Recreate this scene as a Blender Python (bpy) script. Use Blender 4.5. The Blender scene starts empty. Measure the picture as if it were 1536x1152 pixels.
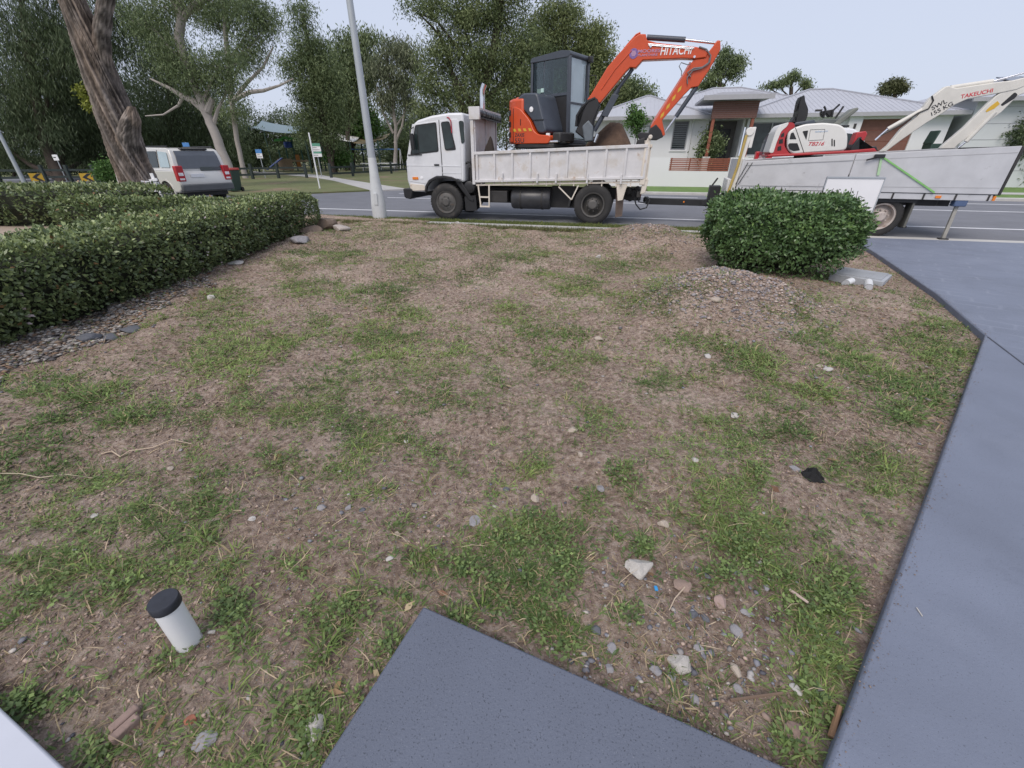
import bpy, math, random
import numpy as np
from mathutils import Vector, Matrix
R = math.radians
random.seed(7); rng = np.random.default_rng(7)
SC = bpy.context.scene
COL = SC.collection

# ------------------------------------------------------------------ camera
EYE = 1.65
F_PX, CX, CY = 628.0, 768.0, 576.0
PITCH = math.atan(344 / 628.0)
cp, sp = math.cos(PITCH), math.sin(PITCH)
cam_d = bpy.data.cameras.new('camera'); cam = bpy.data.objects.new('camera', cam_d); COL.objects.link(cam)
cam_d.sensor_width = 36; cam_d.lens = 36 * F_PX / 1536; cam_d.clip_start = 0.05; cam_d.clip_end = 2000
cam.location = (0, 0, EYE); cam.rotation_euler = (R(90) - PITCH, 0, 0)
SC.camera = cam
# ------------------------------------------------------------------ sky, sun, exposure
SUN_EL, SUN_AZ = R(52), R(205)
w = bpy.data.worlds.new('World'); SC.world = w; w.use_nodes = True
nt = w.node_tree; nt.nodes.clear()
sky = nt.nodes.new('ShaderNodeTexSky'); sky.sky_type = 'NISHITA'; sky.sun_disc = False
sky.sun_elevation = SUN_EL; sky.sun_rotation = SUN_AZ; sky.dust_density = 3.0; sky.air_density = 1.0
mix = nt.nodes.new('ShaderNodeMix'); mix.data_type = 'RGBA'; mix.inputs['Factor'].default_value = 0.80
mix.inputs['B'].default_value = (6.7, 7.25, 8.8, 1)          # thin even overcast veil
bg = nt.nodes.new('ShaderNodeBackground'); bg.inputs['Strength'].default_value = 0.072
wo = nt.nodes.new('ShaderNodeOutputWorld')
nt.links.new(sky.outputs[0], mix.inputs['A']); nt.links.new(mix.outputs['Result'], bg.inputs[0]); nt.links.new(bg.outputs[0], wo.inputs[0])
sl = bpy.data.lights.new('sun', 'SUN'); sl.energy = 1.5; sl.angle = R(36); sl.color = (1, .915, .83)
so = bpy.data.objects.new('sun', sl); COL.objects.link(so)
sdir = Vector((math.sin(SUN_AZ) * math.cos(SUN_EL), math.cos(SUN_AZ) * math.cos(SUN_EL), math.sin(SUN_EL)))
so.rotation_euler = sdir.to_track_quat('Z', 'Y').to_euler(); so.location = (0, 0, 30)
SC.view_settings.view_transform = 'Standard'; SC.view_settings.look = 'None'
SC.view_settings.exposure = 0.60; SC.view_settings.gamma = 1
try:
    SC.cycles.use_denoising = True
    SC.cycles.max_bounces = 6; SC.cycles.transparent_max_bounces = 8
except Exception: pass

# ------------------------------------------------------------------ frames and pixel helpers
def ray(u, v):
    x = (u - CX) / F_PX; y = -(v - CY) / F_PX
    return (x, cp + y * sp, -sp + y * cp)
def G(u, v, z=0.0):                       # pixel -> point at height z
    r = ray(u, v); t = (z - EYE) / r[2]; return Vector((r[0] * t, r[1] * t, z))
def AT(u, v, Y):                          # pixel -> point at distance Y
    r = ray(u, v); t = Y / r[1]; return Vector((r[0] * t, Y, EYE + r[2] * t))
class Frame:
    def __init__(s, ox, oy, ang): s.o = (ox, oy); s.ang = ang; s.c = math.cos(ang); s.s = math.sin(ang)
    def W(s, a, b, z=0): return Vector((s.o[0] + a * s.c - b * s.s, s.o[1] + a * s.s + b * s.c, z))
    def L(s, x, y): x -= s.o[0]; y -= s.o[1]; return (x * s.c + y * s.s, -x * s.s + y * s.c)
    def px(s, u, v, b):                   # pixel -> (a, z) on the plane b = const
        r = ray(u, v); ra = r[0] * s.c + r[1] * s.s; rb = -r[0] * s.s + r[1] * s.c
        oa, ob = s.L(0, 0); t = (b - ob) / rb
        return (oa + ra * t, EYE + r[2] * t)
TH = math.atan2(-.234, .972)
ST = Frame(0, 0, TH); CAMF = Frame(0, 0, 0)
_h = ST.W(.6, 13.2); TR = Frame(_h.x, _h.y, TH - R(5))
def zoom(pts, x0, y0, k, fr, b): return [fr.px(x0 + p[0] * k, y0 + p[1] * k, b) for p in pts]

# ------------------------------------------------------------------ noise
def vnoise(x, y, seed=0):
    x = np.asarray(x, float); y = np.asarray(y, float)
    xi = np.floor(x).astype(np.int64); yi = np.floor(y).astype(np.int64); fx = x - xi; fy = y - yi
    def hsh(a, b):
        n = (a * 374761393 + b * 668265263 + seed * 1442695041) & 0x7fffffff
        n = ((n ^ (n >> 13)) * 1274126177) & 0x7fffffff
        return ((n ^ (n >> 16)) & 0xffff) / 65535.0
    u = fx * fx * (3 - 2 * fx); v = fy * fy * (3 - 2 * fy)
    return (hsh(xi, yi) * (1 - u) + hsh(xi + 1, yi) * u) * (1 - v) + (hsh(xi, yi + 1) * (1 - u) + hsh(xi + 1, yi + 1) * u) * v
def fbm(x, y, o=4, seed=0):
    s = 0; a = .5; t = 0
    for i in range(o):
        s = s + a * vnoise(x, y, seed + i); t += a; a *= .5; x = x * 2.03 + 3.1; y = y * 2.03 + 1.7
    return s / t

# ------------------------------------------------------------------ materials
MATS = {}
def M(name, col, rough=.6, metal=0., var=.12, vs=5., bump=0., bs=40., dirt=None, spec=.5, coat=0., alpha=None, trans=0.):
    if name in MATS: return MATS[name]
    m = bpy.data.materials.new(name); m.use_nodes = True; n = m.node_tree.nodes; l = m.node_tree.links
    b = n['Principled BSDF']; b.inputs['Roughness'].default_value = rough; b.inputs['Metallic'].default_value = metal
    b.inputs['Specular IOR Level'].default_value = spec
    b.inputs['Coat Weight'].default_value = coat; b.inputs['Transmission Weight'].default_value = trans
    tc = n.new('ShaderNodeTexCoord')
    def nz(sc, det=5, r=.6):
        t = n.new('ShaderNodeTexNoise'); t.inputs['Scale'].default_value = sc; t.inputs['Detail'].default_value = det
        t.inputs['Roughness'].default_value = r; l.new(tc.outputs['Object'], t.inputs['Vector']); return t.outputs['Fac']
    def mx(f, A, B):
        q = n.new('ShaderNodeMix'); q.data_type = 'RGBA'
        for key, val in (('Factor', f), ('A', A), ('B', B)):
            i = q.inputs[key] if key == 'Factor' else [z for z in q.inputs if z.name == key and z.type == 'RGBA'][0]
            if isinstance(val, (tuple, list)): i.default_value = (*val[:3], 1)
            elif isinstance(val, float): i.default_value = val
            else: l.new(val, i)
        return [z for z in q.outputs if z.type == 'RGBA'][0]
    def ramp(f, a, bb):
        q = n.new('ShaderNodeMapRange'); q.inputs[1].default_value = a; q.inputs[2].default_value = bb; l.new(f, q.inputs[0]); return q.outputs[0]
    c = mx(ramp(nz(vs), .25, .75), [v * (1 - var) for v in col], [min(1, v * (1 + var)) for v in col])
    for d in (dirt or []):                          # (colour, threshold, softness, scale)
        c = mx(ramp(nz(d[3], 7, .65), d[1], d[1] + d[2]), c, d[0])
    l.new(c, b.inputs['Base Color'])
    if bump:
        bp = n.new('ShaderNodeBump'); bp.inputs['Strength'].default_value = bump; bp.inputs['Distance'].default_value = .02
        l.new(nz(bs, 8, .7), bp.inputs['Height']); l.new(bp.outputs[0], b.inputs['Normal'])
    MATS[name] = m; return m
def leafmat(name, rough=.55, transl=.25, spec=.35):
    m = bpy.data.materials.new(name); m.use_nodes = True; n = m.node_tree.nodes; l = m.node_tree.links
    b = n['Principled BSDF']; b.inputs['Roughness'].default_value = rough; b.inputs['Specular IOR Level'].default_value = spec
    a = n.new('ShaderNodeAttribute'); a.attribute_name = 'Col'; l.new(a.outputs['Color'], b.inputs['Base Color'])
    t = n.new('ShaderNodeBsdfTranslucent'); l.new(a.outputs['Color'], t.inputs['Color'])
    mm = n.new('ShaderNodeMixShader'); mm.inputs[0].default_value = transl
    l.new(b.outputs[0], mm.inputs[1]); l.new(t.outputs[0], mm.inputs[2]); l.new(mm.outputs[0], n['Material Output'].inputs['Surface'])
    MATS[name] = m; return m
LEAF = leafmat('leaf_surface'); GLOSSY = leafmat('glossy_leaf_surface', .35, .15, .5); GRASS = leafmat('grass_blades', .6, .3, .25)
STONE = leafmat('mixed_stone', .85, 0., .25)
WHITE = M('truck_white_paint', (.62, .61, .62), .5, var=.10, dirt=[((.48, .42, .34), .52, .25, 2.2), ((.36, .24, .15), .60, .15, 5), ((.10, .06, .04), .76, .04, 9)])
CABW = M('cab_white_paint', (.67, .68, .71), .38, var=.06, dirt=[((.50, .46, .40), .60, .25, 2.5), ((.28, .17, .10), .73, .05, 9)])
CREAM = M('rusty_cream_paint', (.66, .60, .52), .55, var=.1, dirt=[((.30, .14, .06), .60, .15, 6)])
BLACK = M('black_plastic', (.018, .018, .02), .5, var=.3)
RUBBER = M('tyre_rubber', (.028, .027, .027), .8, var=.3, bump=.15, bs=60, dirt=[((.10, .085, .07), .60, .2, 5)])
STEEL = M('dark_chassis_steel', (.035, .033, .033), .6, var=.3, dirt=[((.10, .07, .05), .62, .2, 5)])
WHEEL = M('wheel_grey_steel', (.11, .105, .10), .55, .3, var=.25, dirt=[((.17, .10, .06), .62, .15, 9)])
CHROME = M('chrome', (.75, .75, .78), .15, 1.)
GLASS = M('dark_window_glass', (.022, .032, .032), .05, var=.6, vs=2.5, spec=.5)
GLASSL = M('pale_window_glass', (.38, .48, .52), .05, var=.15, vs=2, spec=.9)
ORANGE = M('excavator_orange', (.56, .072, .016), .38, var=.07, dirt=[((.25, .11, .06), .70, .2, 4)], coat=.2)
NAVY = M('excavator_slate_panel', (.055, .065, .085), .4, var=.15)
DKFRAME = M('cab_frame_dark', (.06, .07, .09), .4, var=.1)
AMBER = M('amber_lens', (.75, .22, .03), .25, var=.05)
REDL = M('red_lens', (.45, .02, .03), .2, var=.05)
YELLOW = M('yellow_decal', (.62, .38, .04), .45, var=.05)
WHITEDEC = M('white_decal', (.8, .8, .82), .45, var=.03)
BLACKDEC = M('black_decal', (.03, .03, .035), .5, var=.05)
REDDEC = M('red_decal', (.55, .03, .05), .45, var=.05)
LILAC = M('faded_lilac_decal', (.42, .25, .38), .5, var=.2)
SOILM = M('loose_brown_soil', (.10, .062, .042), .95, var=.35, vs=8, bump=1., bs=14)
ALU = M('weathered_aluminium', (.56, .56, .57), .5, .25, var=.1, vs=3, dirt=[((.26, .25, .24), .62, .2, 4)], bump=.05)
IVORY = M('ivory_machine_paint', (.64, .62, .57), .45, var=.08, dirt=[((.22, .16, .12), .68, .2, 4)])
TBWHITE = M('mini_excavator_white', (.72, .71, .68), .4, var=.05, dirt=[((.4, .33, .27), .68, .2, 4)])
TBRED = M('mini_excavator_red', (.42, .035, .04), .4, var=.1)
CONC = M('pale_concrete', (.46, .45, .43), .85, var=.12, vs=3, bump=.2, bs=60)
GALV = M('galvanised_pole', (.42, .45, .48), .5, .3, var=.08, vs=2, bump=.05)
PALEPOLE = M('pole_lower_pale_coat', (.55, .57, .58), .6, var=.1, vs=4, dirt=[((.33, .33, .32), .62, .2, 6)])
PVC = M('white_pvc', (.72, .73, .74), .35, var=.05, vs=4, dirt=[((.30, .24, .19), .70, .1, 14)])
RENDER = M('white_render_wall', (.72, .72, .74), .8, var=.03, vs=.6)
ROOF = M('grey_metal_roof', (.42, .43, .47), .5, .1, var=.06, vs=.8)
FASCIA = M('fascia_grey', (.36, .36, .38), .6, var=.06)
BRICK = M('brown_brick', (.16, .075, .06), .8, var=.3, vs=14)
TIMBER = M('red_stained_timber', (.27, .085, .05), .6, var=.2)
DKGREEN = M('dark_green_paint', (.025, .055, .045), .6, var=.2)
BARK = M('rough_brown_bark', (.20, .145, .115), .95, var=.35, vs=7, bump=1., bs=7, dirt=[((.36, .25, .17), .60, .15, 2.2), ((.055, .042, .038), .60, .12, 6)])
WBARK = M('pale_gum_bark', (.36, .325, .30), .8, var=.15, vs=2, dirt=[((.24, .15, .11), .66, .1, 1.6)])
DBARK = M('dark_bark', (.075, .058, .048), .95, var=.35, vs=4)
def tag(o, label=None, cat=None, group=None, kind=None):
    if label: o['label'] = label
    if cat: o['category'] = cat
    if group: o['group'] = group
    if kind: o['kind'] = kind
    return o
def thing(name, label, cat, fr=CAMF, org=(0, 0, 0), group=None):
    o = bpy.data.objects.new(name, None); COL.objects.link(o); o.empty_display_size = .2
    o.location = fr.W(*org); o.rotation_euler = (0, 0, fr.ang); tag(o, label, cat, group)
    ORG[o.name] = (fr, org); return o
ORG = {}

# ------------------------------------------------------------------ mesh builder (coordinates a, b, z of a frame)
class MB:
    def __init__(s): s.v = []; s.f = []
    def add(s, v, f):
        o = len(s.v); s.v += [tuple(p) for p in v]; s.f += [tuple(i + o for i in q) for q in f]; return s
    def box(s, a0, a1, b0, b1, z0, z1):
        return s.add([(a0, b0, z0), (a1, b0, z0), (a1, b1, z0), (a0, b1, z0), (a0, b0, z1), (a1, b0, z1), (a1, b1, z1), (a0, b1, z1)],
                     [(0, 3, 2, 1), (4, 5, 6, 7), (0, 1, 5, 4), (1, 2, 6, 5), (2, 3, 7, 6), (3, 0, 4, 7)])
    def prism(s, poly, b0, b1):           # (a,z) outline pushed through b
        n = len(poly)
        ar = sum(poly[i][0] * poly[(i + 1) % n][1] - poly[(i + 1) % n][0] * poly[i][1] for i in range(n))
        if ar < 0: poly = poly[::-1]
        v = [(p[0], b0, p[1]) for p in poly] + [(p[0], b1, p[1]) for p in poly]
        return s.add(v, [tuple(range(n)), tuple(range(2 * n - 1, n - 1, -1))] + [(i, n + i, n + (i + 1) % n, (i + 1) % n) for i in range(n)])
    def slab(s, poly, z0, z1):            # (a,b) outline pushed through z
        n = len(poly)
        ar = sum(poly[i][0] * poly[(i + 1) % n][1] - poly[(i + 1) % n][0] * poly[i][1] for i in range(n))
        if ar < 0: poly = poly[::-1]
        v = [(p[0], p[1], z0) for p in poly] + [(p[0], p[1], z1) for p in poly]
        return s.add(v, [tuple(range(n - 1, -1, -1)), tuple(range(n, 2 * n))] + [(i, (i + 1) % n, n + (i + 1) % n, n + i) for i in range(n)])
    def tube(s, pts, r, n=8, cap=True):
        pts = [Vector(p) for p in pts]; m = len(pts)
        rr = r if isinstance(r, (list, tuple)) else [r] * m
        v = []; f = []; pu = None
        for i, p in enumerate(pts):
            d = (pts[min(i + 1, m - 1)] - pts[max(i - 1, 0)]).normalized()
            if pu is None:
                pu = d.cross(Vector((0, 0, 1)) if abs(d.z) < .9 else Vector((1, 0, 0))).normalized()
            u = (pu - d * pu.dot(d)).normalized(); pu = u; q = d.cross(u)
            for k in range(n):
                an = 2 * math.pi * k / n; v.append(p + (u * math.cos(an) + q * math.sin(an)) * rr[i])
        for i in range(m - 1):
            for k in range(n):
                f.append((i * n + k, i * n + (k + 1) % n, (i + 1) * n + (k + 1) % n, (i + 1) * n + k))
        if cap: f += [tuple(range(n - 1, -1, -1)), tuple(range((m - 1) * n, m * n))]
        return s.add(v, f)
    def lathe(s, prof, c, axis='z', n=24, skip=0):  # prof = [(radius, offset along axis)]
        v = []; f = []; m = len(prof)
        for r, h in prof:
            for k in range(n):
                an = 2 * math.pi * k / n; x, y = r * math.cos(an), r * math.sin(an)
                v.append({'z': (c[0] + x, c[1] + y, c[2] + h), 'b': (c[0] + x, c[1] + h, c[2] + y), 'a': (c[0] + h, c[1] + x, c[2] + y)}[axis])
        for i in range(m - 1):
            for k in range(n): f.append((i * n + k, i * n + (k + 1) % n, (i + 1) * n + (k + 1) % n, (i + 1) * n + k))
        f += [tuple(range(n - 1, -1, -1)), tuple(range((m - 1) * n, m * n))][skip:]
        return s.add(v, f)
    def bar(s, p, q, w, h):                # straight bar of rectangular section
        p = Vector(p); q = Vector(q); d = (q - p).normalized()
        u = d.cross(Vector((0, 0, 1)) if abs(d.z) < .95 else Vector((0, 1, 0))).normalized(); t = u.cross(d)
        v = [e + u * (sx * w / 2) + t * (sy * h / 2) for e in (p, q) for sx, sy in ((-1, -1), (1, -1), (1, 1), (-1, 1))]
        return s.add(v, [(3, 2, 1, 0), (4, 5, 6, 7), (0, 1, 5, 4), (1, 2, 6, 5), (2, 3, 7, 6), (3, 0, 4, 7)])
    def yaw(s, ang, c):
        ca, sa = math.cos(ang), math.sin(ang)
        s.v = [(c[0] + (p[0] - c[0]) * ca - (p[1] - c[1]) * sa, c[1] + (p[0] - c[0]) * sa + (p[1] - c[1]) * ca, p[2]) for p in s.v]; return s
    def build(s, name, mat, parent=None, fr=CAMF, org=(0, 0, 0), bevel=0, smooth=False, seg=2):
        root = parent
        while root is not None and root.parent is not None: root = root.parent
        if root is not None and root.name in ORG: org = ORG[root.name][1]
        me = bpy.data.meshes.new(name)
        me.from_pydata([(p[0] - org[0], p[1] - org[1], p[2] - org[2]) for p in s.v], [], s.f)
        me.materials.append(mat)
        import bmesh
        bm = bmesh.new(); bm.from_mesh(me); bmesh.ops.recalc_face_normals(bm, faces=bm.faces); bm.to_mesh(me); bm.free()
        o = bpy.data.objects.new(name, me); COL.objects.link(o)
        if parent is not None: o.parent = parent
        else: o.location = fr.W(*org); o.rotation_euler = (0, 0, fr.ang); ORG[o.name] = (fr, org)
        if bevel:
            bv = o.modifiers.new('bevel', 'BEVEL'); bv.width = bevel; bv.segments = seg; bv.limit_method = 'ANGLE'; bv.angle_limit = R(35)
        if smooth or bevel:
            for p in me.polygons: p.use_smooth = True
            if not bevel or True:
                try: me.set_sharp_from_angle(angle=R(40))
                except Exception: pass
        return o
def npmesh(name, V, faces, nper, mat, cols=None, parent=None, loc=None):
    """faces: flat loop indices with constant polygon size nper, or list of (idx, size) chunks"""
    me = bpy.data.meshes.new(name)
    chunks = faces if isinstance(faces, list) else [(faces, nper)]
    loops = np.concatenate([c[0].ravel() for c in chunks]).astype(np.int32)
    tot = np.concatenate([np.full(c[0].size // c[1], c[1]) for c in chunks]).astype(np.int32)
    st = np.concatenate([[0], np.cumsum(tot)[:-1]]).astype(np.int32)
    me.vertices.add(len(V)); me.loops.add(len(loops)); me.polygons.add(len(tot))
    me.vertices.foreach_set('co', np.asarray(V, np.float32).ravel()); me.loops.foreach_set('vertex_index', loops)
    me.polygons.foreach_set('loop_start', st); me.polygons.foreach_set('loop_total', tot)
    if cols is not None:
        at = me.attributes.new('Col', 'FLOAT_COLOR', 'POINT')
        c4 = np.ones((len(V), 4), np.float32); c4[:, :3] = cols; at.data.foreach_set('color', c4.ravel())
    me.update(calc_edges=True); me.validate(); me.materials.append(mat)
    o = bpy.data.objects.new(name, me); COL.objects.link(o)
    if parent is not None: o.parent = parent
    if loc is not None: o.location = loc
    return o
def nrm(a): return a / np.maximum(np.linalg.norm(a, axis=1, keepdims=True), 1e-6)
def leaves(P, A, N, L, Wd, cols):
    """folded rhombic leaves; returns verts, quads, cols"""
    S = nrm(np.cross(A, N)); L = L[:, None]; Wd = Wd[:, None]; Nn = np.cross(S, A)
    V = np.stack([P, P + A * L * .42 + S * Wd + Nn * L * .06, P + A * L, P + A * L * .42 - S * Wd + Nn * L * .06], 1).reshape(-1, 3)
    return V, np.arange(len(V)), np.repeat(cols, 4, 0)
def text(s, size, fr, a, b, z, tilt, mat, parent, name='lettering', shear=0., align='LEFT', ext=.002, xs=1.):
    cu = bpy.data.curves.new('tmp', 'FONT'); cu.body = s; cu.size = size; cu.extrude = ext; cu.shear = shear; cu.align_x = align; cu.offset = size * .012
    to = bpy.data.objects.new('tmp', cu); COL.objects.link(to); dg = bpy.context.evaluated_depsgraph_get()
    me = bpy.data.meshes.new_from_object(to.evaluated_get(dg)); bpy.data.objects.remove(to)
    org = ORG[parent.name][1] if parent.name in ORG else (0, 0, 0); ca, sa = math.cos(tilt), math.sin(tilt)
    for v in me.vertices:
        x, y, zz = v.co; x *= xs; v.co = (a + x * ca - y * sa - org[0], b - zz - org[1], z + x * sa + y * ca - org[2])
    me.materials.clear(); me.materials.append(mat); me.name = name
    o = bpy.data.objects.new(name, me); COL.objects.link(o); o.parent = parent; return o

# ================================================================== SETTING
def ss(a, b, x): t = np.clip((x - a) / (b - a), 0, 1); return t * t * (3 - 2 * t)
DRIVE = [tuple(G(u, v, .05).xy) for u, v in [(1236, 1160), (1400, 720), (1478, 502), (1405, 440), (1312, 378)]]
_dir = Vector((DRIVE[1][0] - DRIVE[0][0], DRIVE[1][1] - DRIVE[0][1])).normalized()
DRIVE = [(DRIVE[0][0] - _dir.x * 2, DRIVE[0][1] - _dir.y * 2)] + DRIVE
_e = ST.W(5.0, 11.2); DRIVE.append((_e.x, _e.y))
def drive_dist(x, y):                      # signed: positive to the right (on the drive)
    best = np.full(np.shape(x), 1e9); sgn = np.zeros(np.shape(x))
    for (x0, y0), (x1, y1) in zip(DRIVE[:-1], DRIVE[1:]):
        dx, dy = x1 - x0, y1 - y0; t = np.clip(((x - x0) * dx + (y - y0) * dy) / (dx * dx + dy * dy), 0, 1)
        d = np.hypot(x - x0 - t * dx, y - y0 - t * dy); cr = (dx * (y - y0) - dy * (x - x0))
        sgn = np.where(d < best, -np.sign(cr), sgn); best = np.minimum(best, d)
    return best * sgn
PATHC = G(635, 910, .05); PATHA = (G(480, 1152, .05) - PATHC).normalized(); PATHB = (G(1180, 1152, .05) - PATHC).normalized()
LP0, LP1 = G(0, 1062, .05), G(95, 1152, .05); LPD = (LP1 - LP0).normalized()
def yard_h(x, y):
    x = np.asarray(x, float); y = np.asarray(y, float)
    d = -x * math.sin(TH) + y * math.cos(TH)
    h = (fbm(x * .8, y * .8, 3, 5) - .5) * .19 + (fbm(x * 2.6, y * 2.6, 4, 9) - .5) * .11 + (fbm(x * 9, y * 9, 4, 15) - .5) * .05 + (fbm(x * 30, y * 30, 2, 19) - .5) * .014
    h = h * ss(.2, 2.2, y) * .85 + h * .15
    g = lambda cx, cy, r, k: k * np.exp(-((x - cx) ** 2 + (y - cy) ** 2) / r ** 2)
    h = h + g(2.6, 5.15, .78, .33) + g(2.1, 4.75, .5, .14) + g(3.2, 5.0, .45, .12) + g(3.0, 9.2, .9, .30) + g(2.4, 9.6, .5, .12) + g(-1.9, 10.6, 1.2, .10) + g(-4.6, 9.9, .9, .08) + g(.7, 5.8, .9, .07)
    h = h - .02 * ss(1.5, .5, y)
    a_ = x * math.cos(TH) + y * math.sin(TH); lm = np.where(a_ < -4.9, 11.2, 10.75)
    h = h * ss(lm + .2, lm - .6, d) + .075 * ss(9.6, 10.9, d) + .05 * ss(-4.6, -5.6, a_) * ss(9.8, 10.9, d)
    dd = drive_dist(x, y)
    h = h * ss(.02, -.5, dd) - .02 * ss(-.6, 0, dd) - .25 * ss(.06, .16, dd)
    px = (x - PATHC.x); py = (y - PATHC.y)
    ia = px * PATHA.x + py * PATHA.y; ib = px * PATHB.x + py * PATHB.y; ins = np.minimum(ia, ib)
    h = np.where(ins > -.25, h * ss(.0, -.25, ins) - .015 - .2 * ss(.05, .12, ins), h)
    nx, ny = -LPD.y, LPD.x
    il = -((x - LP0.x) * nx + (y - LP0.y) * ny)
    h = np.where(il > 0.05, h - .2 * ss(.05, .12, il), h)
    return h
def zg(x, y): return float(yard_h(np.array([x]), np.array([y]))[0])

def soil_material():
    m = bpy.data.materials.new('yard_soil'); m.use_nodes = True; n = m.node_tree.nodes; l = m.node_tree.links; b = n['Principled BSDF']
    b.inputs['Roughness'].default_value = .95; b.inputs['Specular IOR Level'].default_value = .15
    tc = n.new('ShaderNodeTexCoord')
    def nz(s, d=6, r=.65):
        t = n.new('ShaderNodeTexNoise'); t.inputs['Scale'].default_value = s; t.inputs['Detail'].default_value = d; t.inputs['Roughness'].default_value = r
        l.new(tc.outputs['Object'], t.inputs['Vector']); return t.outputs['Fac']
    def ramp(f, stops):
        q = n.new('ShaderNodeValToRGB'); e = q.color_ramp.elements
        while len(e) < len(stops): e.new(.5)
        for k, (p, c) in enumerate(stops): e[k].position = p; e[k].color = (*c, 1)
        l.new(f, q.inputs[0]); return q.outputs[0]
    def mx(f, A, B):
        q = n.new('ShaderNodeMix'); q.data_type = 'RGBA'; ia = [z for z in q.inputs if z.type == 'RGBA']
        if isinstance(f, float): q.inputs['Factor'].default_value = f
        else: l.new(f, q.inputs['Factor'])
        for i, val in zip(ia, (A, B)):
            if isinstance(val, tuple): i.default_value = (*val, 1)
            else: l.new(val, i)
        return [z for z in q.outputs if z.type == 'RGBA'][0]
    c1 = ramp(nz(1.1, 5, .6), [(.32, (.20, .138, .102)), (.5, (.37, .27, .212)), (.64, (.56, .445, .365))])
    c2 = ramp(nz(26, 8, .75), [(.37, (.055, .037, .027)), (.5, (.33, .245, .192)), (.63, (.62, .51, .425))])
    c = mx(.62, c1, c2)
    vo = n.new('ShaderNodeTexVoronoi'); vo.inputs['Scale'].default_value = 85; l.new(tc.outputs['Object'], vo.inputs['Vector'])
    mr = n.new('ShaderNodeMapRange'); mr.inputs[1].default_value = .09; mr.inputs[2].default_value = .20; mr.inputs[3].default_value = .5; mr.inputs[4].default_value = 0
    l.new(vo.outputs['Distance'], mr.inputs[0]); c = mx(mr.outputs[0], c, vo.outputs['Color'])
    hs = n.new('ShaderNodeHueSaturation'); hs.inputs['Saturation'].default_value = .95; hs.inputs['Value'].default_value = .98; l.new(c, hs.inputs['Color'])
    l.new(hs.outputs[0], b.inputs['Base Color'])
    bp = n.new('ShaderNodeBump'); bp.inputs['Strength'].default_value = 1.; bp.inputs['Distance'].default_value = .035
    ad = n.new('ShaderNodeMath'); ad.operation = 'ADD'; l.new(nz(38, 8, .75), ad.inputs[0]); l.new(nz(9, 4, .6), ad.inputs[1])
    l.new(ad.outputs[0], bp.inputs['Height']); l.new(bp.outputs[0], b.inputs['Normal'])
    return m
SOIL = soil_material()
def grid_yard():
    xs = np.arange(-7.6, 8.3, .035); ys = np.concatenate([np.arange(-.6, 4, .025), np.arange(4, 14.2, .045)])
    Xg, Yg = np.meshgrid(xs, ys); Z = yard_h(Xg, Yg); d = -Xg * math.sin(TH) + Yg * math.cos(TH)
    V = np.stack([Xg, Yg, Z], -1).reshape(-1, 3); nx = len(xs); ny = len(ys)
    i, j = np.meshgrid(np.arange(nx - 1), np.arange(ny - 1)); q = (j * nx + i).ravel()
    ag = (Xg * math.cos(TH) + Yg * math.sin(TH))[:-1, :-1].ravel()
    keep = (d[:-1, :-1].ravel() < np.where(ag < -4.9, 11.12, 10.75)) & (drive_dist(Xg[:-1, :-1], Yg[:-1, :-1]).ravel() < .6)
    q = q[keep]; Fq = np.stack([q, q + 1, q + nx + 1, q + nx], 1)
    o = npmesh('yard_soil', V, Fq, 4, SOIL); tag(o, kind='structure')
    o.data.polygons.foreach_set('use_smooth', np.ones(len(o.data.polygons), bool)); return o
grid_yard()
ASPH = M('road_asphalt', (.165, .17, .19), .85, var=.12, vs=1.2, bump=.35, bs=120)
LAWN = M('park_turf', (.13, .145, .06), .95, var=.25, vs=.25, bump=.6, bs=30, dirt=[((.22, .16, .11), .52, .16, .35), ((.055, .085, .03), .60, .2, 3)])
VERGE = M('verge_turf', (.13, .17, .055), .95, var=.3, vs=3, bump=.6, bs=40, dirt=[((.24, .18, .12), .60, .15, 1.5)])
PATHM = M('pale_path_concrete', (.43, .42, .41), .85, var=.08, vs=1.5, bump=.1)
SLABM = M('painted_grey_slab', (.116, .132, .175), .62, var=.10, vs=2.2, bump=.30, bs=140, dirt=[((.12, .135, .17), .58, .25, 1.3), ((.045, .052, .07), .58, .06, 150), ((.19, .21, .25), .63, .05, 190), ((.16, .14, .12), .70, .1, 5)])
DRIVEM = M('coated_driveway_concrete', (.160, .182, .240), .6, var=.16, vs=1.2, bump=.25, bs=110, dirt=[((.20, .225, .29), .54, .25, .7), ((.11, .125, .17), .60, .2, 2.2), ((.07, .08, .105), .60, .06, 140), ((.22, .24, .30), .64, .06, 170), ((.15, .135, .12), .70, .12, 4)])
TANP = M('tan_path', (.36, .29, .23), .9, var=.1, vs=2)
LINE = M('road_line_paint', (.66, .67, .69), .7, var=.1, vs=6, dirt=[((.16, .16, .18), .66, .1, 9)])
def struct(mb, name, mat, parent=None, fr=CAMF, bevel=0):
    o = mb.build(name, mat, parent, fr, bevel=bevel)
    if parent is None: o['kind'] = 'structure'
    return o
struct(MB().slab([(-700, -300), (700, -300), (700, 900), (-700, 900)], -.5, -.3), 'ground', LAWN)
struct(MB().slab([(-60, -12), (-6.9, -12), (-6.9, 13.2), (-60, 22)], -.25, -.02), 'neighbour_lawn', VERGE)
struct(MB().slab([tuple(G(u, v, .005).xy) for u, v in [(-300, 338), (165, 339), (190, 348), (-300, 372)]], -.2, .005), 'neighbour_path', TANP)
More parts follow.
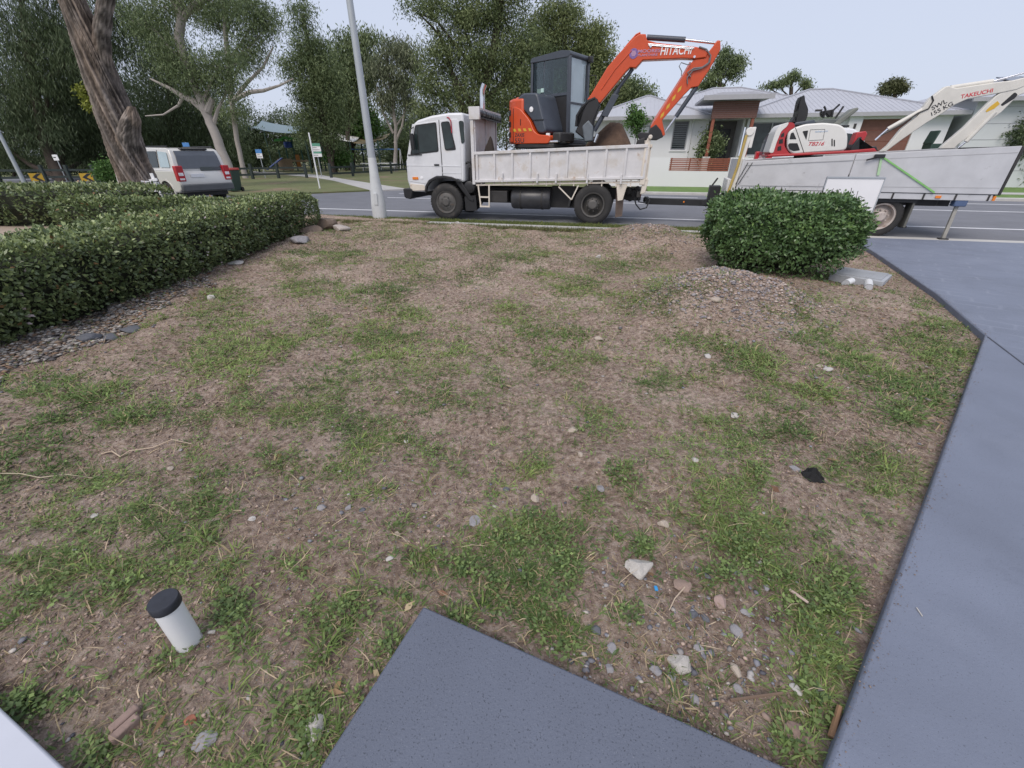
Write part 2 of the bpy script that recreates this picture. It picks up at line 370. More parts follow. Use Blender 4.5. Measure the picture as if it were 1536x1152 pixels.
# road: straight street in front, bending away at the left
road_poly = [tuple(ST.W(a, b).xy) for a, b in [(70, 11.3), (-9, 11.3), (-13, 11.9), (-20, 14.2), (-50, 27), (-55, 33), (-40, 28.5), (-30, 24.6), (-21.5, 20.4), (-18.2, 17.8), (-16.6, 16.8), (-14.6, 19.0), (-11.3, 22.6), (-9, 22.9), (70, 22.9)]]
road = struct(MB().slab(road_poly, -.28, 0), 'road', ASPH)
def rline(a0, a1, d, wd, rt=0.):
    p, q = (a0, d), (a1, d + rt)
    MB().slab([tuple(ST.W(x, y).xy) for x, y in [(a0, d - wd / 2), (a1, d + rt - wd / 2), (a1, d + rt + wd / 2), (a0, d + wd / 2)]], .001, .004).build('road_line', LINE, road)
rline(-10.5, 60, 13.75, .13); rline(-10, 60, 18.2, .12); rline(-8.5, 3.2, 21.2, .12); rline(4, 60, 21.0, .12); rline(-10.5, -8.7, 20.3, .12, .8)
GUT = M('gutter_concrete', (.50, .49, .47), .8, var=.12, vs=2)
struct(MB().box(-9, 60, 11.34, 11.78, -.1, .0085), 'gutter', GUT, fr=ST)
struct(MB().box(-9, 4.92, 11.05, 11.46, -.1, .085), 'grass_strip', VERGE, fr=ST, bevel=.03)
struct(MB().box(-4.9, 4.5, 10.52, 11.05, -.1, .092), 'footpath', PATHM, fr=ST, bevel=.01)
struct(MB().box(-60, 60, 22.55, 22.9, -.1, .11), 'far_kerb', CONC, fr=Frame(ST.W(51, 0).x, ST.W(51, 0).y, TH), bevel=.02)
struct(MB().slab([tuple(ST.W(a, b).xy) for a, b in [(1.2, 22.9), (70, 22.9), (70, 45), (1.2, 45)]], -.2, .10), 'far_verge', M('green_verge_turf', (.12, .20, .05), .95, var=.3, vs=2, bump=.5, bs=30))
struct(MB().box(7, 60, 24.9, 26.1, -.1, .112), 'far_footpath', PATHM, fr=ST)
park = [tuple(ST.W(a, b).xy) for a, b in [(1.2, 22.92), (-9, 22.92), (-11.3, 22.62), (-14.6, 19.02), (-16.6, 16.82), (-18.2, 17.82), (-21.5, 20.42), (-30, 24.62), (-40, 28.52), (-300, 110), (-300, 400), (400, 400), (400, 45.2), (1.2, 45.2)]]
struct(MB().slab(park, -.25, .06), 'park_lawn', LAWN)
pp = [G(u, v, .06) for u, v in [(556, 285.6), (500, 271), (470, 266), (430, 262.5), (380, 259.5), (380, 257), (440, 259.8), (484, 263), (512, 268), (612, 283.6)]]
struct(MB().slab([tuple(p.xy) for p in pp], .0, .068), 'park_path', PATHM)
# driveway and front slabs
def stamped():                             # the driveway coating carries a faint stencilled paver pattern
    m = DRIVEM.copy(); m.name = 'stencilled_driveway'; n = m.node_tree.nodes; l = m.node_tree.links; b = n['Principled BSDF']
    src = b.inputs['Base Color'].links[0].from_socket; tc = [q for q in n if q.type == 'TEX_COORD'][0]
    mp = n.new('ShaderNodeMapping'); mp.inputs['Rotation'].default_value = (0, 0, R(38)); l.new(tc.outputs['Object'], mp.inputs[0])
    nz = n.new('ShaderNodeTexNoise'); nz.inputs['Scale'].default_value = 2.5; l.new(tc.outputs['Object'], nz.inputs['Vector'])
    br = n.new('ShaderNodeTexBrick'); br.inputs['Scale'].default_value = 1.; br.inputs['Brick Width'].default_value = .42; br.inputs['Row Height'].default_value = .21; br.inputs['Mortar Size'].default_value = .03; br.inputs['Mortar Smooth'].default_value = 1.
    pass
    rg = n.new('ShaderNodeMapRange'); rg.inputs[1].default_value = .42; rg.inputs[2].default_value = .68; rg.inputs[4].default_value = .55; l.new(nz.outputs['Fac'], rg.inputs[0])
    mr = n.new('ShaderNodeMath'); mr.operation = 'MULTIPLY'; l.new(br.outputs['Fac'], mr.inputs[0]); l.new(rg.outputs[0], mr.inputs[1])
    vd = n.new('ShaderNodeVectorMath'); vd.operation = 'MULTIPLY_ADD'; n3 = n.new('ShaderNodeTexNoise'); n3.inputs['Scale'].default_value = 3.; l.new(tc.outputs['Object'], n3.inputs['Vector']); l.new(n3.outputs['Color'], vd.inputs[0]); vd.inputs[1].default_value = (.12, .12, 0); l.new(mp.outputs[0], vd.inputs[2])
    l.new(vd.outputs[0], br.inputs['Vector'])
    mx = n.new('ShaderNodeMix'); mx.data_type = 'RGBA'; ia = [z for z in mx.inputs if z.type == 'RGBA']; l.new(mr.outputs[0], mx.inputs['Factor']); l.new(src, ia[0]); ia[1].default_value = (.25, .275, .34, 1)
    l.new([z for z in mx.outputs if z.type == 'RGBA'][0], b.inputs['Base Color']); return m
JOINT = M('dark_joint', (.05, .055, .07), .8)
j0, j1 = G(1478, 503, .05), G(1536, 547, .05); jd = (j1 - j0).normalized(); je = j0 + jd * 16
sp_path = struct(MB().slab(DRIVE[:4] + [tuple(je.xy), tuple((je + Vector((-14, 6, 0)) * 0 - Vector((2, 0, 0))).xy)], -.1, .05), 'side_path', DRIVEM, bevel=.012)
dv = struct(MB().slab(DRIVE[3:] + [tuple(ST.W(60, 11.2).xy), (60, -14), tuple(je.xy)], -.1, .0502), 'driveway', stamped(), bevel=.012)
jn = Vector((-jd.y, jd.x, 0)) * .006
MB().slab([tuple((p + s * jn).xy) for p, s in ((j0 + jd * .05, 1), (j0 + jd * 9, 1), (j0 + jd * 9, -1), (j0 + jd * .05, -1))], .048, .0525).build('expansion_joint', JOINT, dv)
#j0 = Vector((*DRIVE[2], 0)).lerp(Vector((*DRIVE[3], 0)), .62)
struct(MB().slab([tuple(p.xy) for p in (PATHC, PATHC + PATHB * 6, PATHC + PATHB * 6 + PATHA * 6, PATHC + PATHA * 6)], -.12, .0545), 'front_path_slab', SLABM, bevel=.008)
nL = Vector((LPD.y, -LPD.x, 0)); nL = nL if nL.y < 0 else -nL
struct(MB().slab([tuple(p.xy) for p in (LP0 - LPD * 6, LP0 + LPD * 5, LP0 + LPD * 5 + nL * 3, LP0 - LPD * 6 + nL * 3)], -.12, .059), 'pale_porch_slab', M('pale_porch_tile', (.50, .52, .58), .5, var=.06, vs=2), bevel=.006)
# ================================================================== HOUSES across the street
HD = 31.0
def hx(p, d=HD): return ST.px(p[0], p[1], d)
hs = thing('brick_trim_house', 'single storey white rendered house with grey metal hip roof and brown portico', 'house', ST, (6, 33, .1))
def hip(a0, a1, d0, d1, ze, rise, run, name, par):
    m = MB(); r0, r1 = a0 + run, a1 - run; dm = (d0 + d1) / 2
    V = [(a0, d0, ze), (a1, d0, ze), (a1, d1, ze), (a0, d1, ze), (r0, dm, ze + rise), (r1, dm, ze + rise)]
    m.add(V, [(0, 1, 5, 4), (1, 2, 5), (2, 3, 4, 5), (3, 0, 4), (3, 2, 1, 0)]); o = m.build(name, ROOF, par)
    # standing seams on the two slopes that face the street side
    g = MB(); n = int((a1 - a0) / .25)
    for k in range(1, n):
        a = a0 + (a1 - a0) * k / n
        t = min(1, (a - a0) / run, (a1 - a) / run)
        g.bar((a, d0 + .02, ze + .006), (a, d0 + (dm - d0) * t, ze + rise * t + .006), .03, .02)
    g.build('roof_ribs', ROOF, o)['kind'] = 'stuff'
    rc = MB(); rc.bar((r0, dm, ze + rise + .03), (r1 + .01, dm, ze + rise + .03), .14, .06)
    for p in ((a0, d0, ze), (a1, d0, ze)):
        q = (r0 if p[0] == a0 else r1, dm, ze + rise); rc.bar((p[0], p[1], p[2] + .03), (q[0], q[1], q[2] + .03), .12, .06)
    rc.build('ridge_cap', ROOF, o)['kind'] = 'stuff'
    gt = MB().box(a0 - .06, a1 + .06, d0 - .13, d0 + .01, ze - .16, ze + .03).build('gutter', FASCIA, o)
    MB().box(a0, a1, d0, d0 + .9, ze - .17, ze - .13).build('eave_lining', RENDER, o)
    return o
ze = 3.62
hip(-2.7, 4.6, 30.3, 37.5, ze, 1.36, 3.55, 'roof_wing', hs)
hip(-1.0, 13.6, 31.6, 44.5, ze + .05, 2.05, 6.4, 'roof_main', hs)
hip(5.9, 17.0, 30.6, 41.0, ze + .02, 1.62, 4.9, 'roof_garage', hs)
WALLD = HD
wl = MB().box(-2.2, 2.55, WALLD, WALLD + .25, .1, ze - .14).build('wall', RENDER, hs)
MB().box(3.42, 4.5, WALLD, WALLD + .25, .1, ze - .14).build('wall', RENDER, hs)
MB().box(2.55, 3.42, WALLD + .002, WALLD + .25, .1, 1.9).build('wall', RENDER, hs); MB().box(2.55, 3.42, WALLD + .002, WALLD + .25, 3.42, ze - .14).build('wall', RENDER, hs)
MB().box(-2.2, -1.9, WALLD + .25, 42, .1, ze - .14).build('wall', RENDER, hs)
def win(a0, a1, z0, z1, d, louvre=0, mull=0):
    f = MB().box(a0, a1, d + .05, d + .09, z0, z0 + .06).box(a0, a1, d + .05, d + .09, z1 - .06, z1).box(a0, a0 + .06, d + .05, d + .09, z0 + .06, z1 - .06).box(a1 - .06, a1, d + .05, d + .09, z0 + .06, z1 - .06).build('window', FASCIA, hs)
    MB().box(a0 + .05, a1 - .05, d + .12, d + .14, z0 + .05, z1 - .05).build('pane', GLASS, f)
    for k in range(louvre):
        z = z0 + .08 + (z1 - z0 - .16) * k / louvre
        MB().prism([(a0 + .05, z), (a1 - .05, z), (a1 - .05, z + .012), (a0 + .05, z + .012)], d + .0, d + .10).build('louvre_blade', M('louvre_glass', (.33, .37, .40), .15, spec=.8), f)
    for k in range(1, mull + 1):
        a = a0 + (a1 - a0) * k / (mull + 1); MB().box(a - .03, a + .03, d + .06, d + .11, z0 + .06, z1 - .06).build('mullion', FASCIA, f)
    MB().box(a0 - .05, a1 + .05, d - .05, d + .06, z0 - .08, z0 - .003).build('sill', RENDER, f)
    return f
win(2.55, 3.42, 1.9, 3.42, WALLD, 12)
win(-1.2, 1.2, 1.6, 3.2, WALLD - .07, 0, 2)
for a in (3.6, 9.3, 11.4): MB().tube([(a, WALLD - .05, .1), (a, WALLD - .05, 3.3), (a, 30.3, 3.5)], .045, 8).build('downpipe', RENDER, hs)
# entry recess
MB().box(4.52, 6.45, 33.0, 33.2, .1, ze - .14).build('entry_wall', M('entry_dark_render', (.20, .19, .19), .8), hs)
dr = MB().box(4.85, 6.15, 32.94, 32.995, .5, 3.05).build('front_door', M('dark_door', (.04, .042, .048), .35), hs)
MB().box(5.48, 5.52, 32.93, 32.945, .5, 3.05).build('door_gap', BLACK, dr); MB().box(5.56, 5.60, 32.88, 32.94, 1.4, 1.9).build('door_handle', CHROME, dr)
MB().box(4.4, 6.6, 30.0, 33.0, .1, .5).build('porch_floor', CONC, hs)
for a in (4.4, 6.42): MB().box(a, a + .13, HD + .25, 33.2, .5, ze - .14).build('entry_side', RENDER, hs)
pb = MB().box(4.36, 6.66, 29.5, 29.8, 3.42, 4.22).build('portico_beam', BRICK, hs)
for k in range(8): MB().box(4.355, 6.665, 29.494, 29.806, 3.44 + k * .098, 3.452 + k * .098).build('brick_course', M('mortar_grey', (.24, .20, .18), .9), pb)
for a in (4.42, 6.46):
    MB().box(a, a + .15, 29.55, 29.75, 1.55, 3.42).build('portico_post', TIMBER, hs)
    pr_ = MB().box(a - .12, a + .27, 29.42, 29.86, .1, 1.55).build('stone_pier', M('pale_stone', (.55, .53, .50), .85, var=.2, vs=6, bump=.5, bs=8), hs, bevel=.01)
MB().slab([(3.75, 29.0), (7.15, 29.0), (7.15, 33), (3.75, 33)], 4.30, 4.42).build('portico_roof', FASCIA, hs)
MB().prism([(3.75, 4.42), (7.15, 4.42), (6.2, 4.60), (4.6, 4.60)], 29.2, 33).build('portico_roof_top', ROOF, hs)
MB().box(3.70, 7.20, 28.93, 29.0, 4.24, 4.46).build('portico_fascia', FASCIA, hs)
# right part: big window, garage recess
MB().box(6.62, 6.78, WALLD, WALLD + .25, .1, ze - .14).build('wall', RENDER, hs)
MB().box(9.15, 11.7, WALLD, WALLD + .25, .1, ze - .14).build('wall', RENDER, hs); MB().box(6.78, 9.15, WALLD + .002, WALLD + .25, .1, 1.6).build('wall', RENDER, hs); MB().box(6.78, 9.15, WALLD + .002, WALLD + .25, 3.3, ze - .14).build('wall', RENDER, hs)
win(6.78, 9.15, 1.6, 3.3, WALLD, 0, 1)
MB().box(11.7, 12.35, 30.75, WALLD + .25, .1, ze - .14).build('garage_pier', RENDER, hs); MB().box(11.98, 12.08, 30.68, 30.75, 2.9, 3.15).build('wall_light', STEEL, hs)
MB().box(15.0, 16.6, WALLD, WALLD + .25, .1, ze - .14).build('wall', RENDER, hs)
MB().box(12.35, 15.0, WALLD + .002, WALLD + .25, 3.36, ze - .14).build('wall', RENDER, hs)
gd = MB().box(12.35, 15.0, WALLD + .1, WALLD + .15, .1, 3.36).build('garage_door', TIMBER, hs)
for k in range(6): MB().box(12.37, 14.98, WALLD + .085, WALLD + .1, .14 + k * .54, .66 + k * .54).build('garage_panel', M('garage_brown', (.19, .085, .065), .7, var=.15), gd, bevel=.01)
# front boundary wall with slatted panel
fw = thing('boundary_wall', 'white rendered front wall with red timber slat panel set in its top', 'wall', ST, (3, 27, .1))
(b0, zb_), (b1, zt_) = ST.px(1003, 256, 27), ST.px(1096, 237, 27)
MB().box(-1.5, 8.4, 27, 27.2, .08, zb_ - .02).build('wall_base', RENDER, fw)
MB().box(-1.5, b0 - .02, 27, 27.2, zb_ - .02, zt_ + .02).build('wall_pier', RENDER, fw); MB().box(b1 + .02, 8.4, 27, 27.2, zb_ - .02, zt_ + .02).build('wall_pier', RENDER, fw)
n = 7
for k in range(n):
    z = zb_ + (zt_ - zb_) * k / n
    MB().box(b0, b1, 27.02, 27.06, z + .008, z + (zt_ - zb_) / n - .022).build('slat', TIMBER, fw)
for k in range(4): a = b0 + .05 + (b1 - b0 - .14) * k / 3; MB().box(a, a + .06, 27.08, 27.14, zb_, zt_).build('slat_post', TIMBER, fw)
# neighbouring house at the right
h2 = thing('pale_grey_house', 'plain pale grey house wall with solar panels on its roof', 'house', ST, (22, 33, .1))
PALE = M('pale_grey_cladding', (.56, .58, .60), .75, var=.04, vs=.7)
c0, c1 = ST.px(1415, 165, 31), ST.px(1536, 150, 31)
MB().box(17.2, 34, 30.6, 30.85, .1, 4.15).build('wall', PALE, h2); MB().box(17.2, 17.45, 30.85, 42, .1, 4.15).build('wall', PALE, h2)
for k in range(5): MB().box(17.4, 33.8, 30.585, 30.6, .9 + k * .72, .915 + k * .72).build('cladding_joint', FASCIA, h2)
m = MB(); m.add([(16.7, 30.1, 4.15), (34.5, 30.1, 4.15), (34.5, 43, 4.15), (16.7, 43, 4.15), (21.5, 36.5, 5.7), (30, 36.5, 5.7)], [(0, 1, 5, 4), (1, 2, 5), (2, 3, 4, 5), (3, 0, 4), (3, 2, 1, 0)]); rf2 = m.build('roof', ROOF, h2)
MB().box(16.6, 34.6, 29.98, 30.1, 4.0, 4.18).build('gutter', FASCIA, rf2)
def onroof(a, t): return (a, 30.1 + 6.4 * t, 4.15 + 1.55 * t + .10)
for i in range(5):
    for j in range(2):
        a = 20.4 + i * 1.08; t0, t1 = .30 + j * .30, .58 + j * .30
        if a < 17 + 5.5 * t1: pass
        v = [onroof(a, t0), onroof(a + 1.02, t0), onroof(a + 1.02, t1), onroof(a, t1)]
        MB().add(v + [(p[0], p[1], p[2] - .05) for p in v], [(0, 1, 2, 3), (7, 6, 5, 4), (0, 4, 5, 1), (1, 5, 6, 2), (2, 6, 7, 3), (3, 7, 4, 0)]).build('solar_panel', M('solar_cell', (.015, .02, .045), .12, spec=.8), rf2)
# ================================================================== VEHICLES
def rounded(poly, r=.05, n=3):
    out = []; m = len(poly)
    for i in range(m):
        p = Vector(poly[i]); a = Vector(poly[i - 1]); b = Vector(poly[(i + 1) % m])
        da, db = (a - p), (b - p); ra = min(r, da.length * .45); rb = min(r, db.length * .45)
        s, e = p + da.normalized() * ra, p + db.normalized() * rb
        for k in range(n + 1):
            t = k / n; out.append(tuple((s * (1 - t) ** 2 + p * 2 * t * (1 - t) + e * t * t)))
    return out
def wheel(parent, a, b, z, r, wd, side=-1, rimr=.56, dual=False, mat_rim=WHEEL, deep=.05):
    """wheel with its axis along b; side -1 = outer face towards -b"""
    s = side; t0 = b                                     # outer face at b
    prof = [(r * rimr, 0.02 * -s), (r * .80, 0), (r * .93, .012 * -s), (r, .05 * -s), (r, (wd - .05) * -s), (r * .92, wd * -s), (r * rimr, wd * -s)]
    mw = MB().lathe(prof, (a, t0, z), 'b', 36); mw.f = mw.f[:-2]; k_ = (len(prof) - 1) * 36
    mw.f += [(k_ + i, k_ + (i + 1) % 36, (i + 1) % 36, i) for i in range(36)]
    wh = mw.build('wheel', RUBBER, parent, smooth=True)
    g = MB()
    for k in range(40):
        an = 2 * math.pi * k / 40
        c = Vector((a + math.cos(an) * r, 0, z + math.sin(an) * r)); u = Vector((-math.sin(an), 0, math.cos(an))) * (r * .045); o = Vector((math.cos(an), 0, math.sin(an))) * .008
        b0, b1 = t0 + .045 * -s, t0 + (wd - .045) * -s
        v = [c - u, c + u, c + u + o, c - u + o]
        g.add([(p.x, b0, p.z) for p in v] + [(p.x, b1, p.z) for p in v], [(0, 1, 2, 3), (7, 6, 5, 4), (3, 2, 6, 7), (0, 4, 5, 1), (1, 5, 6, 2), (0, 3, 7, 4)])
    g.build('tread', RUBBER, wh)
    rr = r * rimr
    MB().lathe([(rr * 1.05, -.004 * -s), (rr * 1.03, .01 * -s), (rr * .93, .015 * -s), (rr * .88, (deep + .03) * -s), (rr * .62, deep * -s), (rr * .5, deep * -s * .6), (rr * .42, deep * -s * .55), (rr * .40, -.01 * -s), (rr * .3, -.035 * -s), (.001, -.035 * -s)], (a, t0, z), 'b', 32, 1).build('rim', mat_rim, wh, smooth=True)
    m = MB()
    for k in range(8):
        an = 2 * math.pi * k / 8 + .2
        m.lathe([(.016, deep * -s * .6), (.016, -.01), (.008, -.018)], (a + math.cos(an) * rr * .52, t0, z + math.sin(an) * rr * .52), 'b', 6)
    m.build('wheel_nuts', mat_rim, wh)['kind'] = 'stuff'
    return wh

# ---------------------------------------------------------------- the tipper truck (street frame, near side at b = 12.1)
NB = 12.10
tk = thing('tipper_truck', 'old white crew cab tipper truck with black fuel tank parked at the kerb', 'truck', ST, (-2.7, 13.2, 0))
def P(poly, b0, b1, name, mat, par, bevel=0, smooth=False): return MB().prism(poly, b0, b1).build(name, mat, par, bevel=bevel, smooth=smooth)
cab = P([(-5.90, .72), (-5.98, 1.02), (-5.96, 1.5), (-5.88, 1.64), (-5.63, 2.37), (-5.50, 2.45), (-5.1, 2.545), (-4.6, 2.60), (-4.22, 2.60), (-4.20, 2.2), (-4.25, 1.0), (-4.34, .985),
          (-4.42, 1.02), (-4.6, 1.09), (-4.85, 1.12), (-5.1, 1.09), (-5.28, 1.0), (-5.38, .86), (-5.42, .72)], NB + .03, NB + 2.12, 'cab', CABW, tk, bevel=.05)
door = P([(-5.905, 1.60), (-5.66, 2.36), (-4.90, 2.435), (-4.90, 1.12), (-5.06, 1.13), (-5.25, 1.05), (-5.36, .92), (-5.9, .98)], NB + .022, NB + .06, 'door', CABW, cab, bevel=.012)
GB = NB + .014
P(rounded([(-5.80, 1.64), (-5.57, 2.34), (-4.965, 2.40), (-4.955, 1.72)], .05), GB, NB + .05, 'window_rubber', BLACK, cab)
wn = P(rounded([(-5.75, 1.67), (-5.55, 2.31), (-4.99, 2.37), (-4.98, 1.745)], .04), GB - .004, NB + .05, 'door_window', GLASS, cab)
P([(-5.535, 1.70), (-5.52, 2.32), (-5.50, 2.32), (-5.515, 1.70)], GB - .008, NB + .02, 'quarter_light_bar', BLACK, wn)
P([(-5.86, 1.625), (-5.86, 1.655), (-5.45, 1.66), (-5.45, 1.64)], GB - .01, NB + .04, 'sill_strip', STEEL, cab)
rear = P([(-4.885, 2.44), (-4.38, 2.47), (-4.33, 2.3), (-4.33, 1.05), (-4.885, 1.10)], NB + .024, NB + .06, 'rear_panel', CABW, cab, bevel=.012)
P(rounded([(-4.84, 2.40), (-4.60, 2.42), (-4.46, 1.80), (-4.47, 1.76), (-4.77, 1.745)], .06), GB, NB + .05, 'window_rubber', BLACK, cab)
P(rounded([(-4.81, 2.375), (-4.615, 2.39), (-4.50, 1.82), (-4.755, 1.775)], .05), GB - .004, NB + .05, 'side_window', GLASSL if False else GLASS, cab)
P(rounded([(-4.345, 2.42), (-4.215, 2.42), (-4.215, 1.92), (-4.30, 1.90)], .05), NB + .022, NB + .06, 'corner_window', GLASS, cab)
P([(-5.94, 1.375), (-4.36, 1.365), (-4.36, 1.385), (-5.94, 1.40)], NB + .016, NB + .05, 'swage_line', CABW, cab)
P([(-4.9, 1.20), (-4.34, 1.20), (-4.34, 1.215), (-4.9, 1.215)], NB + .018, NB + .05, 'swage_line', CABW, cab)
P([(-5.11, 1.385), (-4.97, 1.385), (-4.97, 1.425), (-5.11, 1.425)], NB - .005, NB + .04, 'door_handle', BLACK, door, bevel=.006)
P([(-4.895, 1.12), (-4.883, 1.12), (-4.883, 2.45), (-4.895, 2.45)], NB + .0185, NB + .05, 'door_seam', BLACK, cab)
MB().tube([(-5.62, NB + .03, 2.30), (-5.70, NB - .10, 2.22), (-5.66, NB - .12, 2.05)], .012, 6).build('mirror_arm', BLACK, cab)
P(rounded([(-5.68, 1.76), (-5.69, 2.14), (-5.59, 2.15), (-5.58, 1.77)], .03), NB - .15, NB - .10, 'mirror', BLACK, cab, bevel=.01)
P(rounded([(-5.80, 1.035), (-5.80, 1.10), (-5.63, 1.10), (-5.62, 1.035)], .015), NB + .005, NB + .04, 'indicator', AMBER, cab, bevel=.008)
MB().lathe([(.045, .02), (.045, -.004), (.02, -.01)], (-5.52, NB + .02, 1.075), 'b', 16).build('side_marker', WHITEDEC, cab)
P([(-5.90, .74), (-5.90, .93), (-5.47, .90), (-5.44, .76)], NB + .015, NB + .05, 'corner_panel', CREAM, cab, bevel=.008)
P(rounded([(-6.10, .56), (-6.12, .80), (-5.87, .81), (-5.82, .74), (-5.90, .52)], .04), NB - .02, NB + 2.18, 'bumper', BLACK, tk, bevel=.02)
arch = [(-5.46, .70), (-5.42, .88), (-5.30, 1.03), (-5.1, 1.12), (-4.85, 1.145), (-4.62, 1.115), (-4.40, 1.03), (-4.36, .99), (-4.43, .98), (-4.62, 1.05), (-4.85, 1.08), (-5.08, 1.06), (-5.25, .98), (-5.36, .86), (-5.40, .70)]
P(arch, NB - .03, NB + .06, 'wheel_arch', BLACK, tk, bevel=.008)
P([(-4.50, 1.02), (-4.36, 1.0), (-4.10, .62), (-4.03, .57), (-4.03, .50), (-4.15, .53), (-4.36, .78), (-4.52, .98)], NB + .03, NB + .4, 'rear_fender', BLACK, tk, bevel=.01)
P([(-4.28, .24), (-4.30, .62), (-3.97, .66), (-3.95, .26)], NB + .06, NB + .10, 'mud_flap', BLACK, tk)
MB().lathe([(.13, .3), (.15, .28), (.155, 0), (.13, -.015), (.05, -.02), (.001, -.02)], (-4.14, NB + .05, .86), 'b', 20).build('air_cleaner', BLACK, tk, smooth=True)
MB().tube([(-4.22, NB + .1, 1.45), (-4.10, NB + .08, 1.48), (-4.02, NB + .1, 1.3), (-4.10, NB + .15, 1.05)], .03, 8).build('breather_hose', BLACK, tk, smooth=True)
MB().box(-4.2, -4.02, NB + .25, NB + 1.9, .9, 1.35).build('engine_cover', STEEL, tk, bevel=.03)
sx = MB().tube([(-4.66, NB + .03, 2.50), (-4.60, NB + .0, 2.49), (-4.55, NB - .004, 2.42), (-4.54, NB - .006, 2.15)], .014, 6)
sx.tube([(-4.7, NB + .06, 2.53), (-4.3, NB + .04, 2.50)], .008, 6); sx.build('red_strap', M('red_webbing', (.4, .03, .05), .7), cab)['kind'] = 'stuff'
P([(-5.915, 1.70), (-5.675, 2.32), (-5.665, 2.315), (-5.90, 1.695)], NB + .15, NB + 2.0, 'windscreen', GLASS, cab)
for b in (NB + .65, NB + 1.45): MB().box(-5.7, .45, b, b + .08, .58, .82).build('chassis_rail', STEEL, tk)
MB().box(-5.3, -4.1, NB + .72, NB + 1.45, .42, .95).build('engine', STEEL, tk, bevel=.05)
MB().box(-4.1, -2.5, NB + .9, NB + 1.3, .4, .72).build('gearbox', STEEL, tk, bevel=.05)
MB().tube([(-2.5, NB + 1.1, .6), (-.7, NB + 1.1, .5)], .05, 10).build('drive_shaft', STEEL, tk)
MB().lathe([(.1, -.6), (.1, -.3), (.2, -.15), (.2, .15), (.1, .3), (.1, .6)], (-.73, NB + 1.1, .49), 'b', 16).build('rear_axle', STEEL, tk, smooth=True)
MB().box(-5.0, -4.7, NB + .2, NB + 2.0, .42, .54).build('front_axle', STEEL, tk)
wheel(tk, -4.84, NB, .472, .472, .24, -1, .60, deep=.01)
wheel(tk, -4.84, NB + 2.18, .472, .472, .24, 1, .60, deep=.01)
wheel(tk, -.73, NB - .01, .492, .492, .25, -1, .60, deep=.13); wheel(tk, -.73, NB + .27, .492, .492, .25, -1, .60)
wheel(tk, -.73, NB + 2.2, .492, .492, .25, 1, .60, deep=.13); wheel(tk, -.73, NB + 1.92, .492, .492, .25, 1, .60)
# tipping tray
def zf(a): return .015 + (a + 3.9) * .026                     # the tray rises a little towards the tail
tray = MB().prism([(-3.92, .97), (.47, .97 + zf(.47)), (.47, 1.06 + zf(.47)), (-3.92, 1.06)], NB + .06, NB + 2.2).build('tray_floor', CREAM, tk)
for nm, b0, b1 in (('near', NB, NB + .05), ('far', NB + 2.2, NB + 2.25)):
    side = P([(-3.92, 1.0), (.46, 1.0 + zf(.46)), (.46, 1.73 + zf(.46)), (-3.92, 1.695)], b0 + .012, b1 - .004, 'side_gate', WHITE, tk)
    sg = -1 if nm == 'near' else 1; fb = b0 if nm == 'near' else b1
    for k in range(10):
        a = -3.90 + k * .482
        P([(a, 1.0 + zf(a)), (a + .055, 1.0 + zf(a)), (a + .055, 1.70 + zf(a)), (a, 1.70 + zf(a))], *sorted((fb + sg * .028, fb + .02 * -sg)), 'gate_rib', WHITE, side, bevel=.006)
    P([(-3.94, 1.645), (.47, 1.675 + zf(.47)), (.47, 1.75 + zf(.47)), (-3.94, 1.715)], *sorted((fb + sg * .036, fb + .055 * -sg)), 'top_rail', WHITE, side, bevel=.008)
    P([(-3.94, .985), (.47, .985 + zf(.47)), (.47, 1.045 + zf(.47)), (-3.94, 1.045)], *sorted((fb + sg * .034, fb + .04 * -sg)), 'bottom_rail', WHITE, side, bevel=.006)
    for k in (-3.2, -2.25, -1.75, -.95, -.1):
        P([(k, 1.0), (k + .05, 1.0), (k + .045, 1.22), (k + .005, 1.22)], *sorted((fb + sg * .062, fb + .02 * -sg)), 'latch', WHITE, side, bevel=.006)
P([(-3.93, .90), (.42, .90 + zf(.42)), (.42, .94 + zf(.42)), (-3.93, .94)], NB + .02, NB + .10, 'edge_rail', CREAM, tk)
for k in range(12):
    a = -3.8 + k * .36; MB().box(a, a + .03, NB + .03, NB + .09, .93, 1.0 + zf(a)).build('rail_spacer', CREAM, tk)
hb = MB().box(-4.03, -3.945, NB + .0, NB + 2.25, .93, 2.66).build('headboard', WHITE, tk, bevel=.01)
for b in (NB + .06, NB + 1.08, NB + 2.14): MB().box(-3.95, -3.915, b, b + .06, 1.0, 2.5).build('headboard_post', WHITE, hb)
MB().box(-4.05, -3.76, NB - .02, NB + .07, 2.44, 2.72).build('tarp_bracket', WHITE, hb, bevel=.01)
MB().box(-4.04, -3.80, NB + .0, NB + 2.25, 2.66, 2.71).build('headboard_hood', WHITE, hb)
tp = [(-3.83, NB + .07 + i * .043, 2.58 + .008 * math.sin(i * 2.1)) for i in range(50)]
MB().tube(tp, [.085 + .016 * math.sin(i * 1.7) * math.sin(i * .63) for i in range(50)], 12).build('rolled_tarp', M('black_tarpaulin', (.03, .033, .04), .35, var=.3, vs=12, bump=.5, bs=25), hb, smooth=True)
MB().box(-3.79, -3.75, NB + .06, NB + 2.2, 2.47, 2.50).build('tarp_rail', BLACK, hb)
tg = MB().box(.47, .51, NB + .02, NB + 2.23, 1.08, 1.86).build('tailgate', WHITE, tk)
for k in range(8): MB().box(.51, .56, NB + .04 + k * .30, NB + .10 + k * .30, 1.08, 1.86).build('tailgate_rib', CREAM, tg, bevel=.006)
for z in (1.07, 1.80): MB().box(.50, .575, NB + .0, NB + 2.25, z, z + .07).build('tailgate_rail', CREAM, tg, bevel=.006)
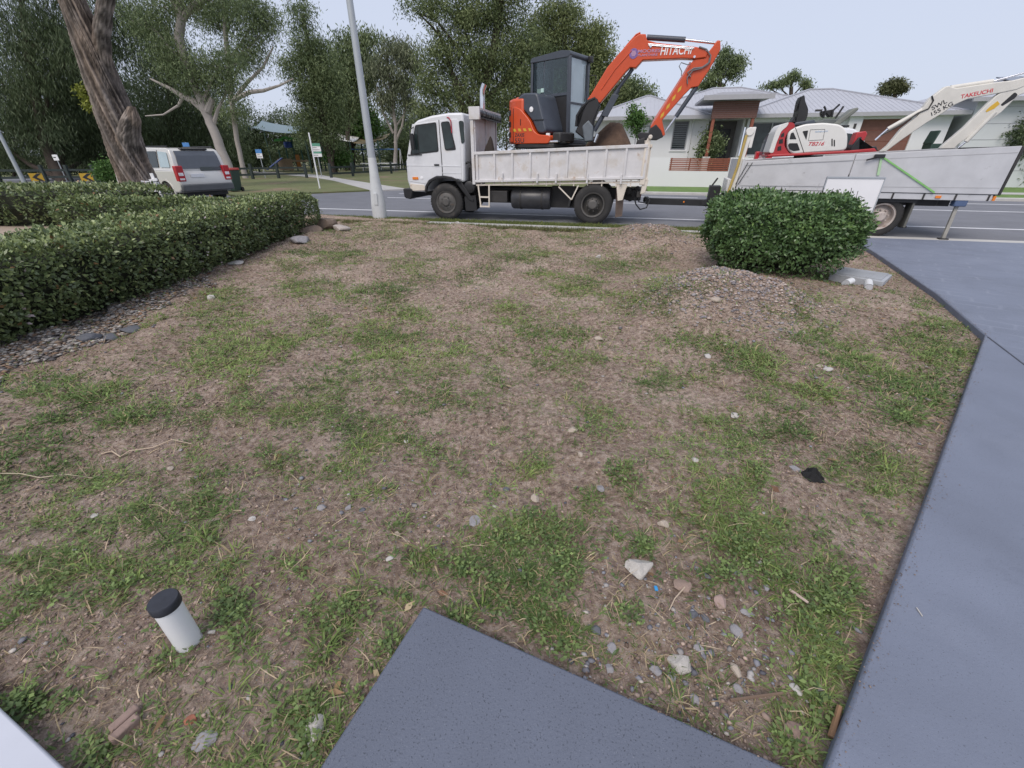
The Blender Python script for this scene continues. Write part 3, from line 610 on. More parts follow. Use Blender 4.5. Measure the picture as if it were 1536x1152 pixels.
for b in (NB - .02, NB + 2.19):
    P([(.39, .98), (.52, .98), (.52, 2.02), (.46, 2.04), (.40, 1.9)], b, b + .075, 'corner_post', CREAM, tk, bevel=.012)
MB().lathe([(.035, -.06), (.05, -.03), (.05, .05), (.035, .08)], (.50, NB - .01, 2.02), 'b', 12).build('tailgate_hinge', CREAM, tk, smooth=True)
P([(.44, .76), (.56, .80), (.60, 1.1), (.47, 1.12)], NB + .0, NB + .12, 'tailgate_lock', CREAM, tk, bevel=.015)
# underbody
ld = thing  # ladder: two stringers and three rungs
lad = MB().bar((-3.87, NB + .02, .92), (-3.81, NB + .02, .36), .035, .035).build('ladder', CREAM, tk)
MB().bar((-3.56, NB + .02, .92), (-3.57, NB + .02, .36), .035, .035).build('ladder_stringer', CREAM, lad)
for z in (.38, .62): MB().box(-3.84, -3.56, NB + .0, NB + .06, z - .018, z + .018).build('ladder_rung', CREAM, lad)
MB().box(-3.62, -3.08, NB + .12, NB + .6, .48, .78).build('battery_box', STEEL, tk, bevel=.02)
tank = MB().lathe([(.001, -.54), (.24, -.54), (.27, -.50), (.27, .50), (.24, .54), (.001, .54)], (-2.44, NB + .38, .58), 'a', 32).build('fuel_tank', M('black_painted_tank', (.045, .045, .05), .35, var=.3, dirt=[((.10, .09, .08), .58, .2, 4)]), tk, smooth=True)
for a in (-2.72, -2.12): MB().lathe([(.277, -.025), (.281, -.02), (.281, .02), (.277, .025)], (a, NB + .38, .58), 'a', 32).build('tank_strap', STEEL, tank)
MB().box(-1.9, -1.25, NB + .5, NB + .6, .35, .9).build('inner_guard', STEEL, tk)
for p, q in (((-1.66, .91), (-1.30, .60)), ((-1.30, .60), (-1.14, .95)), ((.06, .95), (-.02, .66))):
    MB().bar((p[0], NB + .05, p[1]), (q[0], NB + .05, q[1]), .03, .03).build('guard_stay', CREAM, tk)
P([(-1.36, .62), (-1.30, .62), (-1.34, .44), (-1.40, .42)], NB + .04, NB + .5, 'front_flap', BLACK, tk)
P([(-.18, .95), (.04, .95), (.06, .20), (-.12, .16)], NB + .30, NB + .33, 'rear_mud_flap', M('muddy_flap', (.17, .13, .11), .9, var=.3), tk)
P([(-.18, 1.0), (.10, 1.0), (.02, .62), (-.10, .60)], NB + .04, NB + .08, 'guard_plate', CREAM, tk)
for k, (a, z) in enumerate([(.15, .8), (.28, .74), (.38, .84), (.22, .6)]):
    MB().lathe([(.001, -.07), (.07, -.06), (.08, 0), (.06, .06), (.001, .07)], (a, NB + .5 + .1 * k, z), 'b', 10).build('air_tank', STEEL, tk, smooth=True)
MB().box(.1, .50, NB + .75, NB + 1.4, .55, .85).build('tow_crossmember', STEEL, tk, bevel=.02)
MB().box(.36, .46, NB + .12, NB + .5, .68, .82).build('tail_light', STEEL, tk, bevel=.01)
MB().box(.462, .468, NB + .14, NB + .3, .70, .80).build('tail_light_lens', REDL, tk)
MB().tube([(.3, NB + .35, .7), (.38, NB + .3, .5), (.5, NB + .3, .38), (.66, NB + .35, .42), (.72, NB + .5, .6), (.65, NB + .8, .62)], .018, 7).build('air_hose', BLACK, tk, smooth=True)
MB().tube([(.35, NB + .5, .75), (.45, NB + .45, .55), (.6, NB + .5, .52), (.7, NB + .8, .6)], .015, 7).build('brake_hose', BLACK, tk, smooth=True)
MB().tube([(-4.12, NB + 1.45, 1.0), (-4.12, NB + 1.45, 3.05), (-4.11, NB + 1.45, 3.22), (-4.04, NB + 1.45, 3.36)], .075, 14, cap=False).build('exhaust_stack', CHROME, tk, smooth=True)
heap = thing  # soil in the tray
def mound(name, a0, a1, b0, b1, z0, peaks, mat, label, cat, fr=ST):
    na, nb = 40, 30; V = []; Fq = []
    for j in range(nb + 1):
        for i in range(na + 1):
            a = a0 + (a1 - a0) * i / na; b = b0 + (b1 - b0) * j / nb
            z = z0 + sum(h * math.exp(-(((a - c) / ra) ** 2 + ((b - d) / rb) ** 2)) for c, d, ra, rb, h in peaks)
            z += (float(fbm(np.array([a * 5]), np.array([b * 5]), 3, 3)[0]) - .5) * .16
            V.append((a, b, max(z, z0)))
    for j in range(nb):
        for i in range(na): q = j * (na + 1) + i; Fq.append((q, q + 1, q + na + 2, q + na + 1))
    m = MB(); m.v = V; m.f = Fq
    o = m.build(name, mat, fr=fr, org=((a0 + a1) / 2, (b0 + b1) / 2, z0), smooth=True); return tag(o, label, cat)
mound('soil_heap', -3.8, .42, NB + .08, NB + 2.15, 1.19, [(-.30, NB + 1.25, .55, .7, 1.05), (-.95, NB + 1.6, .6, .5, .55), (-2, NB + 1, 1.5, 1, .22), (-3.4, NB + .5, .4, .4, .35)], SOILM, 'brown soil heaped in the tray of the tipper truck', 'soil')
mound('soil_clod', -3.80, -3.36, NB + .06, NB + .40, 1.5, [(-3.52, NB + .22, .10, .1, .46), (-3.66, NB + .2, .12, .1, .28)], M('dark_wet_soil', (.03, .022, .018), .9, var=.3), 'dark clod of earth on the tray edge behind the headboard', 'soil')

# ---------------------------------------------------------------- the orange excavator in the tray
EO = (-2.0, 13.25, 1.20); YAW = R(-25)
ex = thing('orange_excavator', 'orange compact excavator with dark cab standing in the tipper tray', 'excavator', ST, EO)
def U(m): return m.yaw(YAW, EO)                                    # upper structure is slewed towards the yard
def ub(x0, x1, y0, y1, z0, z1): return U(MB().box(EO[0] + x0, EO[0] + x1, EO[1] + y0, EO[1] + y1, EO[2] + z0, EO[2] + z1))
def up(poly, y0, y1): return U(MB().prism([(EO[0] + a, EO[2] + z) for a, z in poly], EO[1] + y0, EO[1] + y1))
def us(poly, z0, z1): return U(MB().slab([(EO[0] + a, EO[1] + b) for a, b in poly], EO[2] + z0, EO[2] + z1))
for sgn in (-1, 1):                                               # crawler tracks
    y0 = EO[1] + sgn * .78
    tr = MB().prism(rounded([(EO[0] - 1.0, EO[2] + .0), (EO[0] + 1.0, EO[2]), (EO[0] + 1.1, EO[2] + .27), (EO[0] + 1.0, EO[2] + .54), (EO[0] - 1.0, EO[2] + .54), (EO[0] - 1.1, EO[2] + .27)], .2, 5), y0 - .2, y0 + .2).build('crawler_track', RUBBER, ex)
    for k in range(14):
        MB().box(EO[0] - .98 + k * .15, EO[0] - .92 + k * .15, y0 - .205, y0 + .205, EO[2] + .53, EO[2] + .565).build('track_lug', RUBBER, tr)
MB().box(EO[0] - .6, EO[0] + .6, EO[1] - .6, EO[1] + .6, EO[2] + .25, EO[2] + .5).build('car_body', STEEL, ex, bevel=.05)
MB().lathe([(.42, .5), (.42, .68)], (EO[0], EO[1], EO[2]), 'z', 28).build('slew_ring', STEEL, ex)
def arc(r, a0, a1, n=10): return [(r * math.cos(R(a0 + (a1 - a0) * k / n)), r * math.sin(R(a0 + (a1 - a0) * k / n))) for k in range(n + 1)]
deck = us([(.62, -.95), (.62, .9), (-.4, .98)] + arc(1.08, 118, 242, 12) + [(-.4, -.98)], .60, .70).build('deck', STEEL, ex, bevel=.02)
cw = us([(-.34, -.965), (-.72, -.955), (-.93, -.80), (-1.03, -.55), (-1.08, -.2), (-1.08, .3), (-.95, .7), (-.6, .95), (-.34, .95)], .70, 1.72).build('counterweight', ORANGE, ex, bevel=.06)
us([(-.6, -.72), (-.86, -.62), (-.98, -.2), (-.98, .3), (-.85, .65), (-.6, .8)], 1.72, 1.78).build('engine_hood', ORANGE, ex, bevel=.07)
sp_ = up(rounded([(-.66, .70), (-.66, 1.56), (-.42, 1.48), (-.12, 1.22), (.02, .98), (.16, .90), (.55, .88), (.50, .70)], .08), -.985, -.45).build('side_cover', ORANGE, ex, bevel=.025)
hood = up(rounded([(-.63, 1.58), (-.56, 1.74), (-.35, 1.82), (.05, 1.80), (.36, 1.0), (.30, .92), (.10, .94), (-.08, 1.22), (-.40, 1.49)], .08), -.93, -.08).build('grey_hood', NAVY, ex, bevel=.06)
up([(-.06, 1.215), (.27, 1.215), (.27, 1.235), (-.07, 1.235)], -.945, -.5).build('hood_seam', BLACK, hood)
up([(-.655, .72), (-.64, .72), (-.64, 1.5), (-.655, 1.5)], -.992, -.9).build('cover_seam', BLACK, sp_)
up([(-.42, 1.12), (-.40, 1.12), (-.40, 1.26), (-.42, 1.26)], -.992, -.9).build('cover_handle', BLACK, sp_)
for k in range(4):
    a = -.63 + k * .17
    up([(a, .985), (a + .085, .985), (a + .045, 1.05), (a - .04, 1.05)], -.991, -.95).build('hazard_stripe', YELLOW, sp_)
for k, (a, z) in enumerate([(-.93, .86), (-.93, 1.10), (-.93, 1.36)]):
    v = us([(-.955, -.79), (-.80, -.905), (-.77, -.85), (-.92, -.74)], z, z + .12).build('vent', BLACK, cw)
MB_l = lambda: None
lz = U(MB().lathe([(.055, 0), (.06, -.012), (.001, -.02)], (EO[0] - .10, EO[1] - .935, EO[2] + 1.46), 'b', 16)).build('filler_cap', WHITEDEC, hood)
U(MB().lathe([(.10, 0), (.10, .08), (.115, .08), (.115, .14), (.03, .16)], (EO[0] - .72, EO[1] - .42, EO[2] + 1.72), 'z', 16)).build('air_intake', BLACK, ex, smooth=True)
# cab with real posts and panes
def see_glass():
    m = bpy.data.materials.new('tinted_see_through_glass'); m.use_nodes = True; n = m.node_tree.nodes; l = m.node_tree.links; n.remove(n['Principled BSDF'])
    t = n.new('ShaderNodeBsdfTransparent'); t.inputs[0].default_value = (.66, .74, .75, 1); g = n.new('ShaderNodeBsdfGlossy'); g.inputs['Roughness'].default_value = .03
    f = n.new('ShaderNodeFresnel'); f.inputs[0].default_value = 1.6; x = n.new('ShaderNodeMixShader'); l.new(f.outputs[0], x.inputs[0]); l.new(t.outputs[0], x.inputs[1]); l.new(g.outputs[0], x.inputs[2]); l.new(x.outputs[0], n['Material Output'].inputs[0]); return m
SEE = see_glass()
CY0, CY1 = -.12, .86
xr, xf = -.74, .40
cabx = ub(xr, xf + .14, CY0, CY1, .70, .82).build('cab', DKFRAME, ex, bevel=.02)
up(rounded([(xr - .02, 2.56), (xr + .02, 2.66), (.2, 2.73), (xf + .06, 2.70), (xf + .08, 2.62), (xf, 2.58)], .03), CY0 - .02, CY1 + .02).build('cab_roof', DKFRAME, cabx, bevel=.03)
def post(p, q, w_=.07): return U(MB().bar(tuple(EO[i] + p[i] for i in range(3)), tuple(EO[i] + q[i] for i in range(3)), w_, w_)).build('cab_post', DKFRAME, cabx, bevel=.01)
for y in (CY0 + .03, CY1 - .03):
    post((xr + .03, y, .8), (xr + .03, y, 2.62)); post((xf + .10, y, .8), (xf + .02, y, 2.64), .085)
    U(MB().bar((EO[0] + xr, EO[1] + y, EO[2] + 1.80), (EO[0] + xf + .06, EO[1] + y, EO[2] + 1.83), .06, .06)).build('cab_rail', DKFRAME, cabx)
post((xr + .42, CY0 + .03, 1.8), (xr + .42, CY0 + .03, 2.62), .035)
up([(xr + .05, .82), (xf + .06, .82), (xf + .06, 1.80), (xr + .05, 1.80)], CY0 + .02, CY0 + .05).build('side_panel', BLACK, cabx)
up([(xr + .06, 1.84), (xr + .40, 1.84), (xr + .40, 2.57), (xr + .06, 2.57)], CY0 + .022, CY0 + .030).build('side_window', SEE, cabx)
up([(xr + .44, 1.84), (xf + .0, 1.85), (xf - .01, 2.60), (xr + .44, 2.58)], CY0 + .012, CY0 + .020).build('side_window', SEE, cabx)
up([(xr + .06, .82), (xf + .06, .82), (xf + .0, 2.6), (xr + .06, 2.57)], CY1 - .03, CY1 - .02).build('door_window', SEE, cabx)
up([(xr + .0, 1.84), (xr + .012, 1.84), (xr + .012, 2.57), (xr + .0, 2.57)], CY0 + .06, CY1 - .06).build('rear_window', SEE, cabx)
up([(xf + .055, 1.66), (xf + .065, 1.66), (xf + .015, 2.60), (xf + .005, 2.60)], CY0 + .08, CY1 - .08).build('windscreen', GLASSL, cabx)
up([(xf + .10, .84), (xf + .11, .84), (xf + .072, 1.61), (xf + .062, 1.61)], CY0 + .08, CY1 - .08).build('lower_windscreen', GLASSL, cabx)
ub(xf + .03, xf + .09, CY0 + .05, CY1 - .05, 1.615, 1.655).build('windscreen_bar', DKFRAME, cabx)
U(MB().bar((EO[0] + xf + .09, EO[1] + CY1 - .18, EO[2] + 1.7), (EO[0] + xf + .05, EO[1] + CY1 - .15, EO[2] + 2.5), .02, .02)).build('wiper', BLACK, cabx)
ub(xf + .04, xf + .16, CY1 - .12, CY1 + .02, 2.56, 2.70).build('work_light', BLACK, cabx, bevel=.02)
U(MB().tube([(EO[0] + xf + .1, EO[1] + CY1 + .02, EO[2] + 2.3), (EO[0] + xf + .22, EO[1] + CY1 + .1, EO[2] + 2.3), (EO[0] + xf + .24, EO[1] + CY1 + .1, EO[2] + 1.7), (EO[0] + xf + .1, EO[1] + CY1 + .02, EO[2] + 1.65)], .014, 6)).build('grab_rail', BLACK, cabx)
ub(xr + .34, xr + .43, CY0 - .004, CY0 + .012, 1.90, 1.99).build('sticker', M('pale_mint_sticker', (.45, .62, .58), .5), cabx)
ub(xr + .22, xr + .34, CY0 - .004, CY0 + .012, 1.88, 1.98).build('sticker', M('dim_green_sticker', (.16, .24, .22), .5), cabx)
ub(xr + .1, xr + .55, .15, .6, .82, 1.25).build('seat', BLACK, cabx, bevel=.06); ub(xr + .08, xr + .22, .15, .6, 1.2, 2.0).build('seat_back', BLACK, cabx, bevel=.05)
post_ = U(MB().tube([(EO[0] - .05, EO[1] + .3, EO[2] + 2.7), (EO[0] - .05, EO[1] + .3, EO[2] + 3.15)], .004, 5)).build('aerial', BLACK, cabx)
ub(.5, .75, -.85, -.15, .72, .95).build('valve_cover', STEEL, ex, bevel=.04)
U(MB().tube([(EO[0] + .42, EO[1] - .95, EO[2] + .74), (EO[0] + .70, EO[1] - .90, EO[2] + .74), (EO[0] + .74, EO[1] - .4, EO[2] + .74)], .03, 8)).build('step_rail', CHROME, ex)
ub(.40, .50, -.975, -.94, .84, .93).build('sticker', WHITEDEC, ex)
tx = text('ZAXIS', .115, ST, EO[0] - .60, EO[1] - .987, EO[2] + .865, 0, BLACKDEC, ex, shear=.15)
tx2 = text('55U', .15, ST, EO[0] - .60, EO[1] - .987, EO[2] + .725, 0, BLACKDEC, ex, xs=1.25)
for t in (tx, tx2):
    ca, sa = math.cos(YAW), math.sin(YAW)
    for v in t.data.vertices: x, y = v.co.x, v.co.y; v.co.x = x * ca - y * sa; v.co.y = x * sa + y * ca
# swing post, boom, stick: a plane along the tray
BB = 12.72
def zx(pts, b=BB): return zoom(pts, 860, 40, .15625, ST, b)
def tb(p, q, r, name, mat, b=BB, par=None, n=10, bb=None):
    (a0, z0), (a1, z1) = zx([p, q], b); return MB().tube([(a0, b, z0), (a1, bb or b, z1)], r, n).build(name, mat, par or ex, smooth=True)
sw = MB().prism(zx([(20, 1010), (60, 940), (90, 840), (150, 700), (230, 690), (260, 760), (200, 900), (190, 1010), (120, 1090)]), BB - .16, BB + .30).build('swing_post', BLACK, ex, bevel=.03)
MB().prism(zx([(90, 960), (150, 900), (195, 960), (190, 1100), (110, 1110)]), BB - .19, BB + .1).build('swing_casting', M('casting_grey', (.13, .15, .17), .5, var=.2), ex, bevel=.03)
boom = MB().prism(zx([(135, 705), (170, 660), (330, 395), (440, 265), (585, 112), (630, 80), (695, 82), (705, 140), (800, 165), (1180, 205), (1255, 225), (1285, 255), (1270, 305), (1170, 318), (1040, 314), (665, 330), (640, 360), (600, 405), (545, 400), (505, 440), (265, 735), (205, 745)]), BB - .12, BB + .12).build('boom', ORANGE, ex, bevel=.018)
for off in (-.09, -.03, .03):
    pts = [(190 + k * 0, 0) for k in range(1)]
    p = zx([(215, 620), (360, 400), (520, 200), (600, 110), (640, 90)])
    MB().tube([(a, BB + off, z + .045) for a, z in p], .018, 6).build('hydraulic_pipe', ORANGE if off else BLACK, boom, smooth=True)
for p, q in (((720, 165), (1160, 205)), ((720, 178), (1150, 215))):
    tb(p, q, .012, 'boom_pipe', CHROME, BB - .125, boom)
p = zx([(270, 610), (400, 420), (560, 240)]); MB().tube([(a, BB - .124, z) for a, z in p], .012, 6).build('boom_pipe', ORANGE, boom)
tb((705, 103), (1075, 126), .055, 'stick_cylinder', NAVY); tb((1075, 126), (1365, 158), .028, 'stick_rod', CHROME)
tb((570, 405), (395, 640), .045, 'boom_cylinder_rod', NAVY, BB, ex); tb((430, 600), (200, 1000), .06, 'boom_cylinder', NAVY)
MB().prism(zx([(375, 650), (440, 660), (330, 870), (270, 860)]), BB - .11, BB - .06).build('cylinder_guard', NAVY, ex, bevel=.01)
tb((235, 1030), (205, 1110), .05, 'cylinder_sleeve', CHROME, BB - .1)
stick = MB().prism(zx([(1375, 138), (1405, 140), (1408, 225), (1300, 420), (1195, 580), (1130, 590), (1060, 660), (850, 900), (880, 1040), (850, 1060), (780, 1075), (738, 965), (800, 880), (1060, 470), (1130, 350), (1155, 318), (1250, 310), (1290, 250), (1340, 190)]), BB - .095, BB + .095).build('stick', ORANGE, ex, bevel=.018)
MB().prism(zx([(800, 880), (1060, 470), (1130, 350), (1115, 340), (1040, 470), (770, 890), (738, 965)]), BB - .055, BB + .055).build('stick_web', M('stick_edge_pink', (.55, .22, .20), .5), stick, bevel=.004)  # pinker strip along the left edge of the stick
for k in range(4):
    x, y = 1005 - k * 55, 600 + k * 82
    MB().prism(zx([(x, y), (x + 32, y - 30), (x + 22, y + 12), (x - 10, y + 40)]), BB - .098, BB - .09).build('hazard_stripe', YELLOW, stick)
tb((1185, 575), (985, 865), .052, 'bucket_cylinder', NAVY, BB - .02); tb((985, 865), (885, 1005), .026, 'bucket_rod', CHROME, BB - .02)
MB().prism(zx([(735, 980), (790, 940), (840, 1000), (860, 1060), (800, 1090), (640, 1090), (610, 1040), (640, 1015), (720, 1020)]), BB - .16, BB + .16).build('bucket_link', BLACK, ex, bevel=.015)
(ka, kz), = zx([(800, 1020)])
MB().prism([(ka - .45, kz - .16), (ka - .28, kz - .1), (ka - .24, kz - .4), (ka - .35, kz - .66), (ka - .7, kz - .72), (ka - .95, kz - .55), (ka - .6, kz - .58), (ka - .5, kz - .4)], BB - .25, BB + .35).build('bucket', STEEL, ex, bevel=.015)
for path, r in (([(1120, 490), (1090, 450), (1150, 410), (1230, 400), (1300, 350), (1310, 290), (1270, 230), (1200, 205)], .016), ([(1090, 560), (1085, 500), (1140, 430), (1220, 410), (1285, 370), (1300, 310)], .014), ([(1030, 480), (1035, 440), (1010, 390), (1030, 355), (1090, 375), (1120, 370)], .010)):
    MB().tube([(a, BB - .13, z) for a, z in zx(path)], r, 7).build('stick_hose', M('grey_hose', (.16, .16, .17), .5), stick, smooth=True)
for k, off in enumerate((-.15, -.05, .08, .2)):
    p = zx([(30 + 8 * k, 960), (40 + 10 * k, 860), (85 + 15 * k, 780), (150 + 15 * k, 720), (215, 690)])
    MB().tube([(a, BB + off, z) for a, z in p], .028, 7).build('boom_hose', BLACK, ex, smooth=True)
(ta, tz), = zx([(825, 283)]); text('HITACHI', .225, ST, ta, BB - .125, tz, R(-.5), WHITEDEC, boom if False else ex, name='lettering', shear=.1, xs=.78)
(ta, tz), = zx([(615, 262)]); text('MOORES', .085, ST, ta, BB - .125, tz, R(-.5), LILAC, ex, xs=1.5)
(ta, tz), = zx([(615, 296)]); text('PLANTHIRE', .06, ST, ta, BB - .125, tz, R(-.5), LILAC, ex, xs=1.45)
(ta, tz), = zx([(578, 268)])
MB().lathe([(.10, -.002), (.10, .004), (.001, .004)], (ta, BB - .125, tz), 'b', 20).build('logo_disc', M('logo_violet', (.20, .12, .33), .5, var=.4, vs=25), ex)
MB().lathe([(.06, -.004), (.06, .004), (.001, .004)], (ta, BB - .126, tz), 'b', 6).build('logo_star', LILAC, ex)
for x, y in ((740, 200), (1155, 300)):
    (ta, tz), = zx([(x, y)]); MB().lathe([(.025, -.02), (.025, .02)], (ta, BB - .125, tz), 'b', 10).build('grease_nipple', CHROME, ex)

# ---------------------------------------------------------------- plant trailer (its own frame, hitched at a = 0)
TBN = -1.12                                                     # near side plane
def z2(pts, b=TBN): return zoom(pts, 1050, 70, 486 / 1536, TR, b)
tl = thing('plant_trailer', 'grey aluminium sided plant trailer coupled behind the truck', 'trailer', TR, (4.4, 0, 0))
s0 = z2([(215, 545), (735, 513), (708, 616), (215, 690)])
A0 = s0[0][0]; ZT0 = s0[0][1]
q = z2([(740, 511), (1528, 470), (1415, 690), (850, 700)])
AM, ZM = q[0]; AR = (q[1][0] + q[2][0]) / 2; ZTR = q[1][1]; ZB = (q[2][1] + q[3][1]) / 2
def side_panels(b0, b1, sg):
    P([(A0, ZB), (AM - .01, ZB), (AM - .01, ZM), (A0, ZT0)], b0, b1, 'side_board', ALU, tl, bevel=.006)
    P([(AM + .01, ZB), (AR, ZB), (AR, ZTR), (AM + .01, ZM)], b0 - .01 * sg, b1 - .01 * sg, 'side_board', ALU, tl, bevel=.006)
    for fz in (.13, .86):                                   # extrusion joints
        P([(A0 + .02, ZB + (ZT0 - ZB) * fz), (AR - .02, ZB + (ZTR - ZB) * fz), (AR - .02, ZB + (ZTR - ZB) * fz + .012), (A0 + .02, ZB + (ZT0 - ZB) * fz + .012)], b0 - .013 if sg > 0 else b1 - .005, b0 - .008 if sg > 0 else b1 + .003, 'board_joint', M('board_joint_grey', (.38, .38, .385), .6), tl)
side_panels(TBN, TBN + .045, 1); side_panels(1.08, 1.125, -1)
MB().box(A0, AR, TBN + .05, 1.08, ZB - .06, ZB + .02).build('deck', STEEL, tl)
P([(A0, ZB - .13), (AR - .05, ZB - .13), (AR - .05, ZB - .012), (A0, ZB - .012)], TBN + .01, TBN + .08, 'side_rail', ALU, tl, bevel=.008)
for k in range(9): MB().box(A0 + .3 + k * .55, A0 + .33 + k * .55, TBN - .004, TBN + .01, ZB - .128, ZB - .014).build('rail_bracket', STEEL, tl)
MB().box(A0 - .06, A0 - .002, TBN, 1.12, ZB - .1, ZT0 + .05).build('front_board', ALU, tl)
P([(AR + .01, ZB - .02), (AR + .06, ZB - .02), (AR + .07, ZTR - .02), (AR + .02, ZTR)], TBN, 1.12, 'ramp_tailgate', STEEL, tl, bevel=.01)
for b in (-.95, .55): MB().box(AR + .06, AR + .11, b, b + .4, ZB, ZTR - .05).build('ramp_tread', STEEL, tl)
for b in (-.45, .37): MB().box(A0 - .2, AR - .4, b, b + .08, ZB - .3, ZB - .06).build('chassis_beam', BLACK, tl)
MB().box(.05, A0 + .3, -.06, .06, .44, .60).build('drawbar', BLACK, tl, bevel=.008)
dbl = [tl]
for b in (-.42, .36): MB().bar((1.5, b * .25, .52), (A0 + .4, b, ZB - .2), .07, .12).build('drawbar_arm', BLACK, tl)
MB().lathe([(.06, -.06), (.08, -.04), (.08, .05), (.05, .08)], (.06, 0, .55), 'z', 14).build('coupling', BLACK, tl, smooth=True)
ba = 1.62
MB().box(ba, ba + .26, -.2, .2, .56, .94).build('winch_box', BLACK, tl, bevel=.01)
MB().bar((ba + .05, -.05, .94), (ba + .15, -.05, 1.12), .02, .04).build('winch_handle', STEEL, tl)
MB().box(ba + .35, A0 - .12, -.5, .5, .78, 1.12).build('tool_box', TBWHITE, tl, bevel=.02)
MB().lathe([(.022, -.004), (.022, .006)], (1.05, -.065, .53), 'b', 10).build('marker_light', AMBER, tl)
MB().tube([(ba + .1, -.1, .50), (ba + .05, -.12, .38), (ba - .05, -.12, .34)], .012, 6).build('safety_chain', STEEL, tl)
mt = z2([(245, 395), (165, 640)])
mast = MB().bar((A0 - .14, TBN + .10, .75), (A0 - .03, TBN + .10, mt[0][1]), .09, .09).build('loading_mast', TBWHITE, tl, bevel=.01)
MB().lathe([(.075, -.06), (.09, -.03), (.09, .05), (.06, .07)], (A0 - .04, TBN + .09, mt[0][1] - .03), 'b', 14).build('mast_pulley', TBWHITE, mast, smooth=True)
MB().box(A0 + .0, A0 + .07, TBN + .06, TBN + .14, mt[0][1] - .35, mt[0][1] + .06).build('mast_cap', TBWHITE, mast, bevel=.01)
MB().tube([(A0 - .22, TBN + .02, .8), (A0 - .14, TBN + .02, 1.4), (A0 - .10, TBN + .03, mt[0][1] - .1)], .03, 8).build('yellow_hose', M('faded_yellow_hose', (.45, .33, .10), .6, var=.2), mast, smooth=True)
for k in (0, .09): MB().tube([(A0 + .06 + k, TBN - .02, ZT0 - .02), (A0 - .10 + k * .6, TBN - .02, ZB + .1)], .008, 6).build('tie_chain', STEEL, tl)
wc = z2([(842, 832)], TBN + .12)[0]
WR = .43; TRIM = M('rusty_white_rim', (.42, .37, .34), .6, var=.2, dirt=[((.20, .09, .05), .56, .15, 7)])
for b, sd_ in ((TBN + .1, -1), (1.02, 1)):
    wheel(tl, wc[0], b, WR, WR, .24, sd_, .62, mat_rim=TRIM, deep=.10)
    wheel(tl, wc[0] - .98, b, WR, WR, .24, sd_, .62, mat_rim=TRIM, deep=.10)
for a in (wc[0], wc[0] - .98): MB().tube([(a, -.8, WR), (a, .8, WR)], .05, 10).build('axle', STEEL, tl)
MB().box(wc[0] + .50, wc[0] + .54, TBN + .1, TBN + .4, .22, ZB - .1).build('mud_flap', M('flap_grey', (.12, .12, .11), .8), tl)
P([(wc[0] - 1.55, ZB - .20), (wc[0] + .55, ZB - .20), (wc[0] + .55, ZB - .12), (wc[0] - 1.55, ZB - .12)], TBN + .08, TBN + .4, 'mudguard', BLACK, tl)
MB().box(wc[0] + .55, AR - .75, TBN + .35, TBN + .6, ZB - .28, ZB - .1).build('ramp_store', BLACK, tl, bevel=.03)
pr = z2([(1290, 745), (1220, 912)], TBN + .2)
MB().bar((AR - .52, TBN + .12, ZB - .08), (AR - .50, TBN + .10, .03), .06, .05).build('prop_leg', M('prop_grey', (.32, .31, .28), .6, var=.2), tl)
MB().box(AR - .58, AR - .42, TBN + .04, TBN + .16, .012, .035).build('prop_foot', STEEL, tl)
MB().bar((AR - .55, .85, ZB - .08), (AR - .53, .87, .03), .06, .05).build('prop_leg', MATS['prop_grey'], tl)
MB().box(AR - .62, AR - .45, .8, .94, .012, .035).build('prop_foot', STEEL, tl)
MB().box(AR - .62, AR - .40, TBN + .02, TBN + .2, ZB - .25, ZB - .1).build('prop_bracket', M('bluish_bracket', (.08, .12, .22), .5), tl, bevel=.02)
sa = z2([(1135, 700), (1385, 697)])
MB().box(sa[0][0] - .05, sa[0][0] + .05, TBN - .012, TBN + .01, ZB - .095, ZB - .045).build('side_marker', AMBER, tl, bevel=.004)
MB().box(AR - .04, AR + .0, TBN - .01, TBN + .02, ZB - .12, ZB - .03).build('tail_reflector', AMBER, tl)
# ratchet strap: its own thing, over the side boards
st_ = z2([(862, 520), (1112, 692), (840, 610)], TBN - .03)
strap = thing('ratchet_strap', 'lime green ratchet strap pulled diagonally across the trailer side', 'strap', TR, (st_[0][0], TBN - .03, st_[0][1]))
(a0, z0), (a1, z1), (a2, z2_) = st_
MB().prism([(a0, z0 - .016), (a0, z0 + .016), (a1, z1 + .018), (a1, z1 - .016)], TBN - .034, TBN - .028).build('webbing', M('lime_webbing', (.22, .50, .15), .7, var=.15), strap)
MB().prism([(a0 - .02, z0), (a0 + .02, z0), (a2 + .04, z2_), (a2 - .01, z2_)], TBN - .034, TBN - .028).build('loose_webbing', M('pale_lime_webbing', (.40, .58, .36), .7), strap)
MB().box(a0 - .14, a0 + .05, TBN - .075, TBN - .028, z0 - .03, z0 + .04).build('ratchet', BLACK, strap, bevel=.012)
MB().bar((a0 - .02, TBN - .06, z0), (a0 - .26, TBN - .06, z0 - .07), .02, .03).build('ratchet_handle', BLACK, strap)

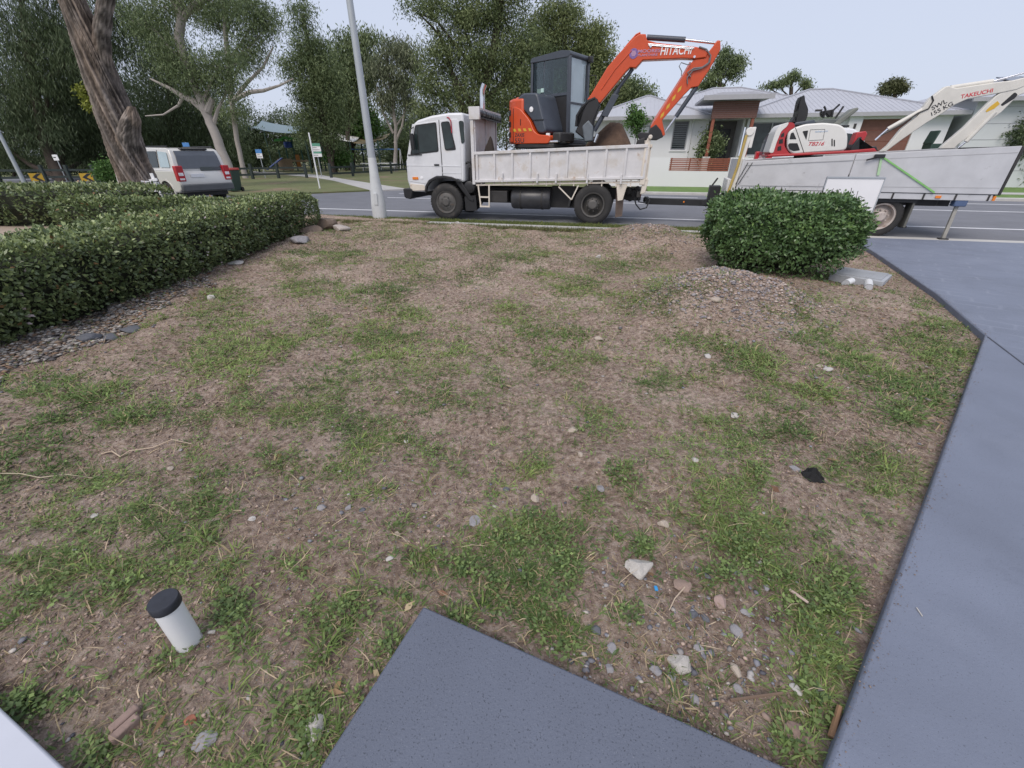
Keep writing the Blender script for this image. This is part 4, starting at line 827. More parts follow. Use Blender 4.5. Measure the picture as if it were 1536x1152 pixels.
# ---------------------------------------------------------------- white mini excavator on the trailer
mx_ = thing('mini_excavator', 'white and red mini excavator with open seat riding on the trailer', 'excavator', TR, (z2([(520, 600)], -.2)[0][0], 0, ZB + .02))
DN = -.36                                                       # near face of the body
def zt(pts, b=DN): return zoom(pts, 1100, 110, 230 / 1536, TR, b)
zd = ZB + .02
ctr = zt([(800, 800)])[0][0]
for b in (-.55, .30): MB().prism(rounded([(ctr - .75, zd), (ctr + .75, zd), (ctr + .85, zd + .2), (ctr + .75, zd + .4), (ctr - .75, zd + .4), (ctr - .85, zd + .2)], .15, 4), b, b + .25).build('crawler_track', RUBBER, mx_)
zb0 = zt([(700, 820)])[0][1]
MB().lathe([(.3, 0), (.3, max(.1, zb0 - zd - .35))], (ctr, 0, zd + .35), 'z', 20).build('slew_ring', STEEL, mx_)
MB().prism(zt([(340, 840), (340, 815), (1140, 775), (1410, 750), (1440, 785), (1200, 800)]), DN - .03, .45).build('red_deck', TBRED, mx_, bevel=.015)
MB().prism(zt(rounded([(352, 800), (425, 590), (470, 520), (560, 490), (612, 495), (620, 545), (560, 570), (520, 640), (510, 730), (560, 800), (590, 825), (400, 830)], 30)), DN, .40).build('red_tail', TBRED, mx_, bevel=.03)
MB().prism(zt(rounded([(352, 795), (425, 580), (470, 515), (560, 488), (540, 530), (480, 580), (430, 700), (400, 800)], 20)), DN - .012, .42).build('white_tail', TBWHITE, mx_, bevel=.03)
body = MB().prism(zt(rounded([(535, 690), (545, 590), (610, 545), (720, 508), (900, 495), (1060, 510), (1120, 550), (1145, 620), (1140, 740), (1110, 775), (720, 800), (590, 812), (540, 760)], 40)), DN - .02, .35).build('body_cover', TBWHITE, mx_, bevel=.04)
for pl in ([(560, 660), (575, 600), (600, 590), (630, 660)], [(545, 720), (560, 700), (640, 700), (665, 770), (600, 780), (560, 760)], [(690, 580), (748, 572), (728, 668)], [(980, 655), (992, 655), (992, 730), (980, 730)], [(1003, 665), (1015, 665), (1015, 732), (1003, 732)]):
    MB().prism(zt(rounded(pl, 8)), DN - .026, DN + .02).build('vent', BLACK, body)
for pl in ([(445, 735), (480, 725), (480, 770), (440, 775)], [(460, 665), (497, 655), (495, 700), (455, 705)], [(480, 610), (510, 590), (508, 630), (475, 640)]):
    MB().prism(zt(pl), DN - .008, DN + .03).build('tail_vent', BLACK, mx_)
MB().prism(zt([(618, 545), (624, 545), (708, 795), (702, 795)]), DN - .026, DN).build('cover_seam', BLACK, body)
for p, q in (((770, 565), (915, 560)), ((915, 560), (895, 665)), ((895, 665), (750, 675)), ((750, 675), (770, 565))):
    (a0, z0), (a1, z1) = zt([p, q]); MB().bar((a0, DN - .022, z0), (a1, DN - .022, z1), .006, .006).build('panel_seam', STEEL, body)
(ta, tz), = zt([(738, 725)]); text('TB216', .105, TR, ta, DN - .023, tz, R(1), REDDEC, mx_, shear=.3, xs=1.15)
(ta, tz), = zt([(815, 592)]); text('takeuchi', .05, TR, ta, DN - .023, tz, R(2), M('pale_blue_decal', (.45, .55, .68), .5), mx_, xs=1.5)
seat = MB().prism(zt(rounded([(640, 490), (665, 380), (690, 260), (715, 210), (735, 212), (740, 270), (772, 350), (765, 420), (740, 480)], 20)), -.2, .25).build('seat_back', BLACK, mx_, bevel=.03)
MB().prism(zt([(610, 520), (640, 485), (830, 460), (840, 500)]), -.24, .28).build('seat_base', NAVY, mx_, bevel=.02)
MB().prism(zt([(1020, 505), (1240, 340), (1275, 335), (1275, 360), (1080, 515)]), -.25, .2).build('canopy_bar', M('folded_rops_grey', (.17, .18, .16), .6, var=.2), mx_, bevel=.02)
MB().prism(zt([(850, 480), (960, 445), (1060, 450), (1060, 505), (850, 500)]), -.15, .2).build('console', M('console_grey', (.10, .11, .11), .6), mx_, bevel=.02)
for pts in ([(820, 372), (890, 370)], [(910, 330), (925, 365), (900, 450)], [(1065, 310), (1000, 370), (985, 440)], [(1105, 330), (1050, 410), (1020, 450)], [(675, 240), (640, 330), (620, 385)], [(1160, 390), (1110, 450)]):
    MB().tube([(a, -.1, z) for a, z in zt(pts, -.1)], .022, 7).build('control_lever', BLACK, mx_, smooth=True)
MB().prism(zt([(880, 380), (1000, 360), (990, 430), (960, 440), (930, 400), (900, 440), (880, 420)], -.05), -.08, .1).build('armrest', BLACK, mx_, bevel=.015)
MB().prism(zt([(570, 490), (600, 440), (615, 490)], -.1), -.2, .1).build('rear_bracket', BLACK, mx_)
MB().prism(zt([(1225, 590), (1315, 580), (1330, 610), (1250, 760), (1170, 770), (1180, 700)], -.2), -.3, -.02).build('swing_bracket', TBRED, mx_, bevel=.02)
MB().prism(zt([(1150, 740), (1230, 640), (1260, 640), (1240, 760), (1400, 730), (1420, 780), (1140, 780)], -.15), -.34, .1).build('boom_pivot', BLACK, mx_, bevel=.02)
BT = -.10
def zb(pts, b=BT): return zoom(pts, 1280, 100, 256 / 1092, TR, b)
mboom = MB().prism(zb([(165, 545), (215, 505), (300, 400), (400, 320), (440, 260), (480, 205), (580, 130), (600, 125), (650, 140), (880, 105), (1010, 90), (1092, 70), (1150, 55), (1170, 90), (1030, 150), (960, 165), (720, 210), (640, 245), (560, 300), (460, 360), (300, 470), (200, 545)]), BT - .07, BT + .07).build('boom', IVORY, mx_, bevel=.015)
def tz_(p, q, r, nm, mat, b=BT, par=None): 
    (a0, z0), (a1, z1) = zb([p, q], b); return MB().tube([(a0, b, z0), (a1, b, z1)], r, 10).build(nm, mat, par or mx_, smooth=True)
tz_((470, 260), (220, 400), .045, 'boom_cylinder', IVORY, BT - .02); tz_((220, 400), (140, 470), .022, 'boom_rod', CHROME, BT - .02)
tz_((620, 135), (890, 95), .045, 'stick_cylinder', IVORY, BT); tz_((890, 95), (1092, 40), .02, 'stick_rod', CHROME, BT)
MB().tube([(a, BT - .08, z) for a, z in zb([(170, 440), (300, 370), (400, 300), (470, 270), (500, 220), (490, 190)])], .014, 6).build('boom_hose', BLACK, mx_, smooth=True)
MB().prism(zb([(985, 90), (1060, 100), (1110, 60), (1250, 20), (1300, 60), (1180, 130), (1040, 190), (940, 290), (660, 500), (640, 525), (545, 525), (570, 500), (700, 390), (900, 190), (960, 150)]), BT - .06, BT + .06).build('stick', IVORY, mx_, bevel=.015)
tz_((905, 290), (720, 480), .042, 'bucket_cylinder', IVORY, BT - .06); tz_((720, 480), (670, 520), .02, 'bucket_rod', CHROME, BT - .06)
MB().prism(zb(rounded([(930, 245), (1020, 165), (1040, 180), (1020, 205), (940, 255)], 10)), BT - .064, BT - .055).build('stick_slot', BLACK, mx_)
MB().prism(zb([(835, 285), (860, 260), (910, 222), (925, 240), (890, 270), (840, 293)]), BT - .065, BT - .055).build('warning_decal', YELLOW, mx_)
(ta, tz), = zb([(492, 282)]); text('SWL', .115, TR, ta, BT - .072, tz, R(33), BLACKDEC, mx_, xs=1.1)
(ta, tz), = zb([(482, 322)]); text('155 KG', .11, TR, ta, BT - .072, tz, R(33), BLACKDEC, mx_, xs=1.1)
(ta, tz), = zb([(672, 207)]); text('TAKEUCHI', .10, TR, ta, BT - .072, tz, R(11), REDDEC, mx_, xs=1.05)
kq = zb([(560, 520)])[0]
MB().prism([(kq[0] - .1, kq[1] - .05), (kq[0] + .2, kq[1] - .05), (kq[0] + .28, kq[1] - .35), (kq[0] + .0, kq[1] - .5), (kq[0] - .3, kq[1] - .35), (kq[0] - .05, kq[1] - .3)], BT - .2, BT + .2).build('bucket', STEEL, mx_, bevel=.015)

# ---------------------------------------------------------------- cars
def make_car(name, label, fr, paint, group=None):
    c = thing(name, label, 'car', fr, (2.4, 0, 0))
    prof = [(-.02, .52), (-.06, .75), (0, 1.02), (.06, 1.18), (.12, 1.60), (.22, 1.80), (.40, 1.86), (2.0, 1.885), (2.55, 1.84), (2.75, 1.76), (3.35, 1.26), (3.55, 1.18), (4.45, 1.08), (4.68, .98), (4.76, .75), (4.74, .45), (4.4, .40)]
    def archp(cx, r=.46, n=8): return [(cx + r * math.cos(R(t)), .38 + r * math.sin(R(t)) * .96) for t in np.linspace(5, 175, n)]
    lowp = [p for p in prof if p[1] < 1.15]
    k_ = 3; lowp = lowp[:k_] + [(.055, 1.16), (3.6, 1.16)] + lowp[k_:]
    bo = MB().prism(lowp + archp(3.82) + archp(.95) + [(.2, .42)], -.94, .94).build('body', paint, c, bevel=.05, seg=3)
    gh = MB().prism([(.05, 1.12)] + [p for p in prof if p[1] > 1.15] + [(3.6, 1.12)], -.925, .925)
    gh.v = [(a, b * (1 - max(0, z - 1.12) * .16), z) for a, b, z in gh.v]     # tumblehome
    gh.build('greenhouse', paint, bo, bevel=.05, seg=3)
    def skin(poly, off, nm, mat, par, sgn=1, th=.012):
        m = MB().prism(poly, 0, 1); n = len(poly)
        m.v = [(a, sgn * (.94 * (1 - max(0, z - 1.15) * .16) + (off if b > .5 else off - th)), z) for a, b, z in m.v]; return m.build(nm, mat, par)
    for sg in (1, -1):
        skin(rounded([(.30, 1.25), (.36, 1.72), (.95, 1.76), (.95, 1.25)], .05), .006, 'rear_side_window', GLASSL, bo, sg)
        skin(rounded([(1.06, 1.24), (1.06, 1.76), (1.85, 1.76), (1.85, 1.24)], .05), .006, 'rear_door_window', GLASS, bo, sg)
        skin(rounded([(1.95, 1.24), (1.95, 1.76), (2.55, 1.72), (3.15, 1.24)], .05), .006, 'front_door_window', GLASS, bo, sg)
        skin([(-.0, 1.15), (3.3, 1.15), (3.3, 1.165), (-.0, 1.165)], .004, 'waist_line', WHITEDEC, bo, sg)
        for a in (1.0, 1.9, 3.05): skin([(a, .6), (a + .012, .6), (a + .012, 1.8 if a < 2.5 else 1.2), (a, 1.8 if a < 2.5 else 1.2)], .003, 'door_gap', BLACK, bo, sg)
        for a in (1.75, 2.85): skin([(a - .1, 1.06), (a + .1, 1.06), (a + .1, 1.09), (a - .1, 1.09)], .02, 'door_handle', paint, bo, sg, .03)
        b = sg * .96
        for a in (3.82, .95): wheel(c, a, b, .375, .375, .24, sg, .66, mat_rim=M('silver_wheel', (.35,.35,.36), .4, .3))
        for cx in (3.82, .95):
            o_ = [(cx + .50 * math.cos(R(t)), .38 + .48 * math.sin(R(t))) for t in np.linspace(-2, 182, 12)] + [(cx + .44 * math.cos(R(t)), .38 + .43 * math.sin(R(t))) for t in np.linspace(182, -2, 12)]
            skin(o_, .012, 'wheel_arch', paint, bo, sg, .05)
        MB().box(3.0, 3.18, sg * .97 - .11 * (sg < 0), sg * .97 + .11 * (sg > 0), 1.22, 1.42).build('mirror', paint, c, bevel=.03)
        MB().box(.35, 2.4, sg * .76 - .015, sg * .76 + .015, 1.88, 1.93).build('roof_rail', BLACK, c, bevel=.008)
        # tail lights stand at the corners
        m = MB().box(-.075, .12, min(sg * .70, sg * .945), max(sg * .70, sg * .945), .80, 1.30).build('tail_light', REDL, bo, bevel=.02)
        MB().box(-.081, -.06, min(sg * .74, sg * .90), max(sg * .74, sg * .90), .98, 1.08).build('tail_light_clear', WHITEDEC, m, bevel=.008)
        MB().box(-.081, -.06, min(sg * .74, sg * .90), max(sg * .74, sg * .90), .84, .90).build('tail_light_clear', WHITEDEC, m, bevel=.008)
        MB().box(4.62, 4.77, min(sg * .58, sg * .88), max(sg * .58, sg * .88), .80, .98).build('headlight', GLASSL, bo, bevel=.02)
    g = [(.085, 1.26), (.10, 1.36), (.125, 1.62), (.20, 1.76)]
    m = MB(); V = []
    for zz, aa in ((1.20, .055), (1.62, .105), (1.77, .185)):
        hw = .76 - max(0, zz - 1.2) * .12
        V += [(aa - .02, hw, zz), (aa - .02, -hw, zz)]
    V += [(a + .03, b, z) for a, b, z in V]
    m.add(V, [(0, 1, 3, 2), (2, 3, 5, 4), (6, 8, 9, 7), (8, 10, 11, 9), (0, 2, 8, 6), (2, 4, 10, 8), (1, 7, 9, 3), (3, 9, 11, 5), (4, 5, 11, 10), (0, 6, 7, 1)])
    m.build('rear_window', M('rear_glass', (.07, .08, .10), .06, spec=.9), bo)
    # stepped lower edge of the tailgate glass
    MB().box(.02, .075, -.66, .05, 1.13, 1.25).build('rear_window_step', MATS['rear_glass'], bo)
    MB().box(.14, .32, -.45, .45, 1.80, 1.855).build('brake_light', BLACK, bo, bevel=.01)
    MB().box(-.045, -.012, .02, .50, .92, 1.04).build('number_plate', WHITEDEC, bo, bevel=.005)
    MB().box(-.052, -.04, -.72, .72, .715, .735).build('tailgate_gap', BLACK, bo)
    MB().box(-.12, .10, -.93, .93, .46, .70).build('rear_bumper', M('bumper_grey', (.10, .105, .11), .5), c, bevel=.04)
    MB().box(4.60, 4.82, -.9, .9, .42, .70).build('front_bumper', paint, c, bevel=.05)
    MB().box(.2, 4.5, -.8, .8, .28, .5).build('underbody', BLACK, c)
    wsp = MB(); wsp.add([(2.76, .66, 1.765), (2.76, -.66, 1.765), (3.37, -.78, 1.27), (3.37, .78, 1.27), (2.73, .66, 1.72), (2.73, -.66, 1.72), (3.34, -.78, 1.22), (3.34, .78, 1.22)], [(0, 1, 2, 3), (4, 7, 6, 5), (0, 4, 5, 1), (1, 5, 6, 2), (2, 6, 7, 3), (3, 7, 4, 0)])
    wsp.build('windscreen', GLASS, bo)
    return c
hd = math.atan2(.48, -.87)
_b = Vector((-11.95, 16.65)); _bv = Vector((-math.sin(hd), math.cos(hd)))
_o = _b - _bv * .94
make_car('parked_car', 'champagne coloured four wheel drive wagon seen from behind by the big trunk', Frame(_o.x, _o.y, hd), M('champagne_car_paint', (.66, .645, .61), .3, .15, var=.03, coat=.5))
_o = ST.W(5.6, 21.7)
make_car('parked_van', 'tall white van parked across the street behind the trailer', Frame(_o.x, _o.y, TH), M('white_car_paint', (.74, .75, .77), .3, var=.03, coat=.5)).scale = (1.05, 1.05, 1.36)
# ================================================================== STREET FURNITURE AND PARK
def pt(u, v, z=.06): return G(u, v, z)
# lamp pole by the kerb
b = ST.W(-6.50, 11.28)
lp = thing('lamp_pole', 'tall grey street lamp pole with thick pale flared base', 'lamp pole', CAMF, (b.x, b.y, .05))
MB().lathe([(.185, 0), (.20, .12), (.195, .45), (.165, .75), (.12, 1.15), (.105, 1.55)], (b.x, b.y, .03), 'z', 12).build('base_sleeve', PALEPOLE, lp, smooth=True)
MB().lathe([(.10, 1.5), (.085, 3.5), (.068, 6), (.05, 9.4)], (b.x, b.y, .05), 'z', 12).build('shaft', GALV, lp, smooth=True)
MB().tube([(b.x, b.y, 9.3), (b.x + .1, b.y + .5, 9.75), (b.x + .4, b.y + 1.9, 9.95)], .035, 8).build('outreach_arm', GALV, lp, smooth=True)
MB().box(b.x + .25, b.x + .6, b.y + 1.8, b.y + 2.5, 9.86, 10.0).build('lantern', GALV, lp, bevel=.04)
MB().box(b.x - .05, b.x + .05, b.y - .205, b.y - .17, .45, .75).build('access_door', PALEPOLE, lp, bevel=.01)
# second pole far left
q = AT(37, 275, 27.5)
p2 = thing('lamp_pole', 'slim pale pole standing behind the clipped hedge by the chevrons', 'lamp pole', CAMF, (q.x, q.y, .05))
MB().lathe([(.11, 0), (.10, 1.2), (.075, 5), (.06, 8)], (q.x, q.y, .05), 'z', 10).build('shaft', GALV, p2, smooth=True)
MB().tube([(q.x, q.y, 7.9), (q.x + .3, q.y - .2, 8.3), (q.x + 1.3, q.y - .8, 8.4)], .04, 8).build('outreach_arm', GALV, p2, smooth=True)
# chevron boards
def chevron(u, lab):
    c = AT(u, 266, 28.3); fr = Frame(c.x, c.y, R(38))
    t = thing('chevron_sign', lab, 'sign', fr, (0, 0, .05))
    z0 = c.z - .21
    for a in (-.3, .3): MB().box(a * .6 - .02, a * .6 + .02, .02, .06, .05, z0 + .38).build('post', STEEL, t)
    MB().box(-.29, .29, -.01, .015, z0, z0 + .43).build('board', YELLOW, t, bevel=.005)
    MB().prism([(.27, z0 + .012), (.08, z0 + .012), (-.19, z0 + .215), (.08, z0 + .418), (.27, z0 + .418), (.0, z0 + .215)], -.018, -.011).build('arrow', BLACKDEC, t)
chevron(55, 'yellow chevron board with black arrow beside the slim pale pole'); chevron(130, 'yellow chevron board with black arrow between dark trunks and the big tree')
# post and rail fences
FEN = M('dark_stained_timber', (.03, .042, .04), .8, var=.3)
def fence(pts, label, h=1.02):
    t = thing('post_and_rail_fence', label, 'fence', CAMF, (pts[0].x, pts[0].y, .05))
    for p in pts: MB().box(p.x - .09, p.x + .09, p.y - .09, p.y + .09, .03, .05 + h).build('post', FEN, t, bevel=.02)
    for p, q in zip(pts[:-1], pts[1:]):
        for z in (.36, .78): MB().bar((p.x, p.y, z), (q.x, q.y, z + random.uniform(-.04, .04)), .07, .13).build('rail', FEN, t)
fence([AT(u, v, Y) for u, v, Y in [(340, 265, 33.6), (379, 265, 34.6), (418, 265, 35.6), (460, 265, 36.4)]], 'dark post and rail fence left of the path gap beside the bin')
fence([AT(u, v, Y) for u, v, Y in [(497, 265, 36.5), (530, 265, 39.2), (562, 265, 42), (588, 265, 45), (612, 265, 48), (636, 265, 51)]], 'dark post and rail fence running back right of the path gap')
fence([AT(u, v, Y) for u, v, Y in [(-40, 270, 29), (0, 270, 29.4), (35, 270, 29.8), (70, 270, 30.2), (107, 270, 30.6), (146, 270, 31), (185, 270, 31.4), (224, 268, 31.9), (262, 267, 32.4), (300, 266, 33)]], 'dark post and rail fence behind the yellow chevron boards')
def sign(u, vt, vb, Y, wpx, hpx, label, boards, lean=0):
    base = AT(u, vb, Y); top = AT(u, vt, Y); t_ = Y / ray(u, vt)[1] / F_PX
    s = thing('park_sign', label, 'sign', CAMF, (base.x, base.y, .05)); x = base.x
    MB().tube([(x, Y, .03), (x, Y, top.z + .02)], .03, 8).build('post', GALV, s)
    z = top.z; wd = wpx * t_
    for frac, m, ch in boards:
        hh = hpx * t_ * frac; MB().box(x - wd / 2, x + wd / 2, Y - .05, Y - .03, z - hh + .01, z).build('board', m, s, bevel=.004)
        for k in range(ch): MB().box(x - wd * .38, x + wd * (.1 + .25 * (k % 2)), Y - .054, Y - .05, z - hh * (k + .8) / (ch + .5), z - hh * (k + .55) / (ch + .5)).build('printed_line', BLACKDEC if m is WHITEDEC else WHITEDEC, s)
        z -= hh
BLUE = M('sign_blue', (.08, .24, .55), .5); GRN = M('sign_green', (.12, .33, .24), .5)
sign(396, 224, 258, 36, 9, 12, 'blue and white park notice near the playground', [(.45, BLUE, 0), (.55, WHITEDEC, 2)])
sign(292, 214, 256, 30, 10, 18, 'blue and white notice showing above the wagon roof', [(.5, BLUE, 0), (.5, WHITEDEC, 1)])
sign(482, 215, 262, 37.5, 14, 18, 'green and white notice board by the path gap', [(.22, GRN, 0), (.38, WHITEDEC, 2), (.15, GRN, 0), (.25, WHITEDEC, 1)])
sign(102, 232, 275, 31, 8, 8, 'small white notice on a thin post among dark trees', [(1, WHITEDEC, 1)])
c = AT(480, 283.5, 24.6)
mk = thing('marker_post', 'thin white marker post at the road edge by the park path', 'post', CAMF, (c.x, c.y, .05))
MB().lathe([(.035, 0), (.035, 2.55), (.01, 2.6)], (c.x, c.y, .03), 'z', 10).build('shaft', WHITEDEC, mk); MB().box(c.x - .045, c.x + .045, c.y - .05, c.y + .05, .03, .10).build('foot', CONC, mk)
# wheelie bin
c = AT(353, 289, 22.6)
bn = thing('wheelie_bin', 'dark green wheelie bin with red lid beside the wagon', 'bin', CAMF, (c.x, c.y, .05))
m = MB(); m.add([(c.x - .23, c.y - .27, .1), (c.x + .23, c.y - .27, .1), (c.x + .23, c.y + .27, .1), (c.x - .23, c.y + .27, .1), (c.x - .29, c.y - .36, 1.0), (c.x + .29, c.y - .36, 1.0), (c.x + .29, c.y + .36, 1.0), (c.x - .29, c.y + .36, 1.0)], [(0, 3, 2, 1), (4, 5, 6, 7), (0, 1, 5, 4), (1, 2, 6, 5), (2, 3, 7, 6), (3, 0, 4, 7)]); m.build('tub', DKGREEN, bn, bevel=.03)
MB().prism([(c.x - .31, 1.0), (c.x + .31, 1.0), (c.x + .28, 1.09), (c.x - .28, 1.09)], c.y - .39, c.y + .37).build('lid', M('red_lid', (.42, .05, .04), .5), bn, bevel=.02)
for s in (-1, 1): MB().lathe([(.1, -.03), (.1, .03)], (c.x + s * .27, c.y + .25, .16), 'a', 14).build('wheel', BLACK, bn)
MB().tube([(c.x - .2, c.y + .4, .98), (c.x + .2, c.y + .4, .98)], .018, 8).build('handle', DKGREEN, bn)
c = ST.W(15.6, 29.6)
bn2 = thing('wheelie_bin', 'open dark green bin against the pale wall behind the trailer', 'bin', ST, (15.6, 29.6, .1))
m = MB(); x, y = 15.6, 29.6
m.add([(x - .3, y - .3, .15), (x + .3, y - .3, .15), (x + .3, y + .3, .15), (x - .3, y + .3, .15), (x - .4, y - .4, 2.15), (x + .4, y - .4, 2.15), (x + .4, y + .4, 2.15), (x - .4, y + .4, 2.15)], [(0, 3, 2, 1), (4, 5, 6, 7), (0, 1, 5, 4), (1, 2, 6, 5), (2, 3, 7, 6), (3, 0, 4, 7)]); m.build('tub', DKGREEN, bn2, bevel=.03)
MB().prism([(x - .42, 2.15), (x - .34, 2.15), (x - .22, 2.72), (x - .30, 2.74)], y - .4, y + .4).build('lid', DKGREEN, bn2, bevel=.02)
# playground
PY = 52.0
def PX(u, v, Y=PY): return AT(u, v, Y)
pg = thing('play_tower', 'play tower with blue drum, slide and orange climbing panel in the park', 'playground', CAMF, (PX(437, 252).x, PY, .05))
for u in (425, 436, 447, 458): 
    a = PX(u, 255); t = PX(u, 205 if u in (436, 447) else 225); MB().tube([(a.x, PY, .05), (a.x, PY, t.z)], .07, 8).build('post', M('play_green', (.03, .12, .10), .5), pg)
a, b_ = PX(421, 244), PX(460, 236); MB().box(a.x, b_.x, PY - .7, PY + .7, a.z + .1, a.z + .25).build('platform', M('play_tan', (.45, .33, .22), .6), pg)
a, b_ = PX(424, 252), PX(442, 238); MB().box(a.x, b_.x, PY - .8, PY - .72, .15, b_.z).build('climbing_panel', MATS['play_tan'], pg)
a = PX(432, 217); MB().lathe([(.35, -.3), (.42, -.25), (.42, .25), (.35, .3)], (a.x, PY, a.z), 'z', 16).build('blue_drum', M('play_blue', (.04, .10, .45), .4), pg, smooth=True)
a, b_ = PX(430, 240), PX(416, 254); MB().bar((a.x, PY - 1.0, a.z + .2), (b_.x, PY - 2.2, .25), .55, .08).build('slide', MATS['play_blue'], pg)
a, b_ = PX(446, 232), PX(449, 250); MB().box(a.x, a.x + .4, PY - .6, PY - .5, .3, a.z).build('orange_panel', M('play_orange', (.55, .22, .06), .5), pg)
for u, v in ((430, 209), (420, 212), (440, 210)):
    a = PX(u, v); MB().prism([(a.x - .5, a.z), (a.x + .5, a.z + .05), (a.x + .3, a.z + .25), (a.x - .3, a.z + .22)], PY - .4, PY + .2).build('leaf_canopy', M('play_lime', (.14, .50, .12), .5), pg)
def sail(name, pts, label, mat, Y0):
    P4 = [AT(u, v, Y) for u, v, Y in pts]
    s = thing('shade_sail', label, 'shade sail', CAMF, (P4[0].x, P4[0].y, .05)); N = 10; V = []; Fq = []
    for j in range(N + 1):
        for i in range(N + 1):
            u_, v_ = i / N, j / N; p = (P4[0] * (1 - u_) + P4[1] * u_) * (1 - v_) + (P4[3] * (1 - u_) + P4[2] * u_) * v_
            sag = -.9 * (u_ * (1 - u_) + v_ * (1 - v_)); V.append((p.x, p.y, p.z + sag))
    for j in range(N):
        for i in range(N): k = j * (N + 1) + i; Fq.append((k, k + 1, k + N + 2, k + N + 1))
    m = MB(); m.v = V + [(x, y, z - .02) for x, y, z in V]; o = len(V); m.f = Fq + [tuple(i + o for i in q[::-1]) for q in Fq]
    m.build('canopy', mat, s, smooth=True)
    for p in P4: MB().tube([(p.x, p.y, .03), (p.x, p.y, p.z)], .09, 8).build('post', DKGREEN, s)
sail('a', [(372, 190, 48), (456, 199, 46), (470, 189, 58), (392, 181, 60)], 'blue grey shade sail over the playground', M('sail_blue_grey', (.17, .23, .26), .8), 50)
sail('b', [(478, 196, 52), (524, 212, 50), (540, 204, 60), (492, 184, 62)], 'white shade sail beside the tan one', M('sail_white', (.75, .75, .73), .8), 52)
sail('c', [(524, 213, 52), (566, 210, 52), (585, 200, 62), (540, 202, 62)], 'tan shade sail over the picnic corner', M('sail_tan', (.33, .26, .14), .8), 52)
sg = thing('swing_set', 'swing frame with blue top bar behind the fence', 'swing', CAMF, (PX(550, 245, 56).x, 56, .05))
a, b_ = PX(508, 224, 56), PX(600, 225, 56)
MB().tube([(a.x, 56, a.z), (b_.x, 56, a.z)], .07, 8).build('top_bar', M('swing_blue', (.10, .25, .55), .5), sg)
for x in (a.x, (a.x + b_.x) / 2, b_.x):
    for s in (-1, 1): MB().tube([(x, 56 + s * .9, .03), (x, 56, a.z)], .05, 8).build('leg', WHITEDEC, sg)
for f in (.2, .35, .65, .8):
    x = a.x + (b_.x - a.x) * f; MB().box(x - .2, x + .2, 55.9, 56.1, .5, .55).build('seat', BLACK, sg)
    for s in (-.18, .18): MB().tube([(x + s, 56, .55), (x + s, 56, a.z)], .012, 5).build('chain', STEEL, sg)
for k, (u, Y) in enumerate(((555, 50), (582, 51.5))):
    c = PX(u, 244, Y); t = thing('picnic_table', ['pale picnic table with side benches under the tan shade sail', 'pale picnic table with side benches beside the lamp pole'][k], 'table', CAMF, (c.x, Y, .05), 'picnic tables in the park')
    MB().box(c.x - .9, c.x + .9, Y - .4, Y + .4, .80, .86).build('top', WHITEDEC, t)
    for s in (-1, 1): MB().box(c.x - .9, c.x + .9, Y + s * .75 - .14, Y + s * .75 + .14, .48, .53).build('bench', WHITEDEC, t)
    for x in (-.7, .7): MB().bar((c.x + x, Y - .75, .5), (c.x + x, Y + .75, .5), .06, .06).bar((c.x + x, Y - .5, .03), (c.x + x, Y - .15, .82), .06, .06).bar((c.x + x, Y + .5, .03), (c.x + x, Y + .15, .82), .06, .06).build('frame', GALV, t)
# white corflute board by the big tree
c = AT(238, 290, 13.9); c.z = 0; BO = .35
wb = thing('folded_board', 'white folded sign board and stake left at the foot of the big tree', 'board', CAMF, (c.x, c.y, .05))
MB().prism([(c.x - .40, .18 + BO), (c.x + .10, .15 + BO), (c.x + .12, .58 + BO), (c.x - .38, .62 + BO)], c.y - .02, c.y + .01).build('panel', WHITEDEC, wb)
MB().prism([(c.x - .38, .19 + BO), (c.x - .12, .18 + BO), (c.x - .12, .58 + BO), (c.x - .37, .60 + BO)], c.y - .03, c.y - .021).build('printed_half', M('pale_print_grey', (.35, .36, .40), .6), wb)
MB().bar((c.x + .10, c.y - .045, .0), (c.x + .03, c.y - .045, .82 + BO), .09, .03).build('stake', WHITEDEC, wb)
MB().bar((c.x - .08, c.y - .07, .62 + BO), (c.x + .16, c.y - .07, .66 + BO), .03, .07).build('cross_piece', WHITEDEC, wb)
# white sale board behind the bush
SB = 9.3
q = [ST.px(*p, SB) for p in [(1242, 266), (1327, 268), (1314, 306), (1238, 300)]]
sb = thing('sale_board', 'blank white board on stakes standing behind the round bush', 'board', ST, (q[0][0] + .4, SB, .05))
a0, a1, zt = q[0][0], q[1][0], q[0][1]
MB().box(a0, a1, SB, SB + .02, zt - .62, zt - .012).build('panel', WHITEDEC, sb)
MB().box(a0 - .01, a1 + .01, SB - .012, SB + .03, zt - .012, zt + .012).build('top_frame', GALV, sb); MB().box(a0 - .015, a0, SB - .01, SB + .03, zt - .63, zt).build('side_frame', GALV, sb); MB().box(a1, a1 + .015, SB - .01, SB + .03, zt - .63, zt).build('side_frame', GALV, sb)
for a in (a0 + .1, a1 - .1): MB().box(a - .02, a + .02, SB + .021, SB + .06, -.05, zt - .1).build('stake', GALV, sb)
